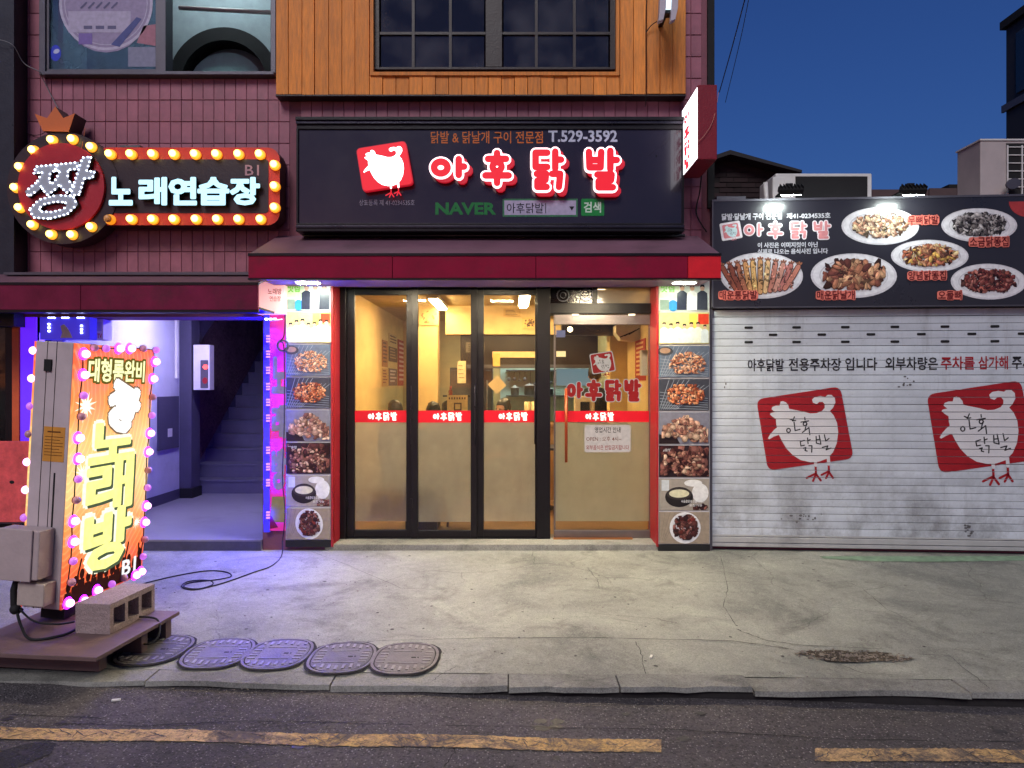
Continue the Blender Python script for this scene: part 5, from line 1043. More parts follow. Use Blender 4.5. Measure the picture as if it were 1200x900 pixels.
def make_person(lab, x, y, z, yaw, sit, shirt, hair, longh=False, cat='person', group=None):
    """origin at the hips' ground point; faces local -Y before yaw"""
    M = Matrix.Translation((x, y, z)) @ Matrix.Rotation(yaw, 4, 'Z'); t = thing('person', lab, cat, M=M, group=group)
    hz = .50 if sit else .92; B = Geo(M); sh = hz + .46; nk = sh + .06; hc = nk + .155
    # body
    def body(g, k=1.0, full=True):
        g.M = M
        g.ball(0, 0, hz + .02, .165 * k, 14, 9, (1, .72, .75)); limb(g, [(0, .0, hz + .03), (0, .01, hz + .2), (0, 0, hz + .36)], [.135 * k, .125 * k, .15 * k]); g.ball(0, 0, sh - .05, .17 * k, 14, 8, (1.08, .62, .6))
        for s in (-1, 1):
            S_ = (s * .175, 0, sh - .02); E = (s * .21, -.06 if sit else 0, sh - .29); W = (s * .15, -.30, sh - .33) if sit else (s * .2, -.12, sh - .52)
            limb(g, [S_, E], [.052 * k, .042 * k]); limb(g, [E, tuple(Vector(E).lerp(Vector(W), .9 if full else .5))], [.042 * k, (.03 if full else .036) * k])
            if full:
                H = Vector(W); dr_ = (Vector(W) - Vector(E)).normalized(); g.ball(*(H + dr_ * .04), .042, 10, 6, (1, 1, .55))
                for q in range(4):
                    o_ = Vector((s * (.024 - .016 * q), 0, 0)); L_ = (.06, .075, .07, .055)[q]; a_ = H + dr_ * .07 + o_
                    g.tube([a_, a_ + dr_ * L_ * .6, a_ + dr_ * L_ + Vector((0, 0, -.02))], [.0095, .0088, .0075], 7)
                a_ = H + dr_ * .02; g.tube([a_, a_ + dr_ * .03 + Vector((-s * .038, 0, 0)), a_ + dr_ * .06 + Vector((-s * .044, 0, -.006))], [.012, .011, .009], 7)
        for s in (-1, 1):
            Hp = (s * .09, 0, hz); Kn = (s * .11, -.42, hz + .01) if sit else (s * .1, -.01, .49); An = (s * .11, -.40, .09) if sit else (s * .1, .02, .08)
            limb(g, [Hp, Kn], [.085 * k, .058 * k]); limb(g, [Kn, tuple(Vector(Kn).lerp(Vector(An), 1 if full else .85))], [.056 * k, (.036 if full else .045) * k])
            if full: g.ball(An[0], An[1] - .07, .045, .05, 10, 6, (.9, 2.4, .8))
    body(B); B.tube([(0, 0, sh - .03), (0, -.005, nk + .05)], [.062, .052], 12)
    B.ball(0, -.005, hc, .088, 18, 12, (.86, 1.05, 1.28)); B.ball(0, -.035, hc - .06, .062, 12, 8, (.9, .9, .8)); B.ball(0, -.103, hc - .012, .014, 8, 6, (.9, 1, 1.5)); B.ball(0, -.09, hc - .056, .018, 8, 5, (1.3, .5, .4))
    for s in (-1, 1): B.ball(s * .079, .008, hc - .005, .022, 8, 6, (.4, .8, 1.3)); B.ball(s * .03, -.083, hc + .022, .014, 8, 5, (1.4, .5, .4))
    remesh_to(t, 'body', B, m_skin, .0085)
    C = Geo(M); body(C, 1.13, False); C.tube([(0, 0, sh - .04), (0, 0, sh + .035)], [.09, .066], 12); remesh_to(t, 'clothing', C, shirt, .013)
    H = Geo(M); H.ball(0, .012, hc + .032, .098, 16, 10, (.93, 1.05, 1.12)); 
    if longh: H.ball(0, .035, hc - .03, .09, 14, 9, (1.1, .75, 1.3))
    for k in range(26): a = random.uniform(0, 6.28); b = random.uniform(.1, 1.1); H.ball(.08 * sin(b) * cos(a), .016 + .088 * sin(b) * abs(sin(a)) , hc + .04 + .09 * cos(b), .022, 7, 5)
    # open the face
    Hm = remesh_to(t, 'hair', H, hair, .008); me = Hm.data; bm = bmesh.new(); bm.from_mesh(me)
    bmesh.ops.delete(bm, geom=[v for v in bm.verts if v.co.y < -.055 and v.co.z < hc + .045 and abs(v.co.x) < .07], context='VERTS'); bm.to_mesh(me); bm.free()
    for s in (-1, 1):
        g = Geo(M); g.ball(s * .03, -.0905, hc + .006, .0085, 8, 6); g.build('eye', mat('eye_dark', (22, 16, 14), .2), t)
    g = Geo(M); g.box(-.02, .02, -.0985, -.094, hc - .058, hc - .053); g.build('mouth', mat('lip', (140, 70, 62), .5), t)
    return t
hb = mat('hair_brown', (44, 30, 26), .5, 0, .3, 40); hk = mat('hair_black', (16, 14, 16), .4, 0, .3, 40)
make_person('seated diner with brown bobbed hair behind the leftmost folding door', -1.40, 2.0, .02, pi * .92, True, mat('shirt_grey', (90, 88, 96), .8), hb, True)
make_person('seated diner with short black hair behind the middle folding door', -.95, 2.02, .0, pi * 1.05, True, mat('shirt_navy', (40, 44, 66), .8), hk)
make_person('second black-haired diner leaning close to the first, middle folding door', -.80, 2.5, .0, pi * .8, True, mat('shirt_black', (30, 30, 34), .8), hk)
make_person('man in a dark shirt looking left behind the folding door by the entrance', -.11, 2.27, .04, -.75, True, mat('shirt_dark', (36, 34, 40), .8), hk)
make_person('standing cook in black clothes turned away behind the glass entrance door', 1.12, 3.08, .05, pi * .95, False, mat('shirt_charcoal', (28, 26, 28), .8), hk)

# ================================================================== KARAOKE STAIR ENTRANCE
hall = thing('stair_hall', 'blue-lit stair hall under the faded red awning', 'entrance hall', (-3.3, 2.5, 0))
m_hw = mat('hall_plaster', (176, 178, 192), .75, 0, .1, 3, .1, dirt=.3); m_hd = mat('hall_dark_paint', (66, 64, 84), .7, dirt=.2)
m_hf = mat('hall_floor', (128, 126, 134), .4, 0, .15, 5, .15, 30, dirt=.35); m_st = mat('stair_stone', (88, 87, 102), .65, 0, .15, 5, .2, 30)
g = Geo(); g.box(-4.70, -2.30, -.03, 2.72, -.3, .10); g.build('floor', m_hf, hall)
g = Geo(); g.box(-4.70, -2.305, -.034, -.030, -.02, .085); g.build('step_face', mat('step_tile', (60, 60, 80), .4, 0, .2, 20), hall)
g = Geo(); g.box(-4.28, -4.17, .05, 2.35, .22, 2.6); g.build('side_wall', m_hw, hall); g = Geo(); g.box(-4.28, -4.158, .05, 2.35, .10, .22); g.build('skirting', m_hd, hall)
g = Geo(); g.box(-4.30, -4.02, 2.35, 2.6, .22, 2.6); g.build('pillar', m_hd, hall, bevel=.006); g = Geo(); g.box(-4.30, -4.00, 2.33, 2.61, .10, .22); g.build('pillar_base', m_black, hall)
for k in range(13):
    z = .10 + .18 * (k + 1); yk_ = 2.72 + .27 * k; g = Geo(); g.box(-4.24, -2.32, yk_, yk_ + .30, z - .30, z - .03); g.box(-4.24, -2.32, yk_ - .012, yk_ + .28, z - .03, z)
    g.build('stair_step', m_st, hall, bevel=.004)
m_rock = ground_mat('rough_stone_wall', (108, 86, 88), (74, 56, 62), .5, 20, 0, .5, .9, 1.0, (130, 110, 110), .8)
g = Geo(); g.box(-4.42, -4.24, 2.6, 6.4, .1, 5.0); g.build('stair_wall', mat('stair_plaster', (96, 96, 116), .8, dirt=.2), hall)
g = Geo(Matrix(((0, 0, 1, -4.238), (1, 0, 0, 0), (0, 1, 0, 0), (0, 0, 0, 1)))); g.poly([(2.61, .2), (2.75, .28), (6.3, 2.75), (6.3, 4.4), (2.61, 1.75)], .012, .012); g.build('stone_dado', m_rock, hall)
g = Geo(); g.box(-4.4, -2.3, 6.3, 6.4, 0, 5.2); g.box(-4.7, -2.3, .3, 2.6, 2.58, 2.64); g.build('end_wall', m_hd, hall)
# slanted ceiling above stair
g = Geo(); g.add([(-4.3, 2.6, 2.6), (-2.3, 2.6, 2.6), (-2.3, 6.4, 5.1), (-4.3, 6.4, 5.1)], [(0, 1, 2, 3)]); g.add([(-4.3, 2.6, 2.7), (-2.3, 2.6, 2.7), (-2.3, 6.4, 5.2), (-4.3, 6.4, 5.2)], [(3, 2, 1, 0)]); g.build('stair_ceiling', m_hd, hall)
HM = Matrix(((0, 0, 1, -4.166), (1, 0, 0, 0), (0, 1, 0, 0), (0, 0, 0, 1)))
def hu(px, py):
    d = -4.166 * FPX / (px - 600); return d + CAMY, CAMZ - (py - 450) * d / FPX
u0, v0 = hu(184, 463); u1, v1 = hu(208, 522)
dp = thing('wall_hatch', 'dark grey metal hatch with a white switch on the hall side wall', 'hatch', (-4.16, u0, v1)); g = Geo(HM); g.rect(u0, u1, v1 - .02, v0 - .02, .02, .02); g.build('door', m_hd, dp); uu, vv_ = hu(197, 507); g = Geo(HM); g.rect(uu - .05, uu + .05, vv_ - .05, vv_ + .05, .028, .008); g.build('switch', m_white, dp)
g = Geo(HM); uu, vv_ = hu(206, 372); g.rect(uu - .03, uu + .02, 1.6, 2.58, .03, .03); tag(g.build('conduit', m_white), 'white vertical conduit on the hall wall beside the dark pillar', 'conduit')
eb = thing('fuse_box', 'white fuse box with a glowing red lamp on the hall pillar', 'fuse box', (X(236, 2.3), 2.3, 1.5)); Ye = 2.28
g = Geo(); g.box(X(226.5, Ye), X(245.5, Ye), Ye, Ye + .14, Z(457, Ye), Z(404, Ye)); bx0 = g.build('case', m_white, eb, bevel=.006)
g = Geo(front(Ye)); g.ell(X(241, Ye), Z(430, Ye), .03, .03, .012, .012, 14); g.build('red_lamp', emis('lamp_red', (1, .05, .03), 4), eb); g = Geo(front(Ye)); g.ell(X(240.5, Ye), Z(446, Ye), .032, .04, .012, .012, 14); g.build('red_knob', m_red, eb)
g = Geo(front(Ye)); g.rrect(X(235, Ye), X(244, Ye), Z(455, Ye), Z(422, Ye), .01, .004, .004); g.build('cover_plate', m_alu, eb)
room_lamp(-3.5, 1.3, 2.46, .5, .12, emis('hall_fill_light', (.60, .54, 1), 430), 'unseen violet lamp added on the stair hall ceiling as fill light')  # lamp added out of view behind the lintel to light the hall
t = thing('led_column', 'blue LED string on the entrance pillar, hidden behind the lit stand', 'light string', (X(48, -.02), -.02, .1)); g = Geo(); g.box(X(46, 0) + .001, X(50, 0), .0, .03, .2, 2.0); g.build('backing_strip', emis('led_pillar', (.06, .03, 1), 9, (.1, .1, .4)), t)
# shopfront left of the entrance
Yn = .0
nb = thing('side_shop_window', 'dim greenish glass pane with black frame at the left picture edge', 'window', (X(0, 0), 0, .8)); g = Geo(); g.box(X(-60, 0), X(8, 0), .02, .028, .3, Z(366, 0)); g.build('pane', glass_mat('greenish_glass', (.5, .6, .58), 1.5, .6), nb)
g = Geo(); g.box(X(8, 0), X(16.5, 0), -.02, .08, 0, Z(366, 0)); g.box(X(-60, 0), X(8, 0), -.01, .06, 0, .3); g.build('frame', m_dk, nb)
g = Geo(); g.box(X(16.5, 0) + .002, X(25, 0), -.03, .1, 0, Z(364, 0)); tag(g.build('orange_post', mat('orange_post', (206, 92, 50), .5)), 'narrow orange post beside the dark glass pane', 'post')
g = Geo(); g.box(X(25, 0) + .002, X(46, 0), -.01, .25, 0, Z(364, 0)); g.box(X(25, 0) + .002, X(46, 0), -.01, .25, 0, Z(364, 0)); pt = thing('entrance_pillar', 'pillar faced with a glowing violet-blue panel left of the karaoke entrance', 'pillar', (X(35, 0), 0, 0)); g.build('shaft', mat('pillar_blue', (96, 92, 150), .6), pt); g = Geo(); g.box(X(26, 0) + .002, X(45, 0), -.03, -.011, .35, Z(366, 0)); g.build('lit_panel', emis('violet_panel', (.11, .008, .95), .95, (.1, .05, .4)), pt, bevel=.004)
g = Geo(); g.box(-5.4, X(-58, 0), -.02, .3, 0, 2.5); tag(g.build('side_wall', m_wall), 'maroon wall at the far left outside the shop', 'wall')
rb = thing('red_board', 'weathered red painted board leaning low at the left picture edge', 'board', (X(10, -.15), -.15, .2)); Yr = -.15
g = Geo(); g.box(X(-40, Yr), X(38, Yr), Yr, Yr + .025, Z(612, Yr), Z(517, Yr)); g.build('panel', mat('weathered_red', (216, 84, 84), .7, 0, .35, 7, .3, 30, dirt=.25), rb, bevel=.004)
g = Geo(front(Yr)); g.ell(X(14, Yr), Z(565, Yr), .022, .016, .002, .001, 12); g.build('bolt_hole', m_black, rb)
g = Geo(); [g.box(X(a, Yr), X(a, Yr) + .03, Yr + .03, Yr + .3, .0, Z(612, Yr) + .1) for a in (-36, 30)]; g.box(X(-36, Yr), X(33, Yr), Yr + .03, Yr + .3, Z(612, Yr) - .02, Z(612, Yr) - .001); g.build('stand', m_alu, rb)
# small sign box with LED dashes, and the notice box beside
Yx = -.02; lb = thing('led_box_sign', 'dark blue box sign with LED dashes and a white figure, above the lit stand', 'sign', (X(76, Yx), Yx, 1.9))
g = Geo(); g.box(X(46.5, Yx), X(105, Yx), Yx, Yx + .12, Z(398, Yx), Z(366, Yx)); g.build('case', emis('deep_blue_panel', (.03, .02, .5), .9, (.05, .05, .3)), lb, bevel=.004)
g = Geo(front(Yx)); g.poly([(X(a, Yx), Z(b, Yx)) for a, b in ((71, 396), (73, 390), (71, 382), (75, 380), (79, 384), (82, 389), (85, 396))], .003, .002); g.build('white_figure', mat('white_vinyl', (205, 200, 190), .5), lb)
m_led = emis('led_blue_white', (.45, .5, 1), 14); m_ledb = emis('led_blue', (.0014, .0005, 1), 620, (.1, .1, .4)); m_bar = emis('led_backing', (.02, .01, .55), 1.1, (.05, .05, .3))
for a, b in ((61, 372), (77, 372), (95, 372), (58, 384), (96, 386)):
    g = Geo(front(Yx))
    for q in (-1, 0, 1):
        if b == 372: g.rect(X(a + 3 * q - 1, Yx), X(a + 3 * q + 1, Yx), Z(b + 1, Yx), Z(b - 1, Yx), .012, .01)
        else: g.rect(X(a - 1, Yx), X(a + 1, Yx), Z(b + 4 * q + 1, Yx), Z(b + 4 * q - 1, Yx), .012, .01)
    g.build('led_strip', m_led, lb)
nx = thing('notice_box', 'white glass-fronted notice box with red lettering beside the small LED sign', 'box', (X(113, .1), .1, 1.9)); g = Geo(); g.box(X(106, .1), X(121, .1), .1, .25, Z(398, .1), Z(374, .1)); g.build('case', m_white, nx, bevel=.004)
g = Geo(front(.098)); g.col = (170, 170, 196); g.rect(X(108, .1), X(119.5, .1), Z(388, .1), Z(377, .1), .001); g.col = (200, 40, 50); g.text('CCTV', X(108, .1), X(119.5, .1), Z(396, .1), Z(391, .1), .001, .02); g.build('label', PR, nx)
# banner and LED column at right jamb
bn = thing('karaoke_banner', 'narrow magenta-red banner with cut-off Korean letters beside the photo column', 'banner', (X(322, -.03), -.03, .1)); Yb = -.04; bM = front(Yb)
g = Geo(); g.box(X(312, Yb), X(334.2, Yb), Yb, -.002, Z(622, Yb), Z(368, Yb)); g.build('board', emis('banner_red', (.75, .02, .14), .38, (.55, .03, .1)), bn)
PL = print_mat('banner_print', .35, .4); g = Geo(bM); g.col = (205, 190, 225)
g.text('노', X(320, Yb), X(334, Yb), Z(459, Yb), Z(420, Yb), .002, .05); g.text('래', X(320, Yb), X(334, Yb), Z(512, Yb), Z(476, Yb), .002, .05); g.text('방', X(320, Yb), X(334, Yb), Z(572, Yb), Z(528, Yb), .002, .05)
g.col = (200, 180, 90); g.poly([(X(319, Yb), Z(582, Yb)), (X(334, Yb), Z(582, Yb)), (X(334, Yb), Z(612, Yb)), (X(316, Yb), Z(612, Yb))], .001); g.col = (170, 30, 60); g.poly([(X(314, Yb), Z(598, Yb)), (X(326, Yb), Z(618, Yb)), (X(314, Yb), Z(620, Yb))], .0015); g.build('lettering', PL, bn)
lt = thing('led_column', 'vertical string of blue LED clusters down the right jamb of the stair entrance', 'light string', (X(314, -.08), -.08, .1)); Yl = -.07
g = Geo(); g.box(X(308.5, Yl), X(315, Yl), Yl + .01, -.002, Z(624, Yl), Z(368, Yl)); g.build('backing_strip', m_bar, lt)
for z in (397, 415, 434, 453, 471.5, 490, 527.6, 547, 565.6, 603.6):
    g = Geo(front(Yl))
    for q in (-1, 0, 1): g.rect(X(312.3, Yl), X(316.2, Yl), Z(z + 3.2 * q + 1, Yl), Z(z + 3.2 * q - 1, Yl), .012, .02)
    g.build('led_cluster', m_ledb, lt)
g = Geo(front(Yl)); [g.rect(X(311 + 5 * k, Yl), X(314 + 5 * k, Yl), Z(375, Yl), Z(373, Yl), .012, .01) for k in range(3)]; g.build('led_cluster', m_led, lt)
for z in (.8, 1.4, 2.0):
    g = Geo(); g.box(-2.335, -2.306, .12, .16, z, z + .09); g.build('led_cluster', m_ledb, lt, label='unseen blue LED cluster added on the inner jamb to light the hall')  # extra clusters, unseen from the street, added to throw blue light inside
g = Geo(); g.tube([W_(316, 376, -.09), W_(331, 374, -.09)], .006, 6); g.build('wire', m_white, lt)
# pink box sign over banner
Yt = -.12; pk = thing('pink_light_box', 'small pale pink light box with faint red writing under the end of the long awning', 'light box', (X(317, Yt), Yt, 2.15)); g = Geo(); g.box(X(301, Yt), X(333.5, Yt), Yt, -.004, Z(368, Yt), Z(328, Yt)); g.build('case', emis('pink_face', (1, .42, .42), .75, (.6, .4, .4)), pk, bevel=.004)
g = Geo(front(Yt)); g.col = (200, 60, 60); g.text('노래방', X(314, Yt), X(330, Yt), Z(345, Yt), Z(338, Yt), .002, .01); g.text('연습장', X(316, Yt), X(329, Yt), Z(353, Yt), Z(347, Yt), .002, .0); g.build('lettering', print_mat('pink_print', .3, .5), pk)
# camera/insulator & wires on photo column edge
cable([W_(333, 335, -.1), W_(334, 360, -.09), W_(333, 392, -.1), W_(329, 400, -.1), W_(333, 412, -.1), W_(333, 500, -.08), W_(331, 560, -.08), W_(334, 600, -.08), W_(331, 636, -.08)], .005, 'loose cable down the edge of the left photo column')
g = Geo(); g.M = front(-.1); g.ring(X(331, -.1), Z(405, -.1), .04, .055, 0, .02, 20); tag(g.build('cable_coil', m_alu), 'loop of cable hooked at the edge of the left photo column', 'cable')

# ground cable with coil
def gp(px, py, dz=.006): return tuple(onpav(px, py, dz))
pts = [W_(331, 634, -.08), gp(330, 652), gp(318, 664), gp(296, 672), gp(262, 684), gp(228, 692), gp(213, 688), gp(222, 682), gp(245, 681), gp(249, 686), gp(232, 691), gp(216, 689), gp(222, 684), gp(255, 681, .012), gp(271, 677, .012), gp(264, 671), gp(240, 670), gp(200, 677), gp(160, 687), gp(130, 696)]
cable(pts, .005, 'black power cable looping over the pavement from the photo column to the lit stand')

# ================================================================== STANDING LIGHT-BOX SIGN
p0 = Vector((-2.65, -2.38, .20)); yaw = -math.atan2(.064, .81)
SB = Matrix.Translation(p0) @ Matrix.Rotation(yaw, 4, 'Z') @ Matrix.Rotation(R(3.3), 4, 'Y')
st_ = thing('standing_karaoke_sign', 'tall grey light box with a glowing orange karaoke face ringed with pink bulbs', 'standing sign', M=SB)
m_case = mat('case_grey', (196, 182, 184), .55, .1, .14, 3, .15, 30, dirt=.25)
HB, WB, TB = 1.575, .80, .245
g = Geo(SB); g.box(-TB, -.012, 0, WB, 0, HB); g.build('case', m_case, st_, bevel=.006)
g = Geo(SB); 
for x in (-.112, -.17): g.box(x - .001, x + .001, -.003, .01, 0, HB)
g.build('seam', m_black, st_)
g = Geo(SB); g.box(-.012, .0, .004, WB - .004, .0, HB - .004)
# glowing face: printed sheet lit from behind
m = bpy.data.materials.new('karaoke_face'); m.use_nodes = True; nn = m.node_tree; b = nn.nodes["Principled BSDF"]; L = nn.links.new
tc = nn.nodes.new("ShaderNodeTexCoord"); sp = nn.nodes.new("ShaderNodeSeparateXYZ"); L(tc.outputs['Object'], sp.inputs[0])
rmp = nn.nodes.new("ShaderNodeValToRGB"); mr = nn.nodes.new("ShaderNodeMapRange"); mr.inputs[2].default_value = HB
nz = nn.nodes.new("ShaderNodeTexNoise"); nz.inputs['Scale'].default_value = 3; L(tc.outputs['Object'], nz.inputs[0])
ma = nn.nodes.new("ShaderNodeMath"); ma.operation = 'MULTIPLY_ADD'; L(nz.outputs[0], ma.inputs[0]); ma.inputs[1].default_value = .25; L(sp.outputs[2], ma.inputs[2]); L(ma.outputs[0], mr.inputs[0])
el_ = rmp.color_ramp.elements; el_[0].position = .10; el_[0].color = (.5, .03, .01, 1); el_[1].position = 1.0; el_[1].color = (1, .12, .03, 1)
for ps, cc in ((.22, (1, .14, .03, 1)), (.36, (1, .32, .07, 1)), (.52, (1, .66, .25, 1)), (.70, (1, .58, .18, 1)), (.86, (1, .28, .06, 1))): e2 = el_.new(ps); e2.color = cc
L(mr.outputs[0], rmp.inputs[0])
wv = nn.nodes.new("ShaderNodeTexWave"); wv.wave_type = 'RINGS'; wv.rings_direction = 'X'; wv.inputs['Scale'].default_value = 8; wv.inputs['Distortion'].default_value = 2.5; wv.inputs['Detail'].default_value = 2
mpp = nn.nodes.new("ShaderNodeMapping"); mpp.inputs['Location'].default_value = (0, .4, -1.25); L(tc.outputs['Object'], mpp.inputs[0]); L(mpp.outputs[0], wv.inputs[0])
mx = nn.nodes.new("ShaderNodeMix"); mx.data_type = 'RGBA'; mx.blend_type = 'ADD'; mr2 = nn.nodes.new("ShaderNodeMapRange"); mr2.inputs[1].default_value = .7; mr2.inputs[4].default_value = .2; L(wv.outputs[1], mr2.inputs[0]); L(mr2.outputs[0], mx.inputs[0]); L(rmp.outputs[0], mx.inputs[6]); mx.inputs[7].default_value = (.8, .6, .25, 1)
b.inputs['Base Color'].default_value = (.1, .05, .03, 1); L(mx.outputs[2], b.inputs['Emission Color']); b.inputs['Emission Strength'].default_value = 1.15
g.build('lit_face', m, st_)
g = Geo(SB); g.box(-TB - .012, -TB - .0005, .004, WB - .004, 0, HB - .004); g.build('lit_face', m, st_, label='rear lit face, seen only by its bulbs')
FMs = SB @ Matrix(((0, 0, 1, .0015), (1, 0, 0, 0), (0, 1, 0, 0), (0, 0, 0, 1)))
def fu(px, py): return on_plane(px, py, FMs)
print('face corners', fu(90, 403), fu(183, 405), fu(168, 672), fu(72, 715))
PF = print_mat('face_print', 1.25, .4)
def frect(x0_, x1_, y0_, y1_):
    a = fu((x0_ + x1_) / 2, (y0_ + y1_) / 2); l = fu(x0_, (y0_ + y1_) / 2)[0]; r = fu(x1_, (y0_ + y1_) / 2)[0]; t_ = fu((x0_ + x1_) / 2, y0_)[1]; bb_ = fu((x0_ + x1_) / 2, y1_)[1]; return l, r, bb_, t_
g = Geo(FMs); l, r, b_, t_ = frect(104, 169, 422, 447); g.col = (96, 84, 24)
for dx_, dz_ in ((.008, -.008), (-.008, .008), (.008, .008), (-.008, -.008)): g.text('대형룸완비', l + dx_, r + dx_, b_ + dz_, t_ + dz_, .0004, .07)
g.col = (255, 255, 190); g.text('대형룸완비', l, r, b_, t_, .0014, .03)
for body, (x0_, x1_, y0_, y1_) in (('노', (106, 156, 497, 539)), ('래', (103, 153, 542, 596)), ('방', (100, 150, 600, 662))):
    l, r, b_, t_ = frect(x0_, x1_, y0_, y1_)
    g.col = (255, 250, 225); g.text(body, l - .004, r - .004, b_ + .004, t_ + .004, .002, .12)
    g.col = (70, 84, 62); g.text(body, l + .022, r + .022, b_ - .020, t_ - .020, .0032, .05); g.col = (255, 252, 150); g.text(body, l, r, b_, t_, .0046, .05)
l, r, b_, t_ = frect(128, 160, 452, 502); cxm, czm = (l + r) / 2, (b_ + t_) / 2
def rotf(x, z, a=R(-22)): return (cxm + (x - cxm) * cos(a) - (z - czm) * sin(a), czm + (x - cxm) * sin(a) + (z - czm) * cos(a))
g.col = (120, 96, 70); g.text('짱', l, r, b_, t_, .002, .13, fn=rotf); g.col = (255, 252, 248); g.text('짱', l, r, b_, t_, .0028, .09, fn=rotf)
l, r, b_, t_ = frect(143, 158, 655, 672); g.col = (235, 235, 240); g.text('B1', l, r, b_, t_, .004, .03)
g.build('lettering', PF, st_)
g = Geo(FMs); g.col = (96, 34, 26); rs = random.Random(3)
g.poly([(.01, .01), (.79, .01), (.79, .05), (.6, .08), (.4, .05), (.2, .07), (.01, .05)], .001)
for k in range(13):
    u = .05 + .058 * k; h_ = rs.uniform(.10, .18); g.ell(u, h_, .022, .032, .0012, n=12); g.poly([(u - .034, .03), (u - .03, h_ - .03), (u + .022, h_ - .03), (u + .034, .03)], .0014)
    if k % 2: g.stroke([(u + .03, h_ - .05), (u + .05 * rs.choice([1, .4]), h_ + .03), (u + .045, h_ + .12)], .008, .0016, n=6)
g.build('crowd_silhouette', print_mat('face_dark', .25, .5), st_)
g = Geo(FMs); g.col = (255, 255, 235)
g_ = []
for (px, py, rr_) in ((101, 476, .10), (96, 555, .07), (160, 612, .05)):
    g = Geo(FMs); g.col = (255, 255, 235)
    u, v = fu(px, py); pts = [];
    for k in range(24): a = 2 * pi * k / 24; q = rr_ * (1 if k % 2 else .35) * rs.uniform(.7, 1.1); pts.append((u + q * cos(a), v + q * sin(a)))
    g.poly(pts, .0006); g.build('star_burst', PF, st_)
# ball bulbs: lit, violet, dim
m_b1 = bulb_mat('ball_lit', (1, .62, .94), (1, .12, .95), 4.6, 1.5); m_b2 = emis('ball_violet', (.55, .08, .75), .75, (.5, .3, .6)); m_b3 = mat('ball_dim', (206, 150, 168), .3, 0, .2, 60)
m_halo = emis('ball_base_halo', (.45, .004, 1), 6.5, (.3, .1, .4)); m_b3s = mat('ball_base', (90, 60, 80), .5)  # discs behind lit balls glow to imitate a violet halo
zx = lambda a, b: (a / 2.196, 380 + b / 2.196)
LB = [((213, 76), 1), ((211, 130), 1), ((207, 183), 2), ((202, 237), 3), ((198, 292), 1), ((198, 346), 1), ((193, 398), 2), ((189, 452), 3), ((186, 506), 1), ((185, 559), 1), ((180, 609), 2), ((176, 663), 3), ((172, 717), 1),
      ((235, 60), 3), ((265, 62), 2), ((303, 62), 1), ((332, 62), 1), ((362, 62), 3), ((395, 66), 2), ((396, 96), 1), ((390, 140), 1), ((386, 187), 3), ((384, 234), 2), ((382, 280), 1), ((378, 328), 1), ((375, 375), 3), ((373, 420), 2), ((373, 467), 1), ((369, 509), 1), ((366, 553), 3), ((361, 597), 2), ((359, 636), 1),
      ((212, 711), 1), ((246, 684), 1), ((280, 668), 2), ((312, 652), 3), ((345, 645), 1)]
protos = {}
wire_pts = []
for (a, b), kd in LB:
    u, v = fu(*zx(a, b)); u = max(-.02, min(WB + .015, u)); P3 = Vector((.022, u, v)); wire_pts.append((u, v))
    if kd not in protos:
        g = Geo(); rr = .0245 if kd == 1 else .0235; g.ball(0, 0, 0, rr, 14, 9); o = g.build('ball_bulb', (m_b1, m_b2, m_b3)[kd - 1], st_, local=True)
        g = Geo(Matrix(((0, 0, 1, 0), (1, 0, 0, 0), (0, 1, 0, 0), (0, 0, 0, 1)))); g.ell(0, 0, .036 if kd == 1 else .02, .036 if kd == 1 else .02, -.012, .006, 14); c = g.build('bulb_base_halo', (m_halo, m_b3s, m_b3s)[kd - 1], st_, local=True); protos[kd] = (o, c)
    else: o = dup(protos[kd][0], parent=st_); c = dup(protos[kd][1], parent=st_)
    o.location = P3; c.location = P3
for k in range(9):     # bulbs of the hidden rear face peeking past the edge
    kd = (1, 1, 2, 3)[k % 4]; o = dup(protos[kd][0], parent=st_); o.location = Vector((-TB - .022, .012, HB - .06 - k * .165))
g = Geo(SB)
ln = [(.006, fu(*zx(a, b))[0] - .004 + .006 * sin(i * 2.1), fu(*zx(a, b))[1]) for i, ((a, b), kd) in enumerate(LB[:13])]; g.tube(ln, .004, 5)
ln = [(.006, fu(*zx(a, b))[0] + .006 * sin(i * 2.1), fu(*zx(a, b))[1]) for i, ((a, b), kd) in enumerate(LB[13:32])]; g.tube(ln, .004, 5); g.build('bulb_wire', m_black, st_)
# hinge, paper, control boxes on the narrow grey side (local y=0 plane, facing -y)
NM_ = SB @ FRONT
def fs(px, py): return on_plane(px, py, NM_)
u, v = fs(57, 428); g = Geo(SB); g.box(u - .022, u + .022, -.01, 0, v - .035, v + .035); hg = g.build('hinge', m_black, st_)
u, v = fs(61, 521); hgt_ = .205; g = Geo(NM_); g.rect(u - .055, u + .078, v - .10, v + .105, .0015, .0012); np_ = g.build('paper_notice', mat('kraft_notice', (206, 140, 52), .7), st_)
g = Geo(NM_); g.col = (110, 66, 24); g.rect(u - .03, u + .05, v + .072, v + .08, .003)
for k in range(7): g.rect(u - .045, u + .068 - .02 * (k % 3 == 1), v + .045 - .018 * k, v + .048 - .018 * k, .003)
g.build('notice_print', PR, np_)
g = Geo(SB)
u, v = fs(62, 594); g.box(u - .004, u + .004, -.004, 0, v - .12, v + .2); g.build('seam_clip', m_black, st_)
u0_, v1_ = fs(13, 612); u1_, v0_ = fs(62, 674)
cb = g2 = Geo(SB); g2.box(u0_ + .02, u1_ + .0, -.125, -.002, v0_, v1_ - .01); cbo = g2.build('control_box', mat('box_taupe', (178, 162, 162), .5, 0, .1, dirt=.2), st_, bevel=.006)
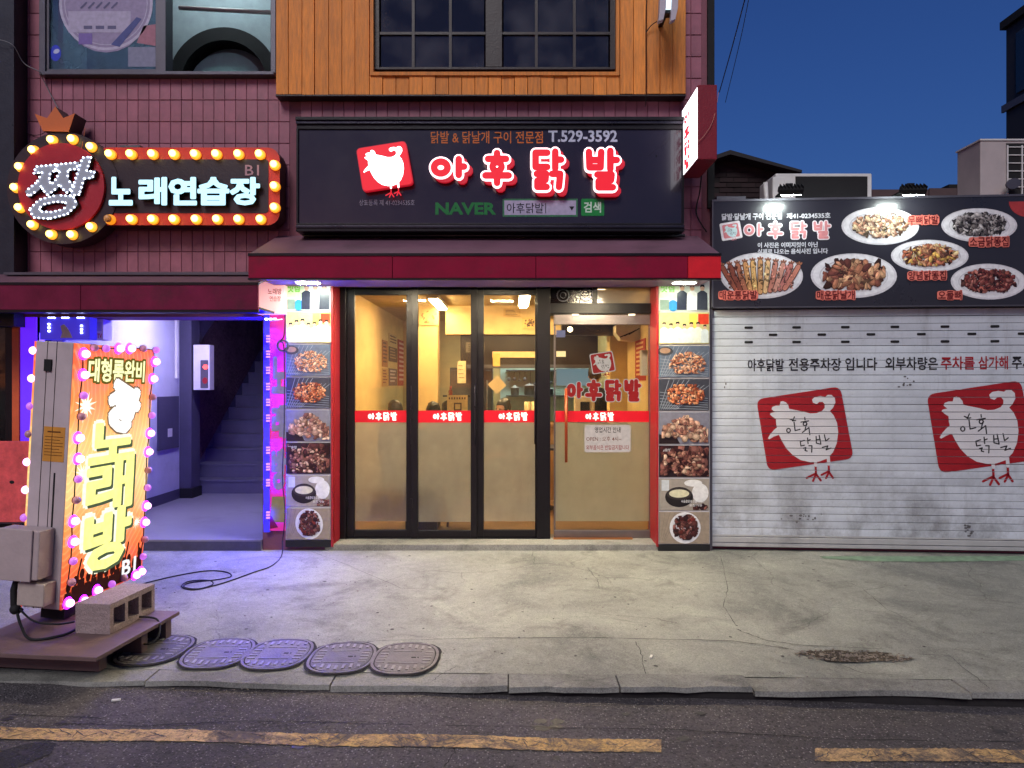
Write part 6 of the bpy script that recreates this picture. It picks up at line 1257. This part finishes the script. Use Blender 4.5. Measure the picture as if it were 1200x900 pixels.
g = Geo(SB); g.box(u0_ + .012, u1_ - .035, -.138, -.1255, v0_ - .008, v1_ - .002); g.build('box_lid', mat('box_taupe'), cbo, bevel=.005)
u2, v2 = fs(34, 676); u3, v3 = fs(66, 706); g = Geo(SB); g.box(u2 + .01, u3 - .005, -.10, -.002, v3, v2 - .005); g.build('junction_box', mat('box_beige', (178, 164, 156), .6, dirt=.3), st_, bevel=.006)
g = Geo(SB); g.tube([(u2 - .02, -.06, v2 + .02), (u2 - .035, -.07, v2 - .06), (u2 - .02, -.08, v3 - .01), (u2 + .01, -.06, v3 - .05)], .018, 8); g.ball(u2 - .01, -.08, v3 - .03, .03, 10, 6); g.build('cable_bundle', m_black, st_)
g = Geo(SB); g.box(-.20, -.05, .1, .5, -.09, -.001); g.build('foot', m_black, st_)
# platform
PMt = Matrix.Translation((-2.16, -2.86, 0)) @ Matrix.Rotation(R(-6), 4, 'Z')
pf = thing('sign_platform', 'low brown wooden platform carrying the lit stand', 'platform', M=PMt)
m_ply = mat('platform_wood', (104, 82, 80), .6, 0, .2, 4, .3, 30, dirt=.35, stretch=(1, 6, 1))
g = Geo(PMt); g.box(-.86, 0, 0, .76, .085, .108); g.build('deck', m_ply, pf, bevel=.003)
for y in (.16, .42, .66): g = Geo(PMt); g.box(-.78, -.10 if y < .2 else -.03, y, y + .06, -.035, .0845); g.build('bearer', m_ply, pf, bevel=.003)
# concrete block
BM = Matrix.Translation((-2.49, -2.50, .109)) @ Matrix.Rotation(R(-6), 4, 'Z')
cbk = thing('concrete_block', 'hollow concrete block lying on the platform beside the stand', 'concrete block', M=BM)
g = Geo(BM); bw, bl, bh = .21, .42, .17
g.box(0, bw, 0, bl, 0, .032); g.box(0, bw, 0, bl, bh - .032, bh)
for a, b in ((0, .032), (.133, .160), (.262, .289), (bl - .032, bl)): g.box(0, bw, a, b, .032, bh - .032)
g.build('block', ground_mat('block_concrete', (168, 150, 148), (140, 122, 122), .5, 200, 0, .3, .95, .7), cbk)
g = Geo(BM); g.box(.05, .055, .03, bl - .03, .033, bh - .033); g.build('core', mat('block_core', (60, 52, 54), .95), cbk)
cable([tuple(SB @ Vector((u2, -.08, v3 - .04))), (-2.80, -2.50, .15), (-2.66, -2.62, .116), (-2.52, -2.56, .12), (-2.5, -2.45, .125)], .008, 'black cable sagging from the stand control box onto the platform')
cable([tuple(SB @ Vector((u2 + .02, -.08, v3 - .03))), (-2.74, -2.48, .17), (-2.6, -2.5, .16), (-2.56, -2.4, .14)], .006, 'thinner black cable from the junction box to the foot of the stand')
cable([(-2.30, -2.25, .12), (-2.14, -2.28, .118), (-2.08, -2.36, .06), (-2.10, -2.42, .02), (-2.2, -2.40, .02)], .006, 'black cable curling off the right edge of the platform')

# ================================================================== SHUTTER AND MENU BOARD (turned slightly towards the street)
TH = -math.asin(.07)
SHM = Matrix.Translation((1.842, 0, 0)) @ Matrix.Rotation(TH, 4, 'Z')
def shf(w=0): return SHM @ Matrix.Translation((0, -w, 0)) @ FRONT
F0 = shf(0)
def su(px, py, w=0): return on_plane(px, py, shf(w))
sh = thing('roller_shutter', 'white slatted roller shutter with two red hen emblems and black Korean lettering', 'shutter', M=SHM)
m_slat = mat('shutter_white', (192, 198, 206), .42, 0, .10, 2.2, .06, 40, objvar=.045, dirt=.34)
b_ = m_slat.node_tree.nodes["Principled BSDF"]; nn = m_slat.node_tree; L = nn.links.new; src = b_.inputs['Base Color'].links[0].from_socket
ge = nn.nodes.new("ShaderNodeNewGeometry"); sx3 = nn.nodes.new("ShaderNodeSeparateXYZ"); L(ge.outputs['Position'], sx3.inputs[0])
def _mr(v, a, b, c, d):
    q = nn.nodes.new("ShaderNodeMapRange"); q.inputs[1].default_value = a; q.inputs[2].default_value = b; q.inputs[3].default_value = c; q.inputs[4].default_value = d; L(v, q.inputs[0]); return q.outputs[0]
def _noise(sc, st, det=10):
    mp = nn.nodes.new("ShaderNodeMapping"); mp.inputs['Scale'].default_value = st; L(ge.outputs['Position'], mp.inputs[0]); q = nn.nodes.new("ShaderNodeTexNoise"); q.inputs['Scale'].default_value = sc; q.inputs['Detail'].default_value = det; q.inputs['Roughness'].default_value = .72; L(mp.outputs[0], q.inputs[0]); return q.outputs[0]
def _mul(a, b): q = nn.nodes.new("ShaderNodeMath"); q.operation = 'MULTIPLY'; L(a, q.inputs[0]); L(b, q.inputs[1]); return q.outputs[0]
def _mixc(f, a, c): q = nn.nodes.new("ShaderNodeMix"); q.data_type = 'RGBA'; L(f, q.inputs[0]); L(a, q.inputs[6]); q.inputs[7].default_value = (*c, 1); return q.outputs[2]
c1 = _mixc(_mul(_mr(sx3.outputs[2], .0, 1.0, 1, .12), _mr(_noise(3.2, (1, 1, .8)), .42, .66, 0, .95)), src, (.12, .115, .11))
c2_ = _mixc(_mr(_noise(9, (1, 1, .12)), .55, .72, 0, .35), c1, (.2, .19, .19)); c3_ = _mixc(_mr(_noise(40, (1, 1, 1)), .58, .7, 0, .35), c2_, (.16, .15, .15)); L(c3_, b_.inputs['Base Color'])
m_gap = mat('shutter_gap', (40, 36, 42), .8)
ztop = su(900, 362)[1]; zbot = .035; NS = 31; rail_h = .11
pitch = (ztop - .005 - (zbot + rail_h)) / NS
def hz_range(k): return zbot + rail_h + pitch * k, zbot + rail_h + pitch * (k + 1)
LW = 3.9
prof = [(0, .0), (.0008, .0085), (.5 * pitch, .0096), (pitch - .0055, .0088), (pitch - .004, .0070), (pitch - .0035, -.002)]
g = Geo(SHM); s0 = None
vs = []; 
for x in (.0, LW):
    for h, d in prof: vs.append((x, -d, h))
n_ = len(prof); fsx = [(i, i + n_, i + n_ + 1, i + 1) for i in range(n_ - 1)]
me_ = Geo(); me_.add(vs, fsx)
for k in range(NS):
    a, b = hz_range(k)
    if s0 is None: s0 = me_.build('slat', m_slat, sh, local=True); o = s0
    else: o = dup(s0, parent=sh)
    o.location = (0, random.uniform(-.0004, .0004), a); o.rotation_euler = (0, random.uniform(-.0006, .0006), 0)
g = Geo(SHM); g.box(0, LW, .004, .03, 0.03, ztop); g.build('backing', m_gap, sh)
g = Geo(SHM); g.box(0, LW, -.012, .003, zbot, zbot + .035); g.box(0, LW, -.016, .003, zbot + .04, zbot + rail_h - .02); g.box(0, LW, -.010, .003, zbot + rail_h - .016, zbot + rail_h); g.build('bottom_rail', mat('shutter_rail', (176, 176, 176), .4, .2, .1, dirt=.4), sh, bevel=.004)
bands = [(hz_range(k)[0] + .0015, hz_range(k)[1] - .004) for k in range(NS)]
def slice_build(geo, name, m, parent):
    """cut a flat decal so that it lies on each slat and stops at the grooves"""
    o = geo.build(name, m, parent, local=True); me = o.data
    out_v, out_f, out_c = [], [], []; col = None
    for (a, b) in bands:
        bm = bmesh.new(); bm.from_mesh(me)
        for z_, cl_out in ((a, False), (b, True)):
            bmesh.ops.bisect_plane(bm, geom=bm.verts[:] + bm.edges[:] + bm.faces[:], plane_co=(0, 0, z_), plane_no=(0, 0, 1), clear_outer=cl_out, clear_inner=not cl_out)
        k = len(out_v); bm.verts.index_update(); out_v += [tuple(v.co) for v in bm.verts]; out_f += [[v.index + k for v in f.verts] for f in bm.faces]; bm.free()
    me.clear_geometry(); me.from_pydata(out_v, [], out_f); me.update(); return o
FL = FRONT.copy()       # local decal frame in the shutter's own space
m_sred = mat('stencil_red', (150, 14, 26), .5, 0, .12, 12); m_sblk = mat('stencil_black', (20, 18, 20), .5); m_swh = mat('stencil_white', (206, 204, 206), .45, 0, .05)
for (pa, pb) in (((885, 450), (999, 555)), ((1084, 448), (1212, 553))):
    c_ = su((pa[0] + pb[0]) / 2, (pa[1] + pb[1]) / 2); wv_ = su(pb[0], 500)[0] - su(pa[0], 500)[0]
    a, b, c = emblem(c_[0], c_[1] + .0, wv_ / 1.105, .0125, M=FL); slice_build(a, 'emblem_square', m_sred, sh); slice_build(b, 'hen', m_swh, sh); slice_build(c, 'brush_lettering', m_sblk, sh)
for body, xa, xb, mm in (('아후닭발', 876, 918, m_sblk), ('전용주차장', 924, 985, m_sblk), ('입니다', 990, 1027, m_sblk), ('외부차량은', 1037, 1098, m_sblk), ('주차를', 1102, 1141, m_sred), ('삼가해', 1146, 1180, m_sred), ('주세요', 1185, 1222, m_sblk)):
    a = su(xa, 435)[0]; b = su(xb, 435)[0]; q = (xa + xb) / 2; z0_ = su(q, 434.5 - (q - 950) * .009)[1]; z1_ = su(q, 420 - (q - 950) * .011)[1]
    g = Geo(FL); g.text(body, a, b, z0_, z1_, .0128, .019); slice_build(g, 'lettering', mm, sh)
for row, (py, xs_) in enumerate(((385.5, (877, 933, 990, 1048, 1106.6, 1165, 1223)), (394, (905.5, 962.5, 1020, 1079, 1138, 1197)), (404, (877, 933, 990, 1048, 1106.6, 1165, 1223)))):
    for px in xs_:
        u, v = su(px, py - (px - 877) * .012); kk = int((v - zbot - rail_h) / pitch); v = hz_range(kk)[0] + pitch * .5; g = Geo(FL); g.rrect(u - .038, u + .038, v - .011, v + .011, .009, .0135, .006); g.build('vent_slot', m_black, sh, local=True)
g = Geo(SHM)
fill = Geo(FL); rs = random.Random(11)
for (px, py, sx_, sz_, n) in ((1133, 622, .02, .12, 16), (935, 606, .14, .03, 14), (1060, 450, .05, .06, 8), (850, 450, .02, .02, 2), (1055, 642, .2, .01, 8)):
    u, v = su(px, py)
    for k in range(n): fill.ell(u + rs.gauss(0, sx_ * .6), v + rs.gauss(0, sz_ * .6), rs.uniform(.006, .018), rs.uniform(.004, .014), .0126, n=7)
slice_build(fill, 'scuff_mark', mat('scuff', (92, 90, 92), .8), sh)['kind'] = 'stuff'
g = Geo(SHM); g.box(-.022, .0, -.03, .06, .0, ztop); g.build('guide_rail', m_alu, sh); g = Geo(SHM); g.box(LW, LW + .1, -.05, .06, 0, ztop + 1); g.build('guide_rail', m_alu, sh)
# garage wall mass behind
gw = thing('garage_block', 'low flat-roofed garage block behind the shutter and menu board', 'building', M=SHM)
g = Geo(SHM); g.box(0, LW + .1, .06, 5.0, 0, 3.18); g.build('block', m_wall, gw)
g = Geo(SHM); g.box(.0, LW + .1, -.03, .3, ztop, ztop + .03); g.build('shutter_lintel', m_alu, gw)
# menu board
mb = thing('menu_board', 'long dark menu board with six plates of chicken above the shutter', 'menu board', M=SHM)
wb = .09; m0 = su(836, 300, wb); T0 = su(836, 238, wb)[1]; T1 = su(1200, 230, wb)[1]; B0 = su(836, 361, wb)[1]; B1_ = su(1200, 361, wb)[1]
u0 = su(836, 300, wb)[0]; zt_m = (T0 + T1) / 2 + .005; zb_m = ztop + .012
g = Geo(SHM); g.box(u0, LW, -wb, .0, zb_m, zt_m); g.build('panel', mat('menu_dark', (40, 38, 44), .3, 0, .12, 2, .03, 20, coat=.3), mb)
g = Geo(SHM); g.box(u0 - .006, LW, -wb - .006, .0, zt_m + .001, zt_m + .02); g.box(u0 - .012, u0 - .001, -wb - .005, .0, zb_m, zt_m + .02); g.box(u0, LW, -wb - .006, 0, zb_m - .01, zb_m - .0005); g.build('trim', m_alu, mb)
MBM = shf(wb + .001); U = lambda px, py: on_plane(px, py, MBM)
def mrect(x0_, x1_, y0_, y1_): a = U(x0_, (y0_ + y1_) / 2); b = U(x1_, (y0_ + y1_) / 2); c = U((x0_ + x1_) / 2, y0_); d = U((x0_ + x1_) / 2, y1_); return a[0], b[0], d[1], c[1]
MP = print_mat('menu_print', 0, .32)
PALE = [(212, 176, 146), (196, 150, 120), (226, 196, 168), (176, 128, 100), (220, 190, 150), (150, 104, 84)]
GIZ = [(92, 84, 84), (150, 142, 140), (54, 48, 50), (190, 184, 180), (120, 112, 108)]
SPICY = [(206, 150, 110), (188, 112, 84), (226, 190, 140), (150, 84, 64), (214, 170, 90), (110, 70, 56)]
OST = [(140, 76, 68), (112, 52, 50), (176, 112, 100), (82, 40, 42), (160, 90, 76)]
plates = [('spicy_feet', (844, 941, 296, 350), SPICY, 'feet', '매운통닭발', (843, 887, 341, 351)), ('wings', (950, 1051, 297, 349), [(168, 112, 84), (140, 84, 68), (196, 144, 110), (110, 62, 54), (206, 160, 120)], 'big', '매운닭날개', (957, 1001, 341, 351)),
          ('boneless', (986, 1077, 243, 287), PALE, 'mid', '무뼈닭발', (1064, 1099, 253, 263)), ('seasoned', (1044, 1135, 281, 319), SPICY, 'mid', '양념닭똥집', (1064, 1108, 318, 328)),
          ('salted', (1103, 1192, 244, 284), GIZ, 'mid', '소금닭똥집', (1136, 1181, 278, 289)), ('ostrich', (1114, 1203, 309, 351), OST, 'mid', '오돌뼈', (1099, 1126, 341, 351))]
for nm, rc, pal, kind, lab, lr in plates:
    x0_, x1_, z0_, z1_ = mrect(*rc); cx_, cz_ = (x0_ + x1_) / 2, (z0_ + z1_) / 2; rx, rz_ = (x1_ - x0_) / 2, (z1_ - z0_) / 2; g = Geo(MBM)
    g.col = (206, 202, 206); g.ell(cx_, cz_, rx, rz_, .001, n=40, rot=-.03); g.col = (222, 220, 222); g.ell(cx_, cz_ + rz_ * .02, rx * .95, rz_ * .93, .0014, n=40, rot=-.03); g.col = (190, 186, 190); g.ell(cx_, cz_, rx * .80, rz_ * .76, .0018, n=36, rot=-.03); g.col = (214, 212, 214); g.ell(cx_, cz_ - rz_ * .03, rx * .78, rz_ * .73, .0020, n=36, rot=-.03)
    if kind == 'feet':
        for k in range(11):
            for q_ in (-1, 0, 1):
                g.col = (150, 96, 70); x = cx_ - rx * .78 + rx * 1.5 * k / 10; top = cz_ + rz_ * (.62 - .05 * abs(k - 5)); g.stroke([(x + (k - 5) * .012, top), (x + (k - 5) * .014 + q_ * .020, top + .04 - .008 * abs(q_))], .008, .0022, n=6)
            x = cx_ - rx * .78 + rx * 1.5 * k / 10; lean = (k - 5) * .012; top = cz_ + rz_ * (.62 - .05 * abs(k - 5)); bot = cz_ - rz_ * (.72 - .03 * abs(k - 5)); c_ = pal[k % 5] if k < 8 else (190, 140, 130)
            c_ = [(150, 84, 64), (140, 76, 60), (172, 108, 80), (206, 150, 96), (222, 176, 110), (206, 156, 104), (226, 184, 130), (196, 130, 110), (206, 150, 130), (190, 120, 110), (200, 130, 110)][k]
            g.col = tuple(v * .45 for v in c_); g.stroke([(x + lean, top), (x + lean * .3, cz_), (x - lean, bot)], .026, .0024 + k * .0004, n=6); g.col = c_; g.stroke([(x + lean, top), (x + lean * .3, cz_), (x - lean, bot)], .019, .0026 + k * .0004, n=6)
            fill_rand(g, 16, x - .018, x + .018, bot, top, [tuple(min(v * f_, 250) for v in c_) for f_ in (.6, .85, 1.2)], .007, .016, .0031 + k * .0004)
    else:
        n = 190 if kind == 'mid' else 120; r0, r1 = (.014, .030) if kind == 'mid' else (.026, .055)
        for j, f_ in ((0, .5), (1, 1.0)):
            fill_rand(g, n if j else n // 2, cx_ - rx * .72, cx_ + rx * .72, cz_ - rz_ * .62, cz_ + rz_ * .75, [tuple(v * f_ for v in c_) for c_ in pal], r0 * (1.25 if not j else 1), r1 * (1.25 if not j else 1), .0024 + j * .0012, lambda x, z: ((x - cx_) / (rx * .70)) ** 2 + ((z - cz_ - rz_ * .05) / (rz_ * .62)) ** 2 < 1, .7)
        fill_rand(g, 60, cx_ - rx * .7, cx_ + rx * .7, cz_ - rz_ * .6, cz_ + rz_ * .7, [tuple(min(v * 1.2, 245) for v in c_) for c_ in pal] + [tuple(v * .4 for v in pal[-1])], .004, .010, .006, lambda x, z: ((x - cx_) / (rx * .68)) ** 2 + ((z - cz_ - rz_ * .05) / (rz_ * .6)) ** 2 < 1, .6)
    g.build('plate_print', MP, mb)
    x0_, x1_, z0_, z1_ = mrect(*lr); g = Geo(MBM); g.col = (222, 120, 104); g.text(lab, x0_, x1_, z0_, z1_, .0078, .10); g.rrect(x0_ - .01, x1_ + .01, z0_, z1_, .02, .0076); g.col = (92, 22, 26); g.text(lab, x0_, x1_, z0_, z1_, .009, .015); g.build('dish_name', MP, mb)
g = Geo(MBM); g.col = (200, 200, 205)
for body, rc in (('닭발·닭날개 구이 전문점', (846, 916, 250, 257.5)), ('제41-0234535호', (922, 973, 249.5, 256)), ('이 사진은 이미지컷이 아닌', (888, 958, 284, 290)), ('실제로 나오는 음식사진 입니다', (888, 970, 291.5, 297.5))):
    x0_, x1_, z0_, z1_ = mrect(*rc); g.text(body, x0_, x1_, z0_, z1_, .001, .03)
g.build('lettering', MP, mb)
for ch, a, b in (('아', 871, 894), ('후', 900, 917), ('닭', 926, 945), ('발', 953, 973)):
    x0_, x1_, z0_, z1_ = mrect(a, b, 260, 279); g = Geo(MBM); g.col = (232, 226, 228); glyph(g, ch, x0_, x1_, z0_, z1_, .021, .001); g.col = (214, 140, 142); glyph(g, ch, x0_, x1_, z0_, z1_, .012, .003); g.build('shop_name', MP, mb)
x0_, x1_, z0_, z1_ = mrect(846, 867, 261, 280); a, b, c = emblem((x0_ + x1_) / 2, (z0_ + z1_) / 2, (x1_ - x0_) * .92, .002, (214, 130, 134), (200, 225, 225), (60, 70, 70), M=MBM)
g = Geo(MBM); g.col = (232, 226, 228); g.poly([((x0_ + x1_) / 2 + p[0] * .19, (z0_ + z1_) / 2 + p[1] * .19) for p in rounded(HSQ, .09)], .001); e_ = g.build('emblem', MP, mb); a.build('emblem_square', MP, e_); b.build('hen', MP, e_); c.build('brush_lettering', MP, e_)
x_, z_ = U(1203, 236); g = Geo(MBM); g.col = (170, 60, 60); g.poly([(x_ + .02 + .17 * cos(q_), z_ + .14 * sin(q_)) for q_ in [pi + pi * k_ / 16 for k_ in range(17)]], .001); g.build('red_spot_print', MP, mb)
# floodlights
for px, lab in ((926, 'left black floodlight shining down on the menu board'), (1069, 'right black floodlight shining down on the menu board')):
    u, v = on_plane(px, 226, shf(.34)); M_ = SHM @ Matrix.Translation((u, -.34, v)); t = thing('floodlight', lab, 'floodlight', M=M_, group='floodlights over the menu board')
    g = Geo(M_ @ Matrix.Rotation(R(34), 4, 'X')); g.box(-.10, .10, -.045, .045, -.005, .05); hs_ = g.build('housing', m_black, t, bevel=.01)
    g = Geo(M_ @ Matrix.Rotation(R(34), 4, 'X')); [g.box(-.09 + .03 * k, -.084 + .03 * k, -.04, .04, .05, .068) for k in range(7)]; g.build('cooling_fin', m_black, hs_)
    g = Geo(M_); g.box(-.03, .03, .0, .33, .045, .06); g.box(-.03, .03, .02, .04, .06, .09); g.build('arm', m_black, t)
    g = Geo(M_ @ Matrix.Rotation(R(34), 4, 'X')); g.box(-.085, .085, -.035, .035, -.011, -.0055); g.build('lens', emis('flood_lens', (.88, 1, .95), 120), t)
g = Geo(SHM); 
# things on the garage roof
Y1 = .35
au = thing('outdoor_unit', 'large pale outdoor air conditioner with dark grille on the right roof edge', 'air conditioner', (4.9, .3, 3.2)); ux = lambda p: X(p, .3); uz = lambda p: Z(p, .3)
g = Geo(); g.box(ux(1149), ux(1149) + .95, .3, .66, 3.24, uz(165)); g.build('casing', mat('unit_beige', (176, 166, 164), .5, 0, .08, dirt=.15), au, bevel=.008)
g = Geo(); g.box(ux(1149) - .01, ux(1149) + .96, .29, .67, uz(165) + .001, uz(163)); g.build('top_cover', m_white, au)
g = Geo(); g.box(ux(1179), ux(1149) + .9, .296, .2995, 3.27, uz(168)); gr_ = g.build('grille_recess', m_black, au)
for k in range(8): g = Geo(); z_ = 3.27 + k * .077; g.box(ux(1179), ux(1149) + .9, .286, .2955, z_, z_ + .008); g.build('grille_bar', m_white, gr_)
for k in range(3): g = Geo(); x_ = ux(1179) + k * .14; g.box(x_, x_ + .012, .284, .2945, 3.27, 3.83); g.build('grille_bar', m_white, gr_)
g = Geo(); [g.box(ux(1149) + a, ux(1149) + a + .06, .32, .64, 3.18, 3.239) for a in (.08, .75)]; g.build('foot', m_black, au)
d_ = thing('dish_antenna', 'small grey dish beside the big outdoor unit grille', 'antenna', (4.6, .2, 3.25)); g = Geo(front(.2)); g.ell(X(1188, .2), Z(215, .2), .07, .05, 0, .02, 16, rot=.3); g.build('dish', m_alu, d_); g = Geo(); g.tube([(X(1186, .2), .22, Z(218, .2)), (X(1172, .2), .24, 3.2)], .008, 6); g.build('arm', m_alu, d_)
a2 = thing('rooftop_unit', 'low white framed unit with dark front lying on the roof behind the left floodlight', 'air conditioner', (2.9, .3, 3.2)); vx = lambda p: X(p, .3); 
g = Geo(); g.box(vx(909), vx(1022), .3, .75, 3.19, uz(203)); g.build('casing', m_white, a2, bevel=.012); g = Geo(); g.box(vx(932), vx(1016), .29, .299, 3.2, uz(207)); g.build('dark_front', m_black, a2)
g = Geo(); g.box(vx(909) - .03, vx(909) + .09, .295, .45, 3.19, uz(207)); g.build('side_cover', m_white, a2, bevel=.01)
g = Geo(); g.tube([(vx(899), .3, 3.16), (vx(897), .3, Z(214, .3))], .022, 10); tag(g.build('vent_pipe', m_white), 'short white pipe standing left of the low roof unit', 'pipe')
g = Geo(); g.box(X(840, .2), X(874, .2), .2, .5, 3.19, Z(230, .2)); tag(g.build('roof_slab', m_alu), 'flat grey slab on the roof edge beside the projecting sign', 'slab')
# brick hut and far roofs
m_bk = mat('dark_brick', (44, 31, 33), .9, objvar=.25)
hut = thing('brick_hut', 'dark brick house with sloping roof behind the menu board', 'house', (5, 4.2, 0)); Yh = 4.2; hx = lambda p: X(p, Yh); hz = lambda p: Z(p, Yh)
g = Geo(front(Yh)); g.poly([(hx(820), 0), (hx(820), hz(192)), (hx(850), hz(186)), (hx(912), hz(203)), (hx(912), 0)], 0, 3); g.build('wall', mat('mortar', (34, 28, 29), .9), hut)
bk0 = None; r_ = 0; zq = hz(232)
while zq < hz(188):
    xq = hx(834) + (.11 if r_ % 2 else 0)
    while xq < hx(912):
        px_ = 600 + xq / S(Yh); roof = 186 + max(0, (px_ - 850)) * .274 + max(0, 850 - px_) * .2
        if zq + .075 < hz(roof) - .02:
            if bk0 is None: g = Geo(); g.box(-.105, .105, -.008, .008, -.032, .032); bk0 = g.build('brick', m_bk, hut, local=True); o = bk0
            else: o = dup(bk0, parent=hut)
            o.location = wm(hut).inverted() @ Vector((xq + .11, Yh - .006 + random.uniform(-.003, .003), zq + .037))
        xq += .22
    zq += .078; r_ += 1
g = Geo(front(Yh)); g.poly([(hx(815), hz(194)), (hx(850), hz(182)), (hx(932), hz(205)), (hx(932), hz(208)), (hx(850), hz(187)), (hx(815), hz(198))], .25, 3.4); g.build('roof', mat('roof_dark', (30, 28, 32), .7), hut)
g = Geo(); g.box(X(1022, 2), X(1140, 2), 2, 2.6, 3.0, Z(222, 2)); g.box(X(1088, 2), X(1125, 2), 1.98, 2, 3.0, Z(221, 2)); tag(g.build('roof_parapet', mat('parapet_brown', (84, 66, 66), .8, dirt=.3)), 'low brown parapet with dark gap between the two roof units', 'parapet')
g = Geo(); g.box(X(1112, 3), X(1150, 3), 3, 3.8, 2.5, Z(216, 3)); tag(g.build('roof_vent', m_black), 'small dark roof vent left of the large outdoor unit', 'vent')
rbd = thing('dark_building', 'tall unlit building rising at the right picture edge', 'building', (7.5, 1.6, 0))
g = Geo(); g.box(6.3, 10, 1.0, 2.5, 0, 6.06); g.build('wall', mat('night_wall', (34, 34, 42), .6), rbd); g = Geo(); g.box(6.25, 10.05, .95, 2.55, 6.06, 6.16); g.build('roof_edge', m_black, rbd)
g = Geo(); g.box(6.27, 6.299, .95, 2.55, 5.0, 5.09); g.build('ledge', m_alu, rbd)
g = Geo(); g.box(6.28, 6.299, 1.1, 2.3, 5.15, 5.9); g.build('window', glass_mat('night_glass', (.1, .1, .14), 2, .05), rbd)
# lamp fixture at the top of the bay
tl = thing('wall_floodlight', 'white twin-armed wall lamp at the top of the orange boards', 'lamp', (X(783, -.5), -.5, 4.2)); Yf = -.5; fx = lambda p: X(p, Yf); fz_ = lambda p: Z(p, Yf)
for a, b in ((772, 776), (786, 790)): g = Geo(front(Yf)); g.poly([(fx(a + 3), 5.2), (fx(a + 9), 5.2), (fx(b + 4), fz_(10)), (fx(b + 1), fz_(24)), (fx(a - 1), fz_(26)), (fx(a), fz_(18))], .02, .06); g.build('arm', mat('lamp_white', (186, 180, 190), .4), tl, bevel=.003)
g = Geo(front(Yf)); g.rect(fx(780.5), fx(788.5), fz_(10), 5.2, .0, .1); g.build('lens', emis('wall_lamp_lens', (.7, .9, 1), 1.6), tl); g = Geo(); g.box(fx(780), fx(789), Yf + .02, Yf + .1, fz_(14), fz_(10)); g.box(fx(782), fx(787), Yf + .08, -.1, fz_(6), fz_(2)); g.build('mount', m_dk, tl)
print('objects', len(SC.objects))
